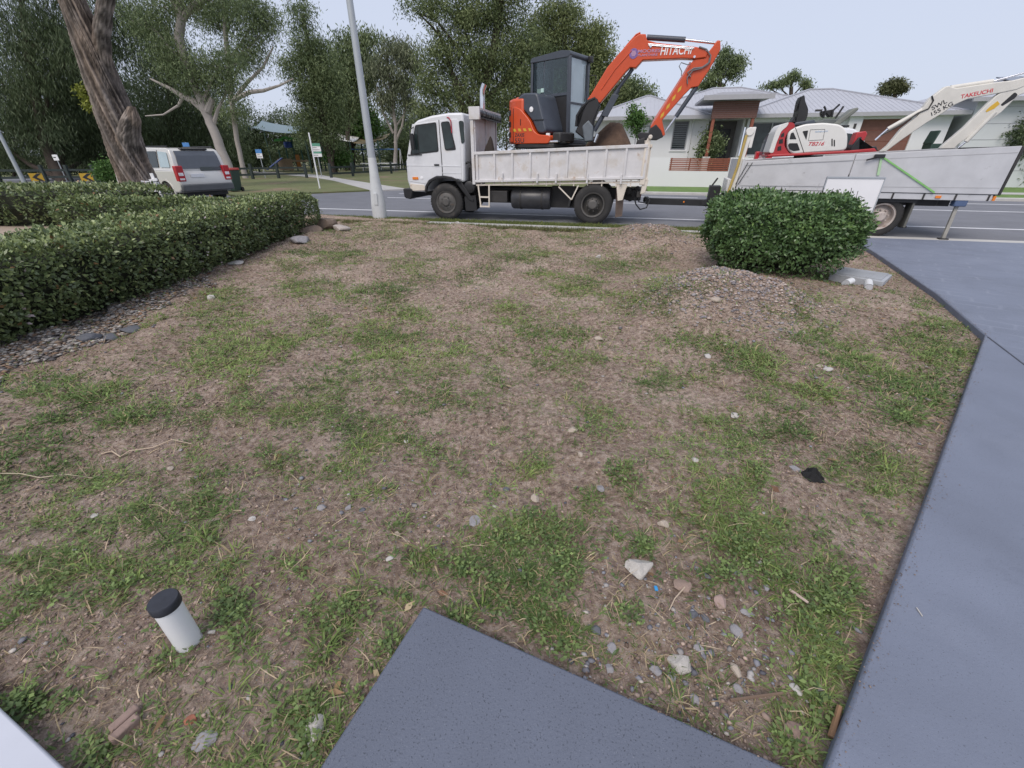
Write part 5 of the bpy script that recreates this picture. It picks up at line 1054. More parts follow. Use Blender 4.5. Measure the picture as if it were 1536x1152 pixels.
# ================================================================== TREES, HEDGES, BUSHES
def rdir(n): return nrm(rng.normal(size=(n, 3)))
def make_tree(name, label, Y, trunk, lobes, bark, pal, nclump=90, per=70, L=.30, Wd=.055, cs=.55, droop=.5, group=None, limbs=True, cat='tree', depth=.8, extra=(), z0=.03, mat=None):
    """trunk: [(u, v, radius px)] at distance Y; lobes: [(u, v, ru, rv)] in pixels of the photograph at distance Y"""
    tp = [AT(u, v, Y) for u, v, r in trunk]; sc = Y / ray(trunk[0][0], trunk[0][1])[1] / F_PX
    hz = 1.0
    rad = [max(.02, r * sc * .8) for u, v, r in trunk]
    base = tp[0].copy(); base.z = z0; tp = [base] + tp[1:] if abs(tp[0].z - z0) < 1.2 else [base] + tp; rad = ([rad[0]] + rad)[-len(tp):]
    t = thing(name, label, cat, CAMF, tuple(base), group)
    tb_ = MB(); pp_ = []; pr_ = []
    for i in range(len(tp) - 1):
        k = 4
        for j in range(k):
            f = j / k; q = tp[i].lerp(tp[i + 1], f); pp_.append(q); pr_.append(rad[i] * (1 - f) + rad[i + 1] * f)
    pp_.append(tp[-1]); pr_.append(rad[-1])
    pp_ = [p + Vector((random.uniform(-.3, .3), random.uniform(-.3, .3), 0)) * pr_[i] * (0 if i == 0 else .5) for i, p in enumerate(pp_)]
    pr_[0] *= 1.35
    if len(pr_) > 2: pr_[1] *= 1.12
    tb_.tube(pp_, pr_, 12)
    P_ = []; CW = []; lob3 = []
    for u, v, ru, rv in lobes:
        c = AT(u, v, Y); s_ = Y / ray(u, v)[1] / F_PX; rx = ru * s_; rz = rv * s_ / max(.6, ray(u, v)[1]); lob3.append((c, rx, (rx + rz) / 2 * depth, rz))
    nclump = int(nclump * 1.35)
    vol = np.array([l[1] * l[3] for l in lob3]); cnt = np.maximum(2, (nclump * vol / vol.sum()).astype(int))
    for (c, rx, ry, rz), n in zip(lob3, cnt):
        d = rdir(n) * (rng.random((n, 1)) ** .45); q = np.array(c) + d * np.array([rx, ry, rz]); P_.append(q)
        if limbs:
            zmin = max(base.z + .25 * (tp[-1].z - base.z), 0)
            best = min(pp_, key=lambda p: (p - Vector((c.x, c.y, c.z - 1.2 * rz - abs(c.x - p.x) * .6))).length); i0 = pp_.index(best)
            r0 = pr_[i0] * .55; mid = best.lerp(c, .5) + Vector((random.uniform(-.3, .3), random.uniform(-.3, .3), -.1 * rz))
            tb_.tube([best, mid, c], [r0, r0 * .6, max(.015, r0 * .22)], 6)
            for w_ in q[:: max(1, n // 5)]: tb_.tube([c.lerp(mid, .35), Vector(w_)], [max(.012, r0 * .25), .008], 4, cap=False)
    for pts in extra:
        ep = [AT(u, v, Y) for u, v, r in pts]; tb_.tube(ep, [r * sc * .85 for u, v, r in pts], 8)
    tb_.build('trunk', bark, t, smooth=True)
    C = np.concatenate(P_); n = len(C); m = n * per
    cid = np.repeat(np.arange(n), per); Pp = C[cid] + rng.normal(size=(m, 3)) * cs * np.array([1, 1, .75])
    A = nrm(rdir(m) * (1 - droop * .5) + np.array([0, 0, -droop])); Nn = rdir(m)
    base_c = np.array(pal[0]); alt = np.array(pal[1]); tcl = rng.random(n)[cid][:, None]; jit = rng.normal(1, .16, (m, 1)).clip(.5, 1.6)
    cols = (base_c * (1 - tcl) + alt * tcl) * jit
    V, Fq, cc = leaves(Pp, A, Nn, L * rng.uniform(.6, 1.25, m), Wd * rng.uniform(.7, 1.3, m), cols)
    o = npmesh('crown', V - np.array(base), Fq, 4, mat or LEAF, cc, parent=t); return t
DK = ((.060, .088, .044), (.125, .165, .080)); MID = ((.100, .142, .064), (.205, .255, .12)); GUM = ((.065, .090, .045), (.14, .17, .08)); BRT = ((.055, .125, .03), (.12, .22, .055)); PALEG = ((.12, .145, .085), (.22, .245, .15))
# the big rough trunk
BY = 14.4
bp_ = [AT(u, v, BY) for u, v, r in [(224, 312, 0), (210, 273, 0), (196, 242, 0), (184, 208, 0), (173, 175, 0), (162, 145, 0), (148, 108, 0), (134, 68, 0), (119, 30, 0), (101, -15, 0), (70, -90, 0), (40, -180, 0)]]
BTT = thing('gum_tree', 'massive rough barked tree trunk forking high beside the parked wagon', 'tree', CAMF, (bp_[0].x, bp_[0].y, -.05))
def bark_tube(pts, rad, n=130, sub=16, seed=0, ridge=.11):
    """trunk skin with vertical plates and furrows"""
    Q = []; Rr = []
    for i in range(len(pts) - 1):
        for j in range(sub):
            f = j / sub; Q.append(pts[i].lerp(pts[i + 1], f)); Rr.append(rad[i] * (1 - f) + rad[i + 1] * f)
    Q.append(pts[-1]); Rr.append(rad[-1]); m = len(Q); h = np.cumsum([0] + [(Q[i + 1] - Q[i]).length for i in range(m - 1)])
    th = np.linspace(0, 2 * math.pi, n, endpoint=False); TT, HH = np.meshgrid(th, h)
    cx, cy = np.cos(TT), np.sin(TT)
    twist = HH * .35
    a_ = np.cos(TT + twist) * 7; b2 = np.sin(TT + twist) * 7
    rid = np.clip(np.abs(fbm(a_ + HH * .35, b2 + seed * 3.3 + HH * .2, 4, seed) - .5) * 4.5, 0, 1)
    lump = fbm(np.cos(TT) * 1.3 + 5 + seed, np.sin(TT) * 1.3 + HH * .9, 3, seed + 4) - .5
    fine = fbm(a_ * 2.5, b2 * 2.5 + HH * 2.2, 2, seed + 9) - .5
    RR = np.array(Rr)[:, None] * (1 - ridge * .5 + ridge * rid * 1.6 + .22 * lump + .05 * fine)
    X = np.array([(q.x, q.y, q.z) for q in Q])[:, None, :] + np.stack([RR * cx, RR * cy, np.zeros_like(RR)], -1)
    i, j = np.meshgrid(np.arange(n), np.arange(m - 1)); q0 = (j * n + i).ravel(); q1 = (j * n + (i + 1) % n).ravel()
    return X.reshape(-1, 3), np.stack([q0, q1, q1 + n, q0 + n], 1), rid.ravel(), lump.ravel()
sc_ = BY / 1.1 / F_PX * .66
Va, Fa, ra, la = bark_tube(bp_, [r * sc_ for r in (40, 34, 32, 32, 32, 29, 26, 24, 21, 19, 15, 11)], seed=1)
fk = [AT(u, v, BY) for u, v in [(158, 112), (152, 78), (152, 45), (157, 10), (166, -40), (180, -120)]]
Vb, Fb, rb_, lb_ = bark_tube(fk, [r * sc_ for r in (12, 15, 14, 13, 12, 9)], 40, 12, 2)
kn = [AT(u, v, BY - .12) for u, v in [(194, 235), (190, 205), (195, 180), (197, 160)]]
Vc, Fc_, rc_, lc_ = bark_tube(kn, [r * sc_ for r in (18, 22, 17, 6)], 60, 10, 3)
kn2 = [AT(u, v, BY) for u, v in [(178, 215), (165, 192), (152, 174), (146, 165)]]
Vd, Fd, rd_, ld_ = bark_tube(kn2, [r * sc_ for r in (16, 14, 10, 5)], 32, 8, 4)
off = 0; VV = []; FF = []; RI = []; LU = []
for V_, F_, r_, l_ in ((Va, Fa, ra, la), (Vb, Fb, rb_, lb_), (Vc, Fc_, rc_, lc_), (Vd, Fd, rd_, ld_)):
    VV.append(V_); FF.append(F_ + off); RI.append(r_); LU.append(l_); off += len(V_)
VV = np.concatenate(VV); RI = np.concatenate(RI)[:, None]; LU = np.concatenate(LU)[:, None]
patch = np.clip((fbm(VV[:, 0] * 3.5, VV[:, 2] * .8, 3, 41) - .53) * 7, 0, 1)[:, None]
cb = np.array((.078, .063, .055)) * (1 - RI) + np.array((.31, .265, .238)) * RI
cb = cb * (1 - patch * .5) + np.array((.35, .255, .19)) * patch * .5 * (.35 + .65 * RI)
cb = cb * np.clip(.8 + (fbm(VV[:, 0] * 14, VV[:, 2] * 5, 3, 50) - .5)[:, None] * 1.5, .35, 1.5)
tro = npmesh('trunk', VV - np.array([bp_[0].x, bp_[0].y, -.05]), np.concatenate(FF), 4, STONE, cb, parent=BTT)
tro.data.polygons.foreach_set('use_smooth', np.ones(len(tro.data.polygons), bool))
ncl = 60; Cn = np.array([AT(40, -180, BY)]) + rdir(ncl) * np.array([6, 5, 2.5]) * rng.random((ncl, 1)) ** .4 + np.array([2, 0, 2.0])
cid = np.repeat(np.arange(ncl), 120); Pq = Cn[cid] + rng.normal(size=(len(cid), 3)) * .55
V, Fq, cc = leaves(Pq, nrm(rdir(len(cid)) * .6 + np.array([0, 0, -.8])), rdir(len(cid)), .16 * rng.uniform(.6, 1.3, len(cid)), .018 * rng.uniform(.7, 1.3, len(cid)), np.array((.06, .085, .04)) * rng.normal(1, .2, (len(cid), 1)).clip(.5, 1.6))
npmesh('crown', V - np.array([bp_[0].x, bp_[0].y, -.05]), Fq, 4, LEAF, cc, parent=BTT)
make_tree('sapling_shoot', 'tuft of yellow green shoots sprouting from the big trunk', BY - .2, [(142, 172, 1.5), (135, 150, 1)], [(131, 142, 10, 10), (140, 158, 7, 8), (125, 132, 6, 4)], BARK, ((.16, .20, .03), (.30, .32, .06)), 26, 26, .11, .02, .07, .3, limbs=False, cat='shoots', z0=AT(142, 172, BY - .2).z)
# pale gum behind the wagon
make_tree('gum_tree', 'pale smooth barked gum with dead side branches behind the wagon', 26.5, [(350, 272, 8), (338, 240, 8), (322, 200, 7.6), (308, 168, 7), (297, 140, 6), (280, 95, 6), (268, 60, 7), (272, 25, 6), (268, -40, 4)],
          [(300, 118, 46, 30), (255, 85, 30, 30), (330, 95, 30, 25), (250, 5, 40, 18), (310, -10, 60, 22), (230, 40, 30, 25), (345, 130, 20, 18)], WBARK, MID, 130, 130, .17, .020, .45, .7,
          extra=[[(306, 165, 6), (290, 152, 5), (272, 143, 4), (250, 130, 2.5), (225, 118, 1.2)], [(311, 168, 6), (317, 152, 5), (318, 146, 3)], [(275, 143, 3), (268, 158, 2), (245, 172, 1.2), (218, 174, .8)], [(272, 30, 5), (262, 5, 4), (245, -15, 3)], [(274, 28, 5), (290, 8, 4), (320, -8, 3)]])
# dark feathery she-oaks on the left
for (lab, Y, tr, lb) in [
    ('tall dark feathery tree at the far left behind the chevrons', 33, [(95, 268, 9), (70, 220, 8), (55, 150, 7), (40, 60, 5), (30, -20, 3)], [(20, 40, 50, 50), (60, 110, 55, 60), (15, 150, 50, 50), (70, 20, 50, 50), (50, 195, 70, 35), (0, 215, 45, 35), (110, 70, 40, 50), (-30, 90, 40, 60), (90, -30, 70, 30)]),
    ('dark feathery tree with sloping trunk beside the chevron boards', 36, [(88, 266, 8), (70, 225, 7), (60, 205, 6), (110, 120, 5), (120, 40, 3)], [(120, 120, 50, 60), (150, 60, 45, 45), (100, 190, 60, 40), (140, 230, 50, 25), (165, 170, 50, 50), (190, 20, 40, 30)]),
    ('dark dense tree filling the gap right of the big trunk', 40, [(268, 262, 7), (262, 200, 6), (255, 120, 5), (250, 40, 3)], [(240, 110, 45, 55), (270, 160, 55, 45), (230, 200, 60, 35), (290, 210, 45, 30), (230, 50, 40, 40), (330, 190, 35, 45), (200, 235, 60, 20), (310, 240, 40, 16)])]:
    make_tree('sheoak_tree', lab, Y, tr, lb, DBARK, DK, 210, 130, .38, .020, .55, .85, group=None)
make_tree('gum_tree', 'slender pale stemmed gum with a long bare branch near the playground', 36, [(366, 258, 4), (355, 210, 4), (347, 150, 4), (342, 90, 4), (338, 40, 3.5), (336, -20, 2.5)],
          [(350, 15, 50, 26), (385, 30, 25, 30), (310, 20, 35, 25), (370, 85, 35, 25), (400, 40, 18, 25), (330, -20, 60, 20), (375, 60, 30, 20), (345, 165, 25, 18)], WBARK, MID, 120, 120, .22, .025, .5, .65, extra=[[(350, 150, 3.5), (375, 138, 3.2), (395, 136, 2.6), (420, 128, 1.6), (440, 118, .8)], [(352, 148, 3), (370, 125, 2.6), (395, 100, 2), (410, 70, 1.2)]])
make_tree('gum_tree', 'tall narrow gum with ragged peak rising behind the playground', 44, [(498, 252, 5), (490, 200, 5), (478, 140, 4), (465, 80, 3.5), (455, 20, 2)],
          [(453, 30, 16, 26), (460, 70, 26, 30), (440, 100, 22, 25), (478, 95, 25, 40), (462, 140, 32, 34), (495, 135, 22, 40), (470, 190, 25, 30), (500, 190, 18, 40), (448, 12, 14, 10)], DBARK, MID, 170, 120, .28, .034, .48, .6)
make_tree('gum_tree', 'rounded gum between the ragged peak and the lamp pole', 54, [(520, 250, 4), (522, 180, 4), (525, 100, 3)], [(525, 70, 24, 22), (510, 105, 26, 34), (545, 100, 22, 34), (520, 150, 26, 34), (550, 60, 18, 14)], DBARK, MID, 120, 90, .45, .05, .55, .8)
make_tree('gum_tree', 'airy pale green gum right of the lamp pole', 52, [(592, 250, 3.5), (594, 190, 3), (585, 130, 2.5), (580, 80, 2)], [(590, 72, 26, 16), (610, 80, 18, 18), (570, 100, 18, 26), (605, 115, 24, 26), (578, 150, 18, 22), (612, 150, 16, 18), (622, 95, 12, 16)], WBARK, PALEG, 110, 70, .40, .042, .5, .8, extra=[[(592, 215, 2.5), (603, 190, 2), (610, 150, 1.2)], [(590, 200, 2.2), (575, 170, 1.6), (565, 130, .8)]])
make_tree('leafy_tree', 'round bright green leafy tree behind the tan shade sail', 60, [(528, 246, 4), (528, 200, 3)], [(530, 175, 27, 22), (545, 190, 22, 16), (512, 192, 20, 16), (530, 160, 16, 10)], DBARK, BRT, 110, 90, .42, .11, .55, .2)
make_tree('gum_tree', 'huge broad gum towering behind the tipper truck', 42, [(705, 255, 9), (712, 200, 9), (725, 140, 8), (740, 80, 7), (750, 10, 5), (755, -60, 3)],
          [(640, 12, 36, 20), (690, 25, 50, 40), (745, 20, 50, 45), (660, 80, 34, 36), (715, 95, 50, 45), (775, 90, 50, 50), (650, 130, 28, 26), (700, 150, 55, 30), (790, 140, 50, 34), (760, -40, 90, 34), (640, 165, 22, 22), (660, 190, 40, 18), (740, 175, 40, 20)], DBARK, ((.098, .138, .058), (.225, .265, .118)), 450, 110, .27, .036, .50, .55,
          extra=[[(714, 205, 7), (690, 150, 5), (672, 90, 3), (655, 40, 1.5)], [(722, 160, 6), (770, 110, 4), (800, 60, 2)], [(665, 60, 2.2), (648, 40, 1.6), (628, 20, .8)]])
make_tree('gum_tree', 'broad olive green gum behind the excavator cab and boom', 48, [(850, 250, 7), (850, 180, 7), (848, 100, 5), (845, 20, 3)],
          [(835, 40, 45, 34), (880, 70, 36, 40), (860, 115, 45, 40), (900, 110, 22, 40), (815, 90, 35, 45), (890, 150, 35, 30), (840, 160, 50, 26), (915, 140, 16, 26), (850, 15, 35, 16), (905, 75, 14, 20)], DBARK, ((.112, .15, .058), (.24, .275, .115)), 320, 120, .30, .042, .55, .5)
make_tree('shrubby_tree', 'low rounded tree seen under the orange boom', 50, [(945, 190, 3), (945, 150, 3)], [(940, 135, 18, 16), (955, 148, 16, 10), (930, 160, 22, 16), (965, 140, 10, 10)], DBARK, MID, 80, 80, .38, .05, .5, .6, z0=.05)
make_tree('gum_tree', 'gum showing above the roof right of the boom tip', 66, [(1072, 200, 4), (1078, 140, 4), (1082, 100, 3)], [(1085, 95, 20, 18), (1100, 105, 14, 20), (1070, 117, 18, 16), (1090, 80, 14, 8), (1055, 127, 14, 8), (1106, 92, 8, 10)], DBARK, MID, 60, 70, .42, .055, .42, .7)
make_tree('gum_tree', 'airy crown showing above the middle of the grey roof', 70, [(1185, 200, 4), (1187, 130, 3)], [(1186, 119, 18, 7), (1164, 124, 18, 5), (1206, 124, 12, 6), (1190, 111, 12, 4), (1148, 128, 12, 3), (1215, 128, 8, 4)], DBARK, MID, 36, 55, .42, .055, .32, .7)
make_tree('gum_tree', 'small olive tree top above the right end of the grey roof', 70, [(1342, 200, 4), (1342, 140, 3)], [(1343, 128, 14, 8), (1332, 133, 12, 6), (1354, 132, 9, 7)], DBARK, ((.07, .085, .038), (.15, .16, .075)), 42, 70, .42, .06, .36, .5)
make_tree('round_shrub', 'dense dark green shrub against the pale house at the right', 25.5, [(1530, 290, 5), (1530, 230, 4)], [(1530, 195, 26, 22), (1535, 225, 30, 24), (1540, 255, 30, 22), (1520, 215, 20, 20)], DBARK, DK, 120, 130, .16, .035, .22, .3, limbs=False, cat='shrub')
# shrubs along the back of the park
for k, (u, v, ru, rv, Y, pal, lab) in enumerate([(20, 235, 50, 26, 40, DK, 'dark shrub mass under the trees at the far left'), (163, 256, 7, 12, 26, BRT, 'light green shrub left of the big trunk'), (120, 240, 45, 20, 42, DK, 'dark shrub behind the second chevron board'), (225, 240, 60, 22, 44, DK, 'dark shrub behind the parked wagon'), (370, 215, 26, 34, 48, DK, 'dark shrub beside the pale gum and playground'), (345, 225, 20, 30, 44, MID, 'grey green shrub behind the bin'), (400, 235, 40, 20, 62, DK, 'dark shrub behind the play tower'), (470, 222, 40, 26, 64, DK, 'dark shrub behind the notice board'), (560, 226, 45, 20, 70, DK, 'dark shrub behind the swing frame'), (612, 225, 26, 26, 58, MID, 'green shrub in front of the truck cab'), (660, 225, 40, 30, 62, DK, 'dark shrub behind the truck cab'), (505, 232, 9, 12, 45, BRT, 'small bright sapling by the fence'), (760, 190, 60, 50, 60, DK, 'dark shrub mass behind the headboard'), (850, 200, 60, 40, 62, DK, 'dark shrub mass behind the orange excavator'), (935, 215, 30, 26, 60, DK, 'dark shrub beside the grey roof')]):
    make_tree('park_shrub', lab, Y, [(u, 262 if Y > 30 else 280, 2), (u, v, 1)], [(u, v, ru, rv), (u - ru * .5, v + rv * .4, ru * .6, rv * .6), (u + ru * .5, v + rv * .35, ru * .6, rv * .6)], DBARK, pal, 60, 70, .30 * min(1, Y / 50), .06 * min(1, Y / 50), .45 * min(1, Y / 50), .3, limbs=False, cat='shrub')
for u, v, ru, rv, Y, lab in [(95, 165, 80, 55, 66, 'dark tree mass far behind the chevron boards'), (225, 160, 70, 60, 68, 'dark tree mass far behind the big trunk'), (325, 185, 60, 50, 72, 'dark tree mass far behind the pale gum'), (425, 200, 50, 36, 76, 'dark tree mass far behind the play tower'), (500, 175, 45, 50, 80, 'dark tree mass far behind the white shade sail'), (610, 185, 40, 40, 78, 'dark tree mass far behind the truck cab')]:
    make_tree('park_tree', lab, Y, [(u, 256, 3), (u, v, 2)], [(u, v, ru, rv), (u - ru * .55, v + rv * .5, ru * .6, rv * .55), (u + ru * .5, v + rv * .45, ru * .6, rv * .55), (u, v + rv * .8, ru, rv * .4)], DBARK, DK, 120, 100, .42, .06, .75, .5, limbs=True)
make_tree('young_tree', 'young leafy tree in the front garden behind the soil heap', 26.5, [(957, 262, 1.5), (957, 220, 1.2), (955, 175, .8)], [(955, 172, 10, 7), (962, 182, 12, 5), (946, 182, 10, 5), (958, 196, 8, 5), (950, 160, 5, 4)], DBARK, BRT, 34, 44, .15, .035, .16, .4, limbs=True)
make_tree('garden_shrub', 'loose green shrub beside the brown portico post', 28.2, [(1066, 258, 1.5), (1066, 215, 1)], [(1066, 205, 12, 12), (1072, 220, 12, 14), (1058, 225, 10, 14)], DBARK, MID, 40, 60, .16, .04, .2, .3, limbs=False, cat='shrub')
# leaf litter under the big trees is left to the turf material

def hedge(name, label, cl, width, height, npm, L, Wd, pal, z0=0., tips=None, round_=.18, seed=1, cat='hedge', rough=.06):
    """clipped hedge along a centre line"""
    cl = [Vector((*p, 0)) for p in cl]; seg = [(cl[i + 1] - cl[i]).length for i in range(len(cl) - 1)]; tot = sum(seg)
    t = thing(name, label, cat, CAMF, (cl[0].x, cl[0].y, z0))
    area = tot * (2 * height + width) + 2 * width * height; n = int(area * npm)
    # perimeter of the rounded section: left side, top, right side
    s = rng.random(n) * tot; cum = np.cumsum([0] + seg); idx = np.clip(np.searchsorted(cum, s, side='right') - 1, 0, len(seg) - 1)
    p0 = np.array([(c.x, c.y) for c in cl]); f = (s - cum[idx]) / np.array(seg)[idx]; base = p0[idx] * (1 - f[:, None]) + p0[idx + 1] * f[:, None]
    d = nrm(p0[idx + 1] - p0[idx]); nv = np.stack([d[:, 1], -d[:, 0]], 1)
    # rounded end: pull in the section near both ends
    endd = np.minimum(s, tot - s); e = np.clip(endd / (width * .45), 0, 1); esc = np.sqrt(np.clip(1 - (1 - e) ** 2, .02, 1))
    q = rng.random(n) * (2 * height + width); hw = width / 2
    off = np.where(q < height, -hw, np.where(q < height + width, q - height - hw, hw)); z = np.where(q < height, q, np.where(q < height + width, height, 2 * height + width - q))
    nx = np.where(q < height, -1., np.where(q < height + width, 0, 1.)); nzv = np.where((q >= height) & (q < height + width), 1., 0.)
    cr = np.clip((np.abs(off) - (hw - round_)) / round_, 0, 1) * np.clip((z - (height - round_)) / round_, 0, 1); 
    off = off * (1 - .12 * cr); z = z - .35 * round_ * cr
    z = np.where(z < height * .25, z * 1.0, z); under = np.clip(1 - z / (height * .35), 0, 1); off = off * (1 - .28 * under)
    bump = (fbm(s * 2.2 + seed * 7, q * 2.2, 3, seed) - .5) * 2 * rough + (fbm(s * 7 + seed, q * 7, 2, seed + 5) - .5) * rough
    deep = -np.abs(rng.normal(0, .05, n)) + .02 + (rng.random(n) < .05) * rng.random(n) * .07
    r_ = (bump + deep)
    P2 = base + nv * ((off + nx * r_) * (.55 + .45 * esc))[:, None]; zz = z0 + .03 + (z * (.82 + .18 * esc)) + nzv * r_
    Pp = np.column_stack([P2, zz]); out = nrm(np.column_stack([nv * nx[:, None], nzv + .35]))
    A = nrm(rdir(n) * .75 + out * .75); Nn = nrm(out + rdir(n) * .7)
    tcl = fbm(s * 3 + 11, q * 3, 3, seed + 2)[:, None]; b0, b1 = np.array(pal[0]), np.array(pal[1])
    cols = (b0 * (1 - tcl) + b1 * tcl) * rng.normal(1, .22, (n, 1)).clip(.4, 1.8)
    fresh = (rng.random(n) < (tips[1] * (.25 + .75 * nzv)))[:, None] if tips else np.zeros((n, 1), bool)
    cols = np.where(fresh, np.array(tips[0]) * rng.uniform(.7, 1.2, (n, 1)), cols) if tips else cols
    if seed == 3:                                  # pale blossom flecks
        fl = (rng.random(n) < .010)[:, None] & (fbm(s * 1.2, q * 1.2, 2, 6) > .45)[:, None]; cols = np.where(fl, np.array((.62, .52, .53)), cols)
    br_ = (rng.random(n) < .012)[:, None]; cols = np.where(br_, np.array((.26, .15, .07)), cols)
    V, Fq, cc = leaves(Pp, A, Nn, L * rng.uniform(.5, 1.35, n), Wd * rng.uniform(.6, 1.35, n), cols)
    npmesh('foliage', V - np.array([cl[0].x, cl[0].y, z0]), Fq, 4, GLOSSY, cc, parent=t)
    core = MB(); rows = []
    for i, c in enumerate(cl):
        dd = (cl[min(i + 1, len(cl) - 1)] - cl[max(i - 1, 0)]).normalized(); nn = Vector((dd.y, -dd.x, 0)); k = .5 if i in (0, len(cl) - 1) else 1
        h_ = hw - .11; cc_ = c + dd * (.3 if i == 0 else (-.3 if i == len(cl) - 1 else 0))
        rows.append([cc_ - nn * h_ * .62 * k, cc_ - nn * h_ * k, cc_ + nn * h_ * k, cc_ + nn * h_ * .62 * k])
    V = []; 
    for r in rows: V += [(r[0].x, r[0].y, z0 - .02), (r[1].x, r[1].y, z0 + height * .5), (r[1].x, r[1].y, z0 + height - .14), (r[2].x, r[2].y, z0 + height - .14), (r[2].x, r[2].y, z0 + height * .5), (r[3].x, r[3].y, z0 - .02)]
    Fc = [];
    for i in range(len(rows) - 1):
        for j in range(6): Fc.append((i * 6 + j, i * 6 + (j + 1) % 6, (i + 1) * 6 + (j + 1) % 6, (i + 1) * 6 + j))
    Fc += [tuple(range(6)), tuple(range(len(V) - 6, len(V)))]
    core.add(V, Fc).build('hidden_core', M('hidden_core_dark', (.022, .026, .014), .9, var=.5, vs=20, bump=1, bs=30), t)  # solid dark core added inside the leaf shell to block light
    # bare stems at the foot
    for k in range(int(tot / .3)):
        ss_ = (k + .5) * .3; i = min(int(np.searchsorted(cum, ss_, side='right') - 1), len(seg) - 1); p = cl[i].lerp(cl[i + 1], (ss_ - cum[i]) / seg[i])
        x, y = p.x + random.uniform(-.3, .3) * width, p.y + random.uniform(-.3, .3) * width
        MB().tube([(x, y, z0 - .05), (x + random.uniform(-.1, .1), y + random.uniform(-.1, .1), z0 + .35)], [.02, .012], 5).build('stem', DBARK, t)
    return t
HP = ((.078, .112, .048), (.165, .215, .088))
hedge('clipped_hedge', 'long clipped hedge with pale flowers along the left edge of the yard', [(-5.55, 2.4), (-5.45, 4.0), (-5.3, 5.5), (-5.3, 7.2), (-5.45, 9.0), (-5.35, 10.2), (-5.25, 11.2)], 1.25, .80, 2000, .052, .016, HP, .0, ((.28, .34, .14), .50), seed=3)
hedge('clipped_hedge', 'wide clipped hedge in front of the big tree trunk', [(-24, 14.2), (-20, 13.3), (-16, 12.5), (-12.6, 12.2), (-9.6, 12.6)], 1.7, .88, 420, .09, .026, HP, .0, ((.27, .32, .14), .52), seed=5)
hedge('clipped_hedge', 'short low clipped hedge between the long hedge and the wagon', [(-11.2, 11.3), (-9.6, 11.1), (-8.0, 11.2), (-7.2, 11.3)], .95, .66, 600, .08, .023, HP, .0, ((.26, .32, .13), .50), seed=8)
# the round bush
bc = ST.W(2.45, 7.72); BZ = zg(bc.x, bc.y)
bt = thing('round_bush', 'dense glossy green bush standing at the driveway corner', 'bush', ST, (2.45, 7.72, BZ))
def bush_leaves(n, rscale, L, Wd):
    d = rdir(n); d[:, 2] = np.abs(d[:, 2]) * np.where(rng.random(n) < .8, 1, -.5)
    pw = 5.0; k = (np.abs(d) ** pw).sum(1) ** (-1 / pw)
    q = d * k[:, None]
    bump = 1 + (fbm(d[:, 0] * 3.2 + 9, d[:, 2] * 3.2 + d[:, 1] * 3, 4, 21) - .5) * .42
    r = (rscale * bump * (1.0 - np.abs(rng.normal(0, .09, n)) + (rng.random(n) < .08) * rng.random(n) * .10))[:, None]
    P_ = q * r * np.array([1.01, .68, .61]) + np.array([2.45, 7.60, BZ + .52]); P_[:, 2] = np.maximum(P_[:, 2], BZ + .02)
    under = np.clip((BZ + .4 - P_[:, 2]) / .4, 0, 1); P_[:, 0] = 2.45 + (P_[:, 0] - 2.45) * (1 - .22 * under); P_[:, 1] = 7.6 + (P_[:, 1] - 7.6) * (1 - .12 * under)
    A = nrm(d * .5 + rdir(n) * .8 + np.array([0, 0, .1])); Nn = nrm(d + rdir(n) * .6)
    t_ = fbm(d[:, 0] * 5, d[:, 2] * 5 + d[:, 1] * 4, 3, 33)[:, None]
    cols = (np.array((.055, .108, .042)) * (1 - t_) + np.array((.145, .245, .085)) * t_) * rng.normal(1, .2, (n, 1)).clip(.5, 1.7)
    fr = (rng.random(n) < .10)[:, None] & (d[:, 2:3] > .1); cols = np.where(fr, np.array((.17, .27, .08)), cols)
    return leaves(P_ - np.array([2.45, 7.72, BZ]), A, Nn, L * rng.uniform(.6, 1.3, n), Wd * rng.uniform(.7, 1.3, n), cols)
V, Fq, cc = bush_leaves(30000, 1.0, .058, .015); npmesh('foliage', V, Fq, 4, GLOSSY, cc, parent=bt)
m = MB().lathe([(.45, 0.1), (.78, .25), (.85, .6), (.7, .9), (.3, 1.0)], (0, 0, 0), 'z', 20); m.v = [(2.45 + x * 1.16, 7.72 + y * .58, BZ + z) for x, y, z in m.v]
m.build('hidden_core', MATS['hidden_core_dark'], bt, smooth=True)  # dark filler body added within the bush, stops light passing through
for k in range(9):
    x, y = random.uniform(-.6, .6), random.uniform(-.3, .3); MB().tube([(2.45 + x * .5, 7.72 + y * .5, BZ - .05), (2.45 + x, 7.72 + y, BZ + .6)], [.022, .012], 6).build('stem', DBARK, bt)
for k in range(10):
    x = random.uniform(-.9, .9); MB().tube([(2.45 + x, 7.72 - .1, BZ + .9), (2.45 + x + random.uniform(-.1, .1), 7.7 - .1, BZ + 1.2 + random.random() * .06)], .004, 4).build('shoot', DBARK, bt)
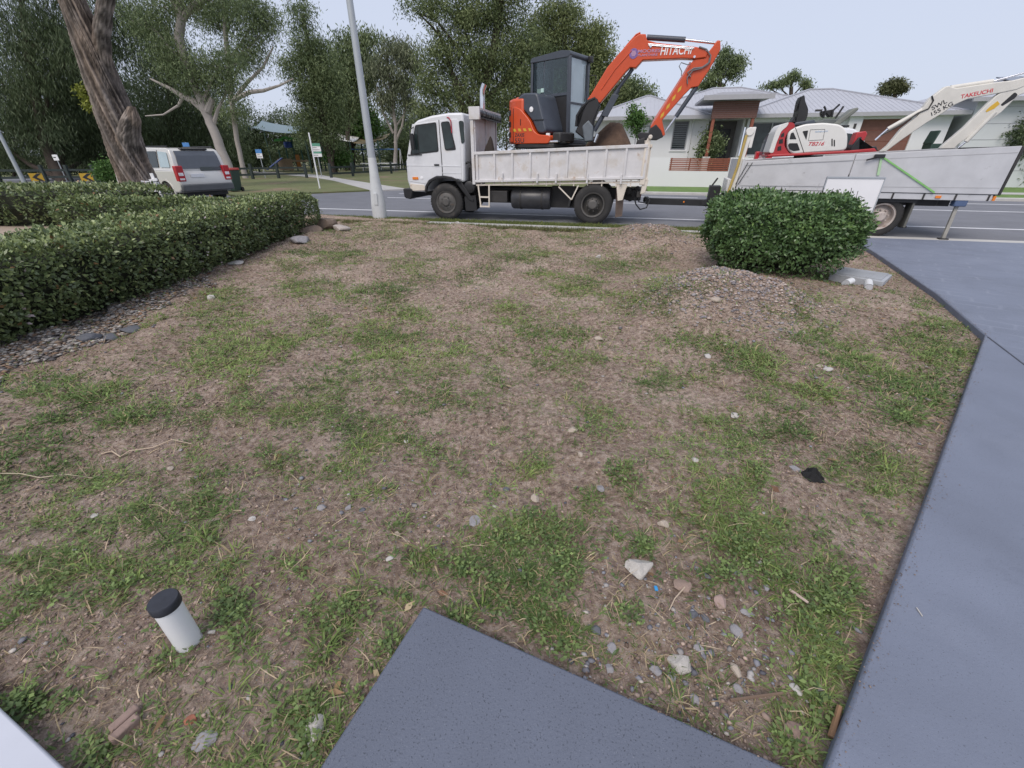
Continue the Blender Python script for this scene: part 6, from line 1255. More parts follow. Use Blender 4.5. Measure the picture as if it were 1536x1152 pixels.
# ================================================================== YARD: grass, straw, stones, pipes
BLOBS = [(335,490,50,35),(345,440,40,12),(435,398,25,10),(505,385,40,18),(560,350,80,15),(620,400,40,14),(470,430,40,15),(415,515,50,16),(485,490,22,14),(520,440,30,14),(580,440,30,16),(625,475,30,16),(560,505,50,16),(590,560,90,35),(500,600,60,30),(650,600,60,30),(680,540,40,30),(360,580,30,20),(330,540,40,15),
(710,365,35,15),(770,360,30,10),(730,405,18,12),(760,385,20,10),(800,385,35,12),(810,410,20,10),(870,360,40,10),(920,395,40,12),(860,430,45,16),(905,440,15,10),(960,455,60,14),(1020,430,45,10),(970,385,30,15),(790,500,25,12),(840,500,35,12),(770,470,40,12),(820,545,45,20),(735,560,25,25),(870,580,12,8),(1000,570,40,16),(1050,510,50,20),(900,540,20,8),(690,415,15,8),
(60,580,50,20),(140,600,60,14),(95,632,40,12),(40,665,40,14),(200,625,60,18),(280,620,40,20),(370,600,40,25),(80,700,60,12),(160,730,70,18),(220,770,60,25),(120,790,60,20),(300,700,40,25),(310,760,35,20),(80,830,60,20),(290,820,30,20),(340,850,30,20),(180,850,60,12),(0,720,30,30),
(450,620,70,20),(540,640,50,25),(600,660,50,15),(640,680,40,20),(420,690,40,18),(500,700,50,15),(560,740,30,10),(690,700,15,20),(540,810,40,15),(640,840,50,14),(690,850,30,14),(760,810,40,40),(580,830,30,12),(740,740,20,15),
(800,790,50,25),(850,820,35,35),(900,630,30,20),(935,710,25,20),(950,740,15,15),(800,700,20,15),(1090,660,60,30),(1010,770,30,12),(1080,750,50,25),(1110,800,40,30),(1140,840,30,30),(970,820,30,15),(1060,870,40,15),(780,880,50,25),(890,760,25,15),(985,680,15,8),(1130,700,30,30),
(1130,540,40,20),(1200,465,20,15),(1230,500,30,15),(1270,530,40,25),(1350,510,40,15),(1420,490,40,18),(1410,530,50,20),(1400,575,50,25),(1330,575,40,15),(1220,590,50,15),(1350,620,30,20),(1150,590,30,15),(1160,650,60,20),(1310,680,40,20),(1340,710,40,15),(1250,700,30,12),(1190,620,25,12),(1390,395,20,8),(1360,400,20,8),(1380,460,20,8),
(1230,860,35,35),(1260,900,30,30),(1220,950,30,30),(1250,990,25,15),(1200,1000,20,20),(1225,1060,25,30),(1170,790,20,20),(1290,790,30,12),(1330,740,30,12),(1240,800,20,10),(1170,860,15,15),(1180,930,15,15),(1200,1110,25,20),(1160,1040,15,10),
(530,915,22,18),(470,920,12,20),(480,985,10,25),(445,1060,20,25),(470,1120,15,15),(585,960,12,25),(600,905,25,12),(690,930,25,12),(760,900,30,15),(820,930,30,30),(510,945,15,12),(560,985,10,6),(840,960,25,15),(945,920,20,18),
(350,920,25,35),(365,960,12,20),(260,985,15,10),(150,1130,20,15),(40,1060,25,20),(110,1050,15,8),(240,1060,15,10),(100,900,30,12),(30,930,20,10),(170,900,30,10),(260,860,30,10),(440,850,20,15),(620,345,60,8),(560,337,40,6),(480,365,25,8),(1000,350,40,6),(880,350,60,6),(720,345,50,6),(450,380,30,8)]
def project(x, y, z):
    zz = z - EYE; dep = np.maximum(y * cp - zz * sp, .05); return CX + F_PX * x / dep, CY - F_PX * (y * sp + zz * cp) / dep
def green(u, v):
    g = np.zeros(np.shape(u))
    for a, b, ru, rv in BLOBS: g = np.maximum(g, np.exp(-(((u - a) / (ru * 1.25)) ** 2 + ((v - b) / (rv * 1.3)) ** 2)))
    return g
def ok_yard(x, y):
    d = -x * math.sin(TH) + y * math.cos(TH); dd = drive_dist(x, y)
    ia = (x - PATHC.x) * PATHA.x + (y - PATHC.y) * PATHA.y; ib = (x - PATHC.x) * PATHB.x + (y - PATHC.y) * PATHB.y
    nx, ny = -LPD.y, LPD.x; il = -((x - LP0.x) * nx + (y - LP0.y) * ny)
    a_ = x * math.cos(TH) + y * math.sin(TH)
    return (d < np.where(a_ < -4.9, 11.05, 10.5)) & (dd < -.02) & (np.minimum(ia, ib) < -.01) & (il < -.01) & (y > .3)
def scatter(n, dens=None):
    """random yard points, thinned to even pixel density a little (nearer ground gets more)"""
    y = .35 + 11.5 * rng.random(n) ** 1.7; x = rng.uniform(-1, 1, n) * (1.35 * y + 1.6); k = ok_yard(x, y) & (x > -6.6) & (x < 7.6); x, y = x[k], y[k]
    z = yard_h(x, y); u, v = project(x, y, z); vis = (u > -60) & (u < 1600) & (v < 1210); x, y, z, u, v = x[vis], y[vis], z[vis], u[vis], v[vis]
    if dens is not None:
        k = rng.random(len(x)) < dens(x, y, u, v); x, y, z, u, v = x[k], y[k], z[k], u[k], v[k]
    return x, y, z, u, v
def gdens(x, y, u, v):
    g = green(u, v); n = fbm(x * 3.2, y * 3.2, 4, 61); n2 = fbm(x * 14, y * 14, 2, 67)
    return np.clip((g * .98 + (n - .5) * 1.2 + (n2 - .5) * 1.7 - .25) * .98, .03, 1)
def blades(P, per, spread, Lm, Wm, pal, lie=.5, upmin=.2, seedcol=None, curl=.4):
    n = len(P); m = n * per; cid = np.repeat(np.arange(n), per)
    ang = rng.random(m) * 2 * math.pi; D = np.stack([np.cos(ang), np.sin(ang), np.zeros(m)], 1)
    b = P[cid] + D * (rng.random(m)[:, None] ** .7) * spread; b[:, 2] = yard_h(b[:, 0], b[:, 1]) - .004
    L = Lm[cid] * rng.uniform(.45, 1.25, m); el = rng.uniform(upmin, 1.25, m) * (1 - lie * rng.random(m))
    up = np.array([0, 0, 1.]); d1 = D * np.cos(el)[:, None] + up * np.sin(el)[:, None]
    d2 = nrm(d1 + np.array([0, 0, -curl]) * rng.uniform(.2, 1.3, (m, 1)) + rng.normal(0, .12, (m, 3)))
    S = np.stack([-D[:, 1], D[:, 0], np.zeros(m)], 1) + rng.normal(0, .35, (m, 3)); S = nrm(S) * (Wm * rng.uniform(.6, 1.3, m))[:, None]
    mid = b + d1 * (L * .5)[:, None]; tip = mid + d2 * (L * .5)[:, None]
    tip[:, 2] = np.maximum(tip[:, 2], yard_h(tip[:, 0], tip[:, 1]) + .003)
    V = np.stack([b - S * .8, b + S * .8, mid + S, mid - S, tip], 1).reshape(-1, 3); o = np.arange(m)[:, None] * 5
    quads = (o + np.array([0, 1, 2, 3])); tris = (o + np.array([3, 2, 4]))
    tc = rng.random(n)[cid][:, None] if seedcol is None else seedcol[cid][:, None]
    col = (np.array(pal[0]) * (1 - tc) + np.array(pal[1]) * tc) * rng.normal(1, .2, (m, 1)).clip(.45, 1.7)
    dry = rng.random((m, 1)) < .14; col = np.where(dry, np.array((.42, .34, .20)) * rng.uniform(.6, 1.2, (m, 1)), col)
    return V, quads, tris, np.repeat(col, 5, 0)
def join(parts):
    off = 0; V = []; Q = []; T = []; Cc = []
    for v, q, t, c in parts: V.append(v); Q.append(q + off); T.append(t + off); Cc.append(c); off += len(v)
    return np.concatenate(V), [(np.concatenate(Q), 4), (np.concatenate(T), 3)], np.concatenate(Cc)
x, y, z, u, v = scatter(380000, gdens)
P0 = np.stack([x, y, z], 1); dist = np.hypot(x, y)
lng = .028 + .038 * fbm(x * 1.3, y * 1.3, 2, 71) + .012 * rng.random(len(x)); hue = np.clip(fbm(x * 1.7, y * 1.7, 3, 73) * 1.6 - .35 + rng.normal(0, .12, len(x)), 0, 1)
near = dist < 3.6
GP = ((.100, .165, .052), (.265, .345, .115))
pa = [blades(P0[near], 4, .035, lng[near] * .95, .0024, GP, .85, .05, hue[near], .5), blades(P0[~near], 4, .075, lng[~near] * 1.25, .0042, GP, .75, .1, hue[~near], .5)]
# upright tufts
x, y, z, u, v = scatter(2300, lambda x, y, u, v: np.clip(gdens(x, y, u, v) * .8 + .05, 0, 1)); P1 = np.stack([x, y, z], 1); dist = np.hypot(x, y)
pa.append(blades(P1, 15, .03, .05 + .07 * rng.random(len(x)), .0032, ((.08, .14, .035), (.235, .30, .09)), .35, .35, None, .7))
V, Fc, cc = join(pa); g = npmesh('lawn_grass', V, Fc, 0, GRASS, cc); tag(g, 'patchy green grass creeping over the bare soil of the yard', 'grass', kind='stuff')
# small leafy weeds
WD = [(350,920,26,40),(365,960,14,24),(945,920,20,22),(800,800,60,40),(850,850,30,50),(530,915,24,20),(445,1060,24,30),(470,1120,16,16),(1110,800,40,36),(1080,860,50,18),(150,1130,30,18),(40,1060,30,24),(110,1050,20,10),(900,630,24,20),(940,720,26,24),(1230,900,34,30),(1350,620,30,18),(870,580,12,8),(540,1040,9,8),(170,880,40,14),(60,900,40,14),(950,470,40,10),(1130,520,30,14),(720,370,30,12),(1000,440,30,8),(240,990,16,10),(960,820,30,14),(700,860,30,14)]
def wdens(x, y, u, v):
    g = np.zeros(len(x))
    for a, b, ru, rv in WD: g = np.maximum(g, np.exp(-(((u - a) / ru) ** 2 + ((v - b) / rv) ** 2)))
    return np.clip(g * 1.1 - .25 + (fbm(x * 9, y * 9, 2, 81) - .5) * .5, 0, 1) * .55 + .05 * np.clip(green(u, v) * 3, .2, 3)
x, y, z, u, v = scatter(130000, wdens); n = len(x); per = 7; cid = np.repeat(np.arange(n), per); m = n * per
Pp = np.stack([x, y, z + .004], 1)[cid] + rng.normal(0, 1, (m, 3)) * np.array([.016, .016, 0]) + np.array([0, 0, 1]) * rng.random((m, 1)) * .035
an = rng.random(m) * 6.283; A = nrm(np.stack([np.cos(an), np.sin(an), rng.uniform(-.1, .6, m)], 1)); Nn = nrm(np.array([0, 0, 1.]) + rng.normal(0, .35, (m, 3)))
tc = rng.random(n)[cid][:, None]; cols = (np.array((.085, .135, .048)) * (1 - tc) + np.array((.21, .285, .095)) * tc) * rng.normal(1, .18, (m, 1)).clip(.5, 1.6)
V, Fq, cc = leaves(Pp, A, Nn, .0175 * rng.uniform(.5, 1.6, m), .0058 * rng.uniform(.6, 1.5, m), cols)
tag(npmesh('leafy_weeds', V, Fq, 4, LEAF, cc), 'small leafy weeds sprouting among the grass of the yard', 'weeds', kind='stuff')
# dry straw and roots
x, y, z, u, v = scatter(105000, lambda x, y, u, v: np.clip((fbm(x * 1.8, y * 1.8, 3, 91) - .36) * 2.1, .15, 1)); P2 = np.stack([x, y, z], 1); dist = np.hypot(x, y)
V, q, t, c = blades(P2, 1, .02, .04 + .09 * rng.random(len(x)) ** 2, np.float64(.0017) , ((.54, .44, .31), (.28, .20, .13)), .97, .0, None, .3)
tag(npmesh('dry_straw', V, [(q, 4), (t, 3)], 0, GRASS, c), 'dry straw and root fibres lying over the yard soil', 'straw', kind='stuff')
# gravel and clods
def rocks(x, y, r, cols, flat=.7, sink=.25):
    n = len(x); base = np.array([(1, 0, 0), (-1, 0, 0), (0, 1, 0), (0, -1, 0), (0, 0, 1), (0, 0, -1), (.62, .62, .45), (-.62, .62, .45), (-.62, -.62, .45), (.62, -.62, .45)], float)
    Fm = np.array([(0, 6, 9), (2, 7, 6), (1, 8, 7), (3, 9, 8), (4, 6, 7), (4, 7, 8), (4, 8, 9), (4, 9, 6), (0, 2, 6), (2, 1, 7), (1, 3, 8), (3, 0, 9), (5, 2, 0), (5, 1, 2), (5, 3, 1), (5, 0, 3)])
    ang = rng.random(n) * 6.283; ca, sa = np.cos(ang), np.sin(ang)
    B = base[None] * rng.uniform(.65, 1.25, (n, 10, 1)) * np.stack([rng.uniform(.7, 1.35, n), rng.uniform(.7, 1.2, n), np.full(n, flat) * rng.uniform(.6, 1.1, n)], 1)[:, None, :]
    X = B[..., 0] * ca[:, None] - B[..., 1] * sa[:, None]; Yy = B[..., 0] * sa[:, None] + B[..., 1] * ca[:, None]
    z = yard_h(x, y); V = np.stack([x[:, None] + X * r[:, None], y[:, None] + Yy * r[:, None], z[:, None] + (B[..., 2] + flat * (1 - 2 * sink)) * r[:, None]], -1).reshape(-1, 3)
    return V, (np.arange(n)[:, None, None] * 10 + Fm[None]).reshape(-1, 3), np.repeat(cols, 10, 0)
GR = [(1020,960,110,90,1.),(1100,1010,90,70,.8),(960,870,70,30,.6),(1000,930,60,40,.9),(540,760,120,60,.25),(480,790,60,30,.3),(1130,462,90,36,1.3),(1190,485,60,26,1.1),(1080,450,60,26,.6),(1230,560,40,14,.4),(1370,600,50,14,.5),(440,1110,40,24,.5),(1000,350,40,10,.3),(660,740,80,30,.18),(890,1010,60,40,.5),(1060,1080,70,40,.6),(700,430,40,10,.15)]
def rdens(x, y, u, v):
    g = np.zeros(len(x))
    for a, b, ru, rv, k in GR: g = np.maximum(g, k * np.exp(-(((u - a) / ru) ** 2 + ((v - b) / rv) ** 2)))
    return np.clip(g * .8 + .02, 0, 1)
x, y, z, u, v = scatter(60000, rdens); n = len(x); tn = rng.random((n, 1)); pal = np.array([(.20, .20, .225), (.33, .31, .30), (.24, .18, .15), (.12, .12, .14), (.42, .38, .34)])
cols = pal[rng.choice(5, n, p=[.38, .2, .22, .13, .07])] * rng.uniform(.7, 1.25, (n, 1)); r = .0035 + .011 * rng.random(n) ** 3 + .002 * np.hypot(x, y) * .5
V, Fq, cc = rocks(x, y, r, cols); tag(npmesh('gravel', V, Fq, 3, STONE, cc), 'loose blue grey gravel mixed into the yard soil', 'gravel', kind='stuff')
x, y, z, u, v = scatter(110000, lambda x, y, u, v: np.clip((fbm(x * 2.5, y * 2.5, 3, 97) - .3) * 1.6, .08, 1)); n = len(x)
cols = (np.array((.15, .108, .085)) + np.array((.27, .215, .18)) * rng.random((n, 1))) * rng.uniform(.75, 1.2, (n, 1)); r = .0025 + .0065 * rng.random(n) ** 4 + .0012 * np.hypot(x, y)
V, Fq, cc = rocks(x, y, r, cols, .65, .35); tag(npmesh('soil_crumbs', V, Fq, 3, STONE, cc), 'crumbly clods of brown soil over the yard', 'soil', kind='stuff')
# gravelly heaps: one before the bush, one by the kerb
hx_, hy_ = [], []
for cx_, cy_, rr_, n_ in ((2.62, 5.1, .78, 5200), (2.1, 4.75, .5, 1300), (3.2, 4.95, .45, 900), (2.95, 9.25, .8, 1800)):
    hx_.append(cx_ + rng.normal(0, rr_ * .55, n_)); hy_.append(cy_ + rng.normal(0, rr_ * .55, n_))
x = np.concatenate(hx_); y = np.concatenate(hy_); k = ok_yard(x, y); x, y = x[k], y[k]; n = len(x)
pal = np.array([(.27, .25, .26), (.37, .30, .26), (.31, .235, .195), (.18, .17, .18), (.46, .39, .345)]); cols = pal[rng.choice(5, n, p=[.26, .25, .30, .11, .08])] * rng.uniform(.7, 1.2, (n, 1))
V, Fq, cc = rocks(x, y, .005 + .022 * rng.random(n) ** 4 + .004 * rng.random(n), cols, .7, .42); tag(npmesh('heap_gravel', V, Fq, 3, STONE, cc), 'grey gravel covering the low soil heap before the bush', 'gravel', kind='stuff')
# crumbs and grit spilled onto the slab edges
sx_, sy_ = [], []
def spill(p0, p1, side, n_):
    t = rng.random(n_); o = rng.exponential(.022, n_); d_ = (Vector((*p1, 0)) - Vector((*p0, 0))); l_ = d_.length; nx_, ny_ = d_.y / l_ * side, -d_.x / l_ * side
    sx_.append(p0[0] + d_.x * t + nx_ * o); sy_.append(p0[1] + d_.y * t + ny_ * o)
for p0, p1 in zip(DRIVE[1:-2], DRIVE[2:-1]): spill(p0, p1, 1, 420)
spill(tuple(PATHC.xy), tuple((PATHC + PATHB * 1.4).xy), 1, 300); spill(tuple(PATHC.xy), tuple((PATHC + PATHA * .8).xy), -1, 160)
x = np.concatenate(sx_); y = np.concatenate(sy_); n = len(x); cols = (np.array((.12, .088, .07)) + np.array((.16, .13, .11)) * rng.random((n, 1)))
V, Fq, cc = rocks(x, y, .001 + .003 * rng.random(n) ** 3, cols, .6, .2); V[:, 2] = V[:, 2] - np.repeat(yard_h(x, y), 10) + .0515
tag(npmesh('spilled_grit', V, Fq, 3, STONE, cc), 'soil crumbs spilled along the edges of the grey slabs', 'soil', kind='stuff')
# river pebbles under the long hedge
n0 = 60000; x = rng.uniform(-6.2, -3.9, n0); y = rng.uniform(2.2, 7.4, n0)
edge = np.interp(y, [2.2, 3.2, 4.1, 5.1, 5.7, 6.4, 7.4], [-4.55, -4.35, -4.15, -4.35, -4.3, -4.65, -5.0]) + (fbm(x * 3, y * 3, 2, 14) - .5) * .6
k = (x < edge) & (rng.random(n0) < np.where(y > 5.6, .2, .42)); x, y = x[k], y[k]; n = len(x)
pal = np.array([(.46, .42, .38), (.36, .27, .20), (.24, .22, .21), (.52, .49, .45), (.30, .20, .14), (.13, .12, .12)]); cols = pal[rng.choice(6, n, p=[.24, .2, .2, .10, .14, .12])] * rng.uniform(.5, .95, (n, 1))
V, Fq, cc = rocks(x, y, .012 + .020 * rng.random(n) ** 1.6, cols, .5, .2); tag(npmesh('river_pebbles', V, Fq, 3, STONE, cc), 'mixed river pebbles spread along the foot of the long hedge', 'pebbles', kind='stuff')
# fallen leaves
LB = [(1270,470,60,12,1.),(1180,430,60,14,.8),(1060,420,40,14,.8),(560,600,40,12,.1),(400,410,80,20,.4),(270,440,80,20,.8),(1290,770,40,20,.3),(1100,415,50,10,1.),(1290,500,50,10,.7),(1000,420,60,14,.4),(1400,640,30,40,.5),(1330,830,20,40,.5),(200,470,60,20,.6)]
def ldens(x, y, u, v):
    g = np.zeros(len(x))
    for a, b, ru, rv, k in LB: g = np.maximum(g, k * np.exp(-(((u - a) / ru) ** 2 + ((v - b) / rv) ** 2)))
    return np.clip(g * .5 + .006, 0, 1)
x, y, z, u, v = scatter(22000, ldens); n = len(x); an = rng.random(n) * 6.283; A = nrm(np.stack([np.cos(an), np.sin(an), rng.normal(0, .15, n)], 1)); Nn = nrm(np.array([0, 0, 1.]) + rng.normal(0, .4, (n, 3)))
pal = np.array([(.42, .29, .15), (.30, .19, .10), (.48, .38, .24), (.24, .13, .08)]); cols = pal[rng.integers(0, 4, n)] * rng.uniform(.7, 1.15, (n, 1))
V, Fq, cc = leaves(np.stack([x, y, z + .012], 1), A, Nn, .055 * rng.uniform(.6, 1.4, n), .011 * rng.uniform(.7, 1.5, n), cols)
tag(npmesh('fallen_leaves', V, Fq, 4, LEAF, cc), 'dry tan leaves fallen around the bush and hedge', 'leaves', kind='stuff')
# kerb side grass strip
def strip(name, label, fa, fb, n, L, pal, zt):
    s = rng.uniform(*fa, n); d = rng.uniform(*fb, n); P_ = np.array([tuple(ST.W(a, b, zt)) for a, b in zip(s, d)]); m = n * 4; cid = np.repeat(np.arange(n), 4)
    b = P_[cid] + rng.normal(0, .03, (m, 3)) * np.array([1, 1, 0]); D = rdir(m); D[:, 2] = np.abs(D[:, 2]) * 1.4 + .3; D = nrm(D); S = nrm(np.cross(D, rdir(m))) * .006
    ln = (L * rng.uniform(.5, 1.3, m))[:, None]; V = np.stack([b - S, b + S, b + D * ln], 1).reshape(-1, 3)
    tcx = rng.random((n, 1))[cid]; col = (np.array(pal[0]) * (1 - tcx) + np.array(pal[1]) * tcx) * rng.normal(1, .2, (m, 1)).clip(.5, 1.5)
    tag(npmesh(name, V, np.arange(len(V)), 3, GRASS, np.repeat(col, 3, 0)), label, 'grass', kind='stuff')
strip('kerb_grass', 'rough green grass of the strip between kerb and footpath', (-8.8, 4.8), (11.05, 11.45), 7000, .07, ((.09, .13, .04), (.24, .26, .09)), .08)
strip('verge_edge_grass', 'grass tufts along the yard edge of the footpath', (-8.2, 4.4), (10.35, 10.62), 5200, .085, ((.10, .12, .05), (.25, .24, .11)), .07)
# ---------------------------------------------------------------- single things on the soil
def stone(name, label, cat, u, v, wpx, mat, flat=.55, seed=0, group=None, asp=1.3, tilt=0):
    p = G(u, v, 0); p.z = zg(p.x, p.y); sc = math.sqrt(p.x ** 2 + p.y ** 2 + EYE ** 2); r = wpx * (p.y * cp + EYE * sp) / F_PX / 2
    rs = np.random.default_rng(seed + 100); import bmesh
    bm = bmesh.new(); bmesh.ops.create_icosphere(bm, subdivisions=3, radius=1)
    nr = [rs.normal(size=3) for _ in range(9)]; cuts = [(Vector(q).normalized(), rs.uniform(.55, .9)) for q in nr]
    for vv in bm.verts:
        c = vv.co.copy()
        for nrm_, d in cuts:
            e = c.dot(nrm_)
            if e > d: c -= nrm_ * (e - d)
        k = 1 + (float(fbm(np.array([c.x * 4 + seed]), np.array([c.y * 4 + c.z * 3]), 3, seed)[0]) - .5) * .16
        vv.co = Vector((c.x * asp, c.y, c.z * flat)) * k
    me = bpy.data.meshes.new(name); bm.to_mesh(me); bm.free(); me.materials.append(mat)
    o = bpy.data.objects.new(name, me); COL.objects.link(o); o.location = (p.x, p.y, p.z + r * flat * .35); o.scale = (r, r, r); o.rotation_euler = (tilt, 0, rs.uniform(0, 6.28))
    return tag(o, label, cat, group)
CONCR = M('broken_concrete', (.52, .49, .45), .9, var=.18, vs=3, bump=.6, bs=9); DKST = M('dark_blue_stone', (.10, .105, .12), .8, var=.2, vs=4); BRST = M('brown_sandstone', (.20, .15, .115), .9, var=.25, vs=3, bump=.5, bs=5); WST = M('white_stone', (.43, .41, .385), .8, var=.1, vs=4); REDST = M('terracotta_bit', (.34, .13, .08), .85, var=.2); GREYST = M('grey_stone', (.27, .26, .27), .85, var=.2, vs=4, bump=.3, bs=8); TANST = M('tan_stone', (.40, .34, .28), .85, var=.2, vs=4, bump=.3, bs=8)
for k, a in enumerate([('concrete_chunk', 'pale broken concrete chunk beside the gravel and leafy weeds', 'rubble', 958, 855, 38, CONCR, .6), ('concrete_chunk', 'pale concrete lump lying in the gravel near the slab edge', 'rubble', 1022, 988, 32, CONCR, .6),
    ('concrete_chunk', 'whitish concrete lump beside the front slab and a green weed', 'rubble', 472, 1092, 34, CONCR, .55), ('stone', 'flat grey stone alone on bare soil at the middle of the yard', 'stone', 711, 783, 20, GREYST, .4),
    ('stone', 'flat slate stone half buried beside the brick fragment', 'stone', 304, 1108, 28, GREYST, .3), ('concrete_chunk', 'brown flat rubble piece close to the driveway edge', 'rubble', 1205, 1102, 36, M('brown_rubble', (.24, .17, .14), .9, var=.2), .3),
    ('stone', 'smooth white oval stone near the driveway edge', 'stone', 1197, 1030, 16, WST, .5), ('stone', 'white stone beside the base of the plastic pipe', 'stone', 318, 947, 10, WST, .6), ('stone', 'small terracotta coloured stone left of the front slab', 'stone', 283, 1077, 15, REDST, .7),
    ('rock', 'big brown sandstone rock at the end of the long hedge', 'rock', 489, 344, 36, BRST, .9), ('rock', 'pale flat rock on the grass beside the brown rock', 'rock', 512, 349, 26, M('pale_rock', (.40, .36, .33), .9, var=.15), .5), ('rock', 'low brown rock under the hedge end', 'rock', 462, 352, 34, BRST, .5),
    ('rock', 'orange brown rock tucked under the long hedge', 'rock', 322, 384, 36, M('ochre_rock', (.30, .19, .10), .9, var=.2), .5), ('rock', 'grey flat rock behind a tuft below the hedge end', 'rock', 452, 366, 30, GREYST, .4),
    ('stone', 'bright white stone on the mulch below the hedge', 'stone', 317, 446, 12, WST, .8), ('stone', 'flat white piece on soil beside the ochre rock', 'stone', 355, 398, 22, WST, .25),
    ('stone', 'black stone largest on the pebble bed', 'stone', 133, 506, 26, DKST, .5), ('stone', 'black pointed stone on the pebble bed edge', 'stone', 162, 503, 24, DKST, .6), ('stone', 'black stone furthest along the pebble bed', 'stone', 195, 490, 28, DKST, .35),
    ('stone', 'white stone between two grass tufts beside the gravel mound', 'stone', 1103, 620, 13, WST, .6), ('stone', 'grey stone with a hollow above leafy weeds', 'stone', 900, 735, 13, GREYST, .6), ('stone', 'pale stone between dry grass stems', 'stone', 993, 793, 14, TANST, .8), ('stone', 'brown flat stone beside the dark hollow', 'stone', 1022, 880, 26, M('brown_flat_stone', (.26, .19, .155), .9, var=.2), .35)]):
    stone(*a, seed=k)
for k, (u, v, wp, m_) in enumerate([(803, 745, 14, TANST), (858, 650, 14, TANST), (608, 657, 9, WST), (585, 838, 10, WST), (485, 770, 12, GREYST), (525, 770, 10, GREYST), (597, 802, 8, TANST), (918, 968, 15, GREYST), (1105, 945, 18, GREYST), (1105, 1000, 16, TANST), (1045, 1045, 14, GREYST), (1110, 1025, 14, GREYST), (1040, 920, 14, DKST), (1058, 925, 12, DKST), (1050, 968, 12, GREYST), (1010, 1010, 14, GREYST), (985, 1000, 15, REDST if False else GREYST), (915, 1000, 14, GREYST), (1080, 905, 20, M('pinkish_stone', (.33, .24, .21), .9)), (1150, 880, 10, GREYST), (895, 940, 14, DKST), (1140, 845, 8, WST), (1120, 918, 14, GREYST), (870, 690, 10, TANST), (1042, 693, 10, WST), (1190, 712, 14, GREYST), (1240, 560, 12, WST), (1228, 552, 9, TANST), (760, 735, 9, DKST), (545, 772, 9, DKST), (382, 788, 10, WST), (140, 773, 9, WST), (255, 702, 9, TANST), (1060, 538, 12, WST), (1065, 483, 14, TANST), (898, 507, 11, TANST), (898, 385, 9, WST), (687, 345, 8, WST), (1010, 355, 9, WST)]):
    stone('stone', 'small loose stone lying on the yard soil', 'stone', u, v, wp, m_, .6, seed=50 + k, group='loose stones on the yard soil')
# upright PVC pipe with black cap
p = G(283, 961, 0); z0 = zg(p.x, p.y)
pv = thing('pvc_pipe', 'white plastic pipe with black cap standing upright in the soil', 'pipe', CAMF, (p.x, p.y, z0))
MB().lathe([(.043, -.1), (.043, .235), (.036, .235)], (p.x, p.y, z0), 'z', 40).build('pipe', PVC, pv, smooth=True)
MB().lathe([(.0455, .222), (.048, .224), (.048, .254), (.045, .259), (.02, .260), (.001, .260)], (p.x, p.y, z0), 'z', 40).build('cap', M('black_pvc_cap', (.022, .024, .032), .45, var=.3, vs=30), pv, smooth=True)
# concrete pit lid and stormwater pipes
q0 = [G(u, v, .10) for u, v in [(1253, 407), (1331, 421), (1322, 404), (1270, 398)]]
c = sum(q0, Vector()) / 4; zl = zg(c.x, c.y)
ang = math.atan2(q0[1].y - q0[0].y, q0[1].x - q0[0].x); fr = Frame(c.x, c.y, ang + R(8))
LIDM = M('pit_lid_concrete', (.36, .38, .41), .85, var=.15, vs=5, bump=.3)
pl = thing('pit_lid', 'square concrete pit lid with grooved top by the bush', 'pit lid', fr, (0, 0, zl))
MB().box(-.33, .33, -.30, .30, zl - .04, zl + .075).build('slab', LIDM, pl, bevel=.008)
for k in range(9): MB().box(-.29, .29, -.26 + k * .058, -.225 + k * .058, zl + .073, zl + .095).build('grate_rib', LIDM, pl)
for lab, (u, v), ln in (('short white pipe end poking from the soil under the pit lid', (1268, 430), .16), ('longer white pipe stub running out from under the pit lid', (1300, 436), .26)):
    p = G(u, v, 0); zz = zg(p.x, p.y); t = thing('pipe_stub', lab, 'pipe', CAMF, (p.x, p.y, zz)); d = Vector((c.x - p.x + .1, c.y - p.y, 0)).normalized()
    e = Vector((p.x, p.y, zz + .025)); MB().tube([e - d * ln * .3, e + d * ln], .05, 20, cap=False).build('pipe', PVC, t, smooth=True)
    MB().tube([e - d * (ln * .3 - .002), e - d * (ln * .3 - .02)], .046, 20).build('inner', M('pipe_inside', (.45, .46, .48), .6), t)
# clay fragment
p = G(186, 1084, 0); zz = zg(p.x, p.y); fr = Frame(p.x, p.y, R(62)); bf = thing('clay_fragment', 'ridged pinkish clay brick fragment left of the front slab', 'brick', fr, (0, 0, zz))
CLAY = M('pink_clay', (.28, .20, .17), .9, var=.2, vs=20, bump=.4, bs=60)
for b in (-.022, .022): MB().prism([(-.055, 0), (.055, 0), (.052, .03), (-.05, .034)], b - .018, b + .018).v
m = MB()
for b in (-.022, .022): m.box(-.040 + b * .3, .040 + b * .3, b * .75 - .0145, b * .75 + .0145, zz - .01, zz + .026)
m.box(-.036, .036, -.016, .016, zz - .01, zz + .016); m.build('ridged_block', CLAY, bf, bevel=.006)['kind'] = 'stuff'
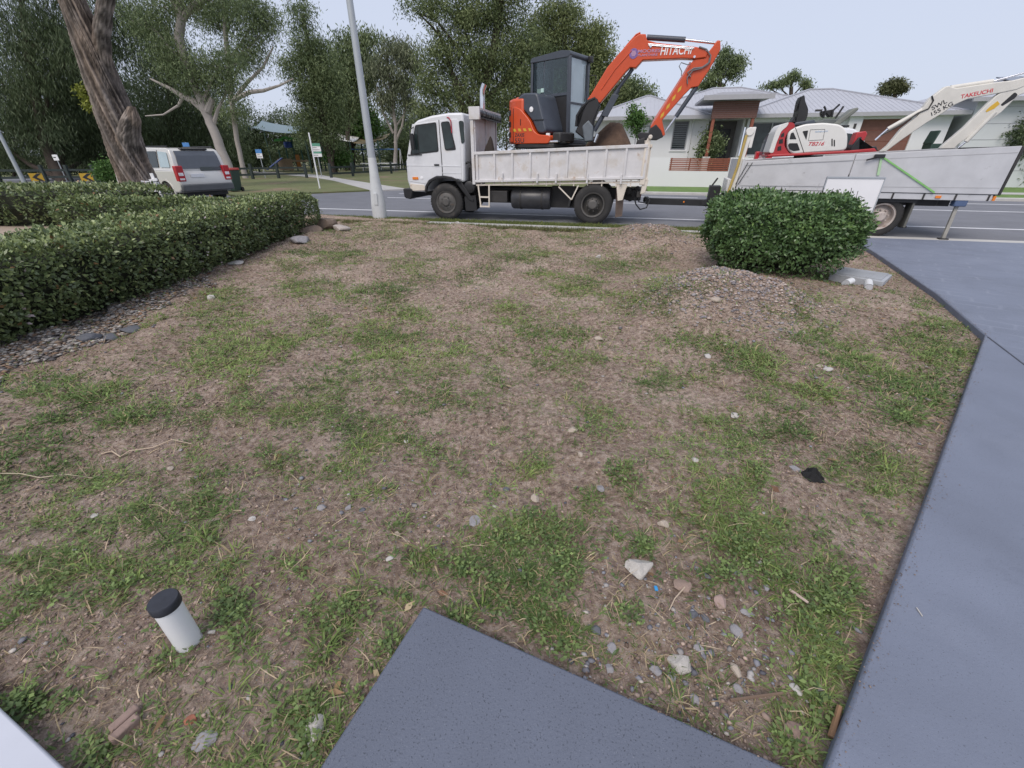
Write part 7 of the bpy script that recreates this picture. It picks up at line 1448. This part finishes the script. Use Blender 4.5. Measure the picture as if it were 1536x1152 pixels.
# scraps
p = G(1213, 718, 0); zz = zg(p.x, p.y)
m = MB(); V = []; n = 9
for j in range(n):
    for i in range(n): V.append((p.x + (i - 4) * .017 + random.uniform(-.006, .006), p.y + (j - 4) * .012 + random.uniform(-.004, .004), zz + random.uniform(-.012, .012) + .05 * max(0, 1 - ((i - 4) ** 2 + (j - 4) ** 2) / 14) * random.uniform(.4, 1.2) - .012 * (((i - 4) ** 2 + (j - 4) ** 2) > 12)))
m.v = V; m.f = [(j * n + i, j * n + i + 1, (j + 1) * n + i + 1, (j + 1) * n + i) for j in range(n - 1) for i in range(n - 1)]
o = m.build('black_cloth_scrap', M('black_cloth', (.012, .012, .013), .95), org=(p.x, p.y, zz)); tag(o, 'crumpled black cloth scrap in the grass near the driveway', 'cloth')
p = G(984, 883, 0); o = MB().box(p.x - .007, p.x + .007, p.y - .011, p.y + .011, zg(p.x, p.y), zg(p.x, p.y) + .008).build('plastic_bit', M('bright_blue_plastic', (.04, .28, .60), .4), org=(p.x, p.y, zg(p.x, p.y)), bevel=.002); tag(o, 'small bright blue plastic bit beside the concrete chunk', 'plastic')
p = G(1383, 925, .05); o = MB().bar((p.x, p.y, .053), (p.x + .006, p.y + .035, .054), .004, .003).build('straw_bit', WST, org=(p.x, p.y, .053)); tag(o, 'tiny white straw bit lying on the grey driveway', 'straw')
# sticks and long dry stems
def stick(pts, r, label, col=(.36, .28, .19), nm='dry_stick', grp=None):
    q = [G(u, v, 0) for u, v in pts]; q = [Vector((a.x, a.y, zg(a.x, a.y) + .012 + .02 * (i % 2))) for i, a in enumerate(q)]
    o = MB().tube(q, [r * (1 - .5 * i / len(q)) for i in range(len(q))], 6).build(nm, M('stick_%d' % int(col[0] * 100), col, .9, var=.2), org=tuple(q[0]), smooth=True); tag(o, label, 'stick', grp)
stick([(150, 676), (168, 677), (180, 684), (196, 679), (230, 675), (262, 667), (290, 669)], .0045, 'long pale forked stick among roots at the left', (.45, .36, .27))
stick([(0, 713), (35, 714), (60, 717), (100, 713), (140, 712)], .0035, 'thin straight dry stem near the left edge of the yard', (.40, .35, .25))
stick([(1250, 1103), (1258, 1062)], .011, 'thick brown stick lying against the driveway edge', (.27, .16, .09))
stick([(1185, 885), (1210, 908)], .007, 'pale bark sliver in the grass beside the driveway', (.46, .36, .31))
stick([(1098, 1045), (1175, 1038)], .006, 'dark curved stick across the gravel', (.16, .11, .08))
stick([(1030, 880), (1010, 905), (1003, 918)], .003, 'thin pale stem leaning over the rubble', (.45, .38, .25))
for k in range(46):
    u, v = random.uniform(60, 1250), random.uniform(470, 1120); a = random.uniform(0, 6.28); l = random.uniform(15, 55) * v / 1100
    x_, y_ = G(u, v).x, G(u, v).y
    if not ok_yard(np.array([x_]), np.array([y_]))[0]: continue
    q = [(u, v), (u + l * .5 * math.cos(a) + random.uniform(-4, 4), v + l * .5 * math.sin(a) * .6), (u + l * math.cos(a), v + l * math.sin(a) * .6)]
    if all(ok_yard(np.array([G(*w_).x]), np.array([G(*w_).y]))[0] for w_ in q): stick(q, .0016, 'thin dry grass stem lying on the yard soil', (.48, .40, .27), 'dry_twig', 'dry twigs on the yard soil')
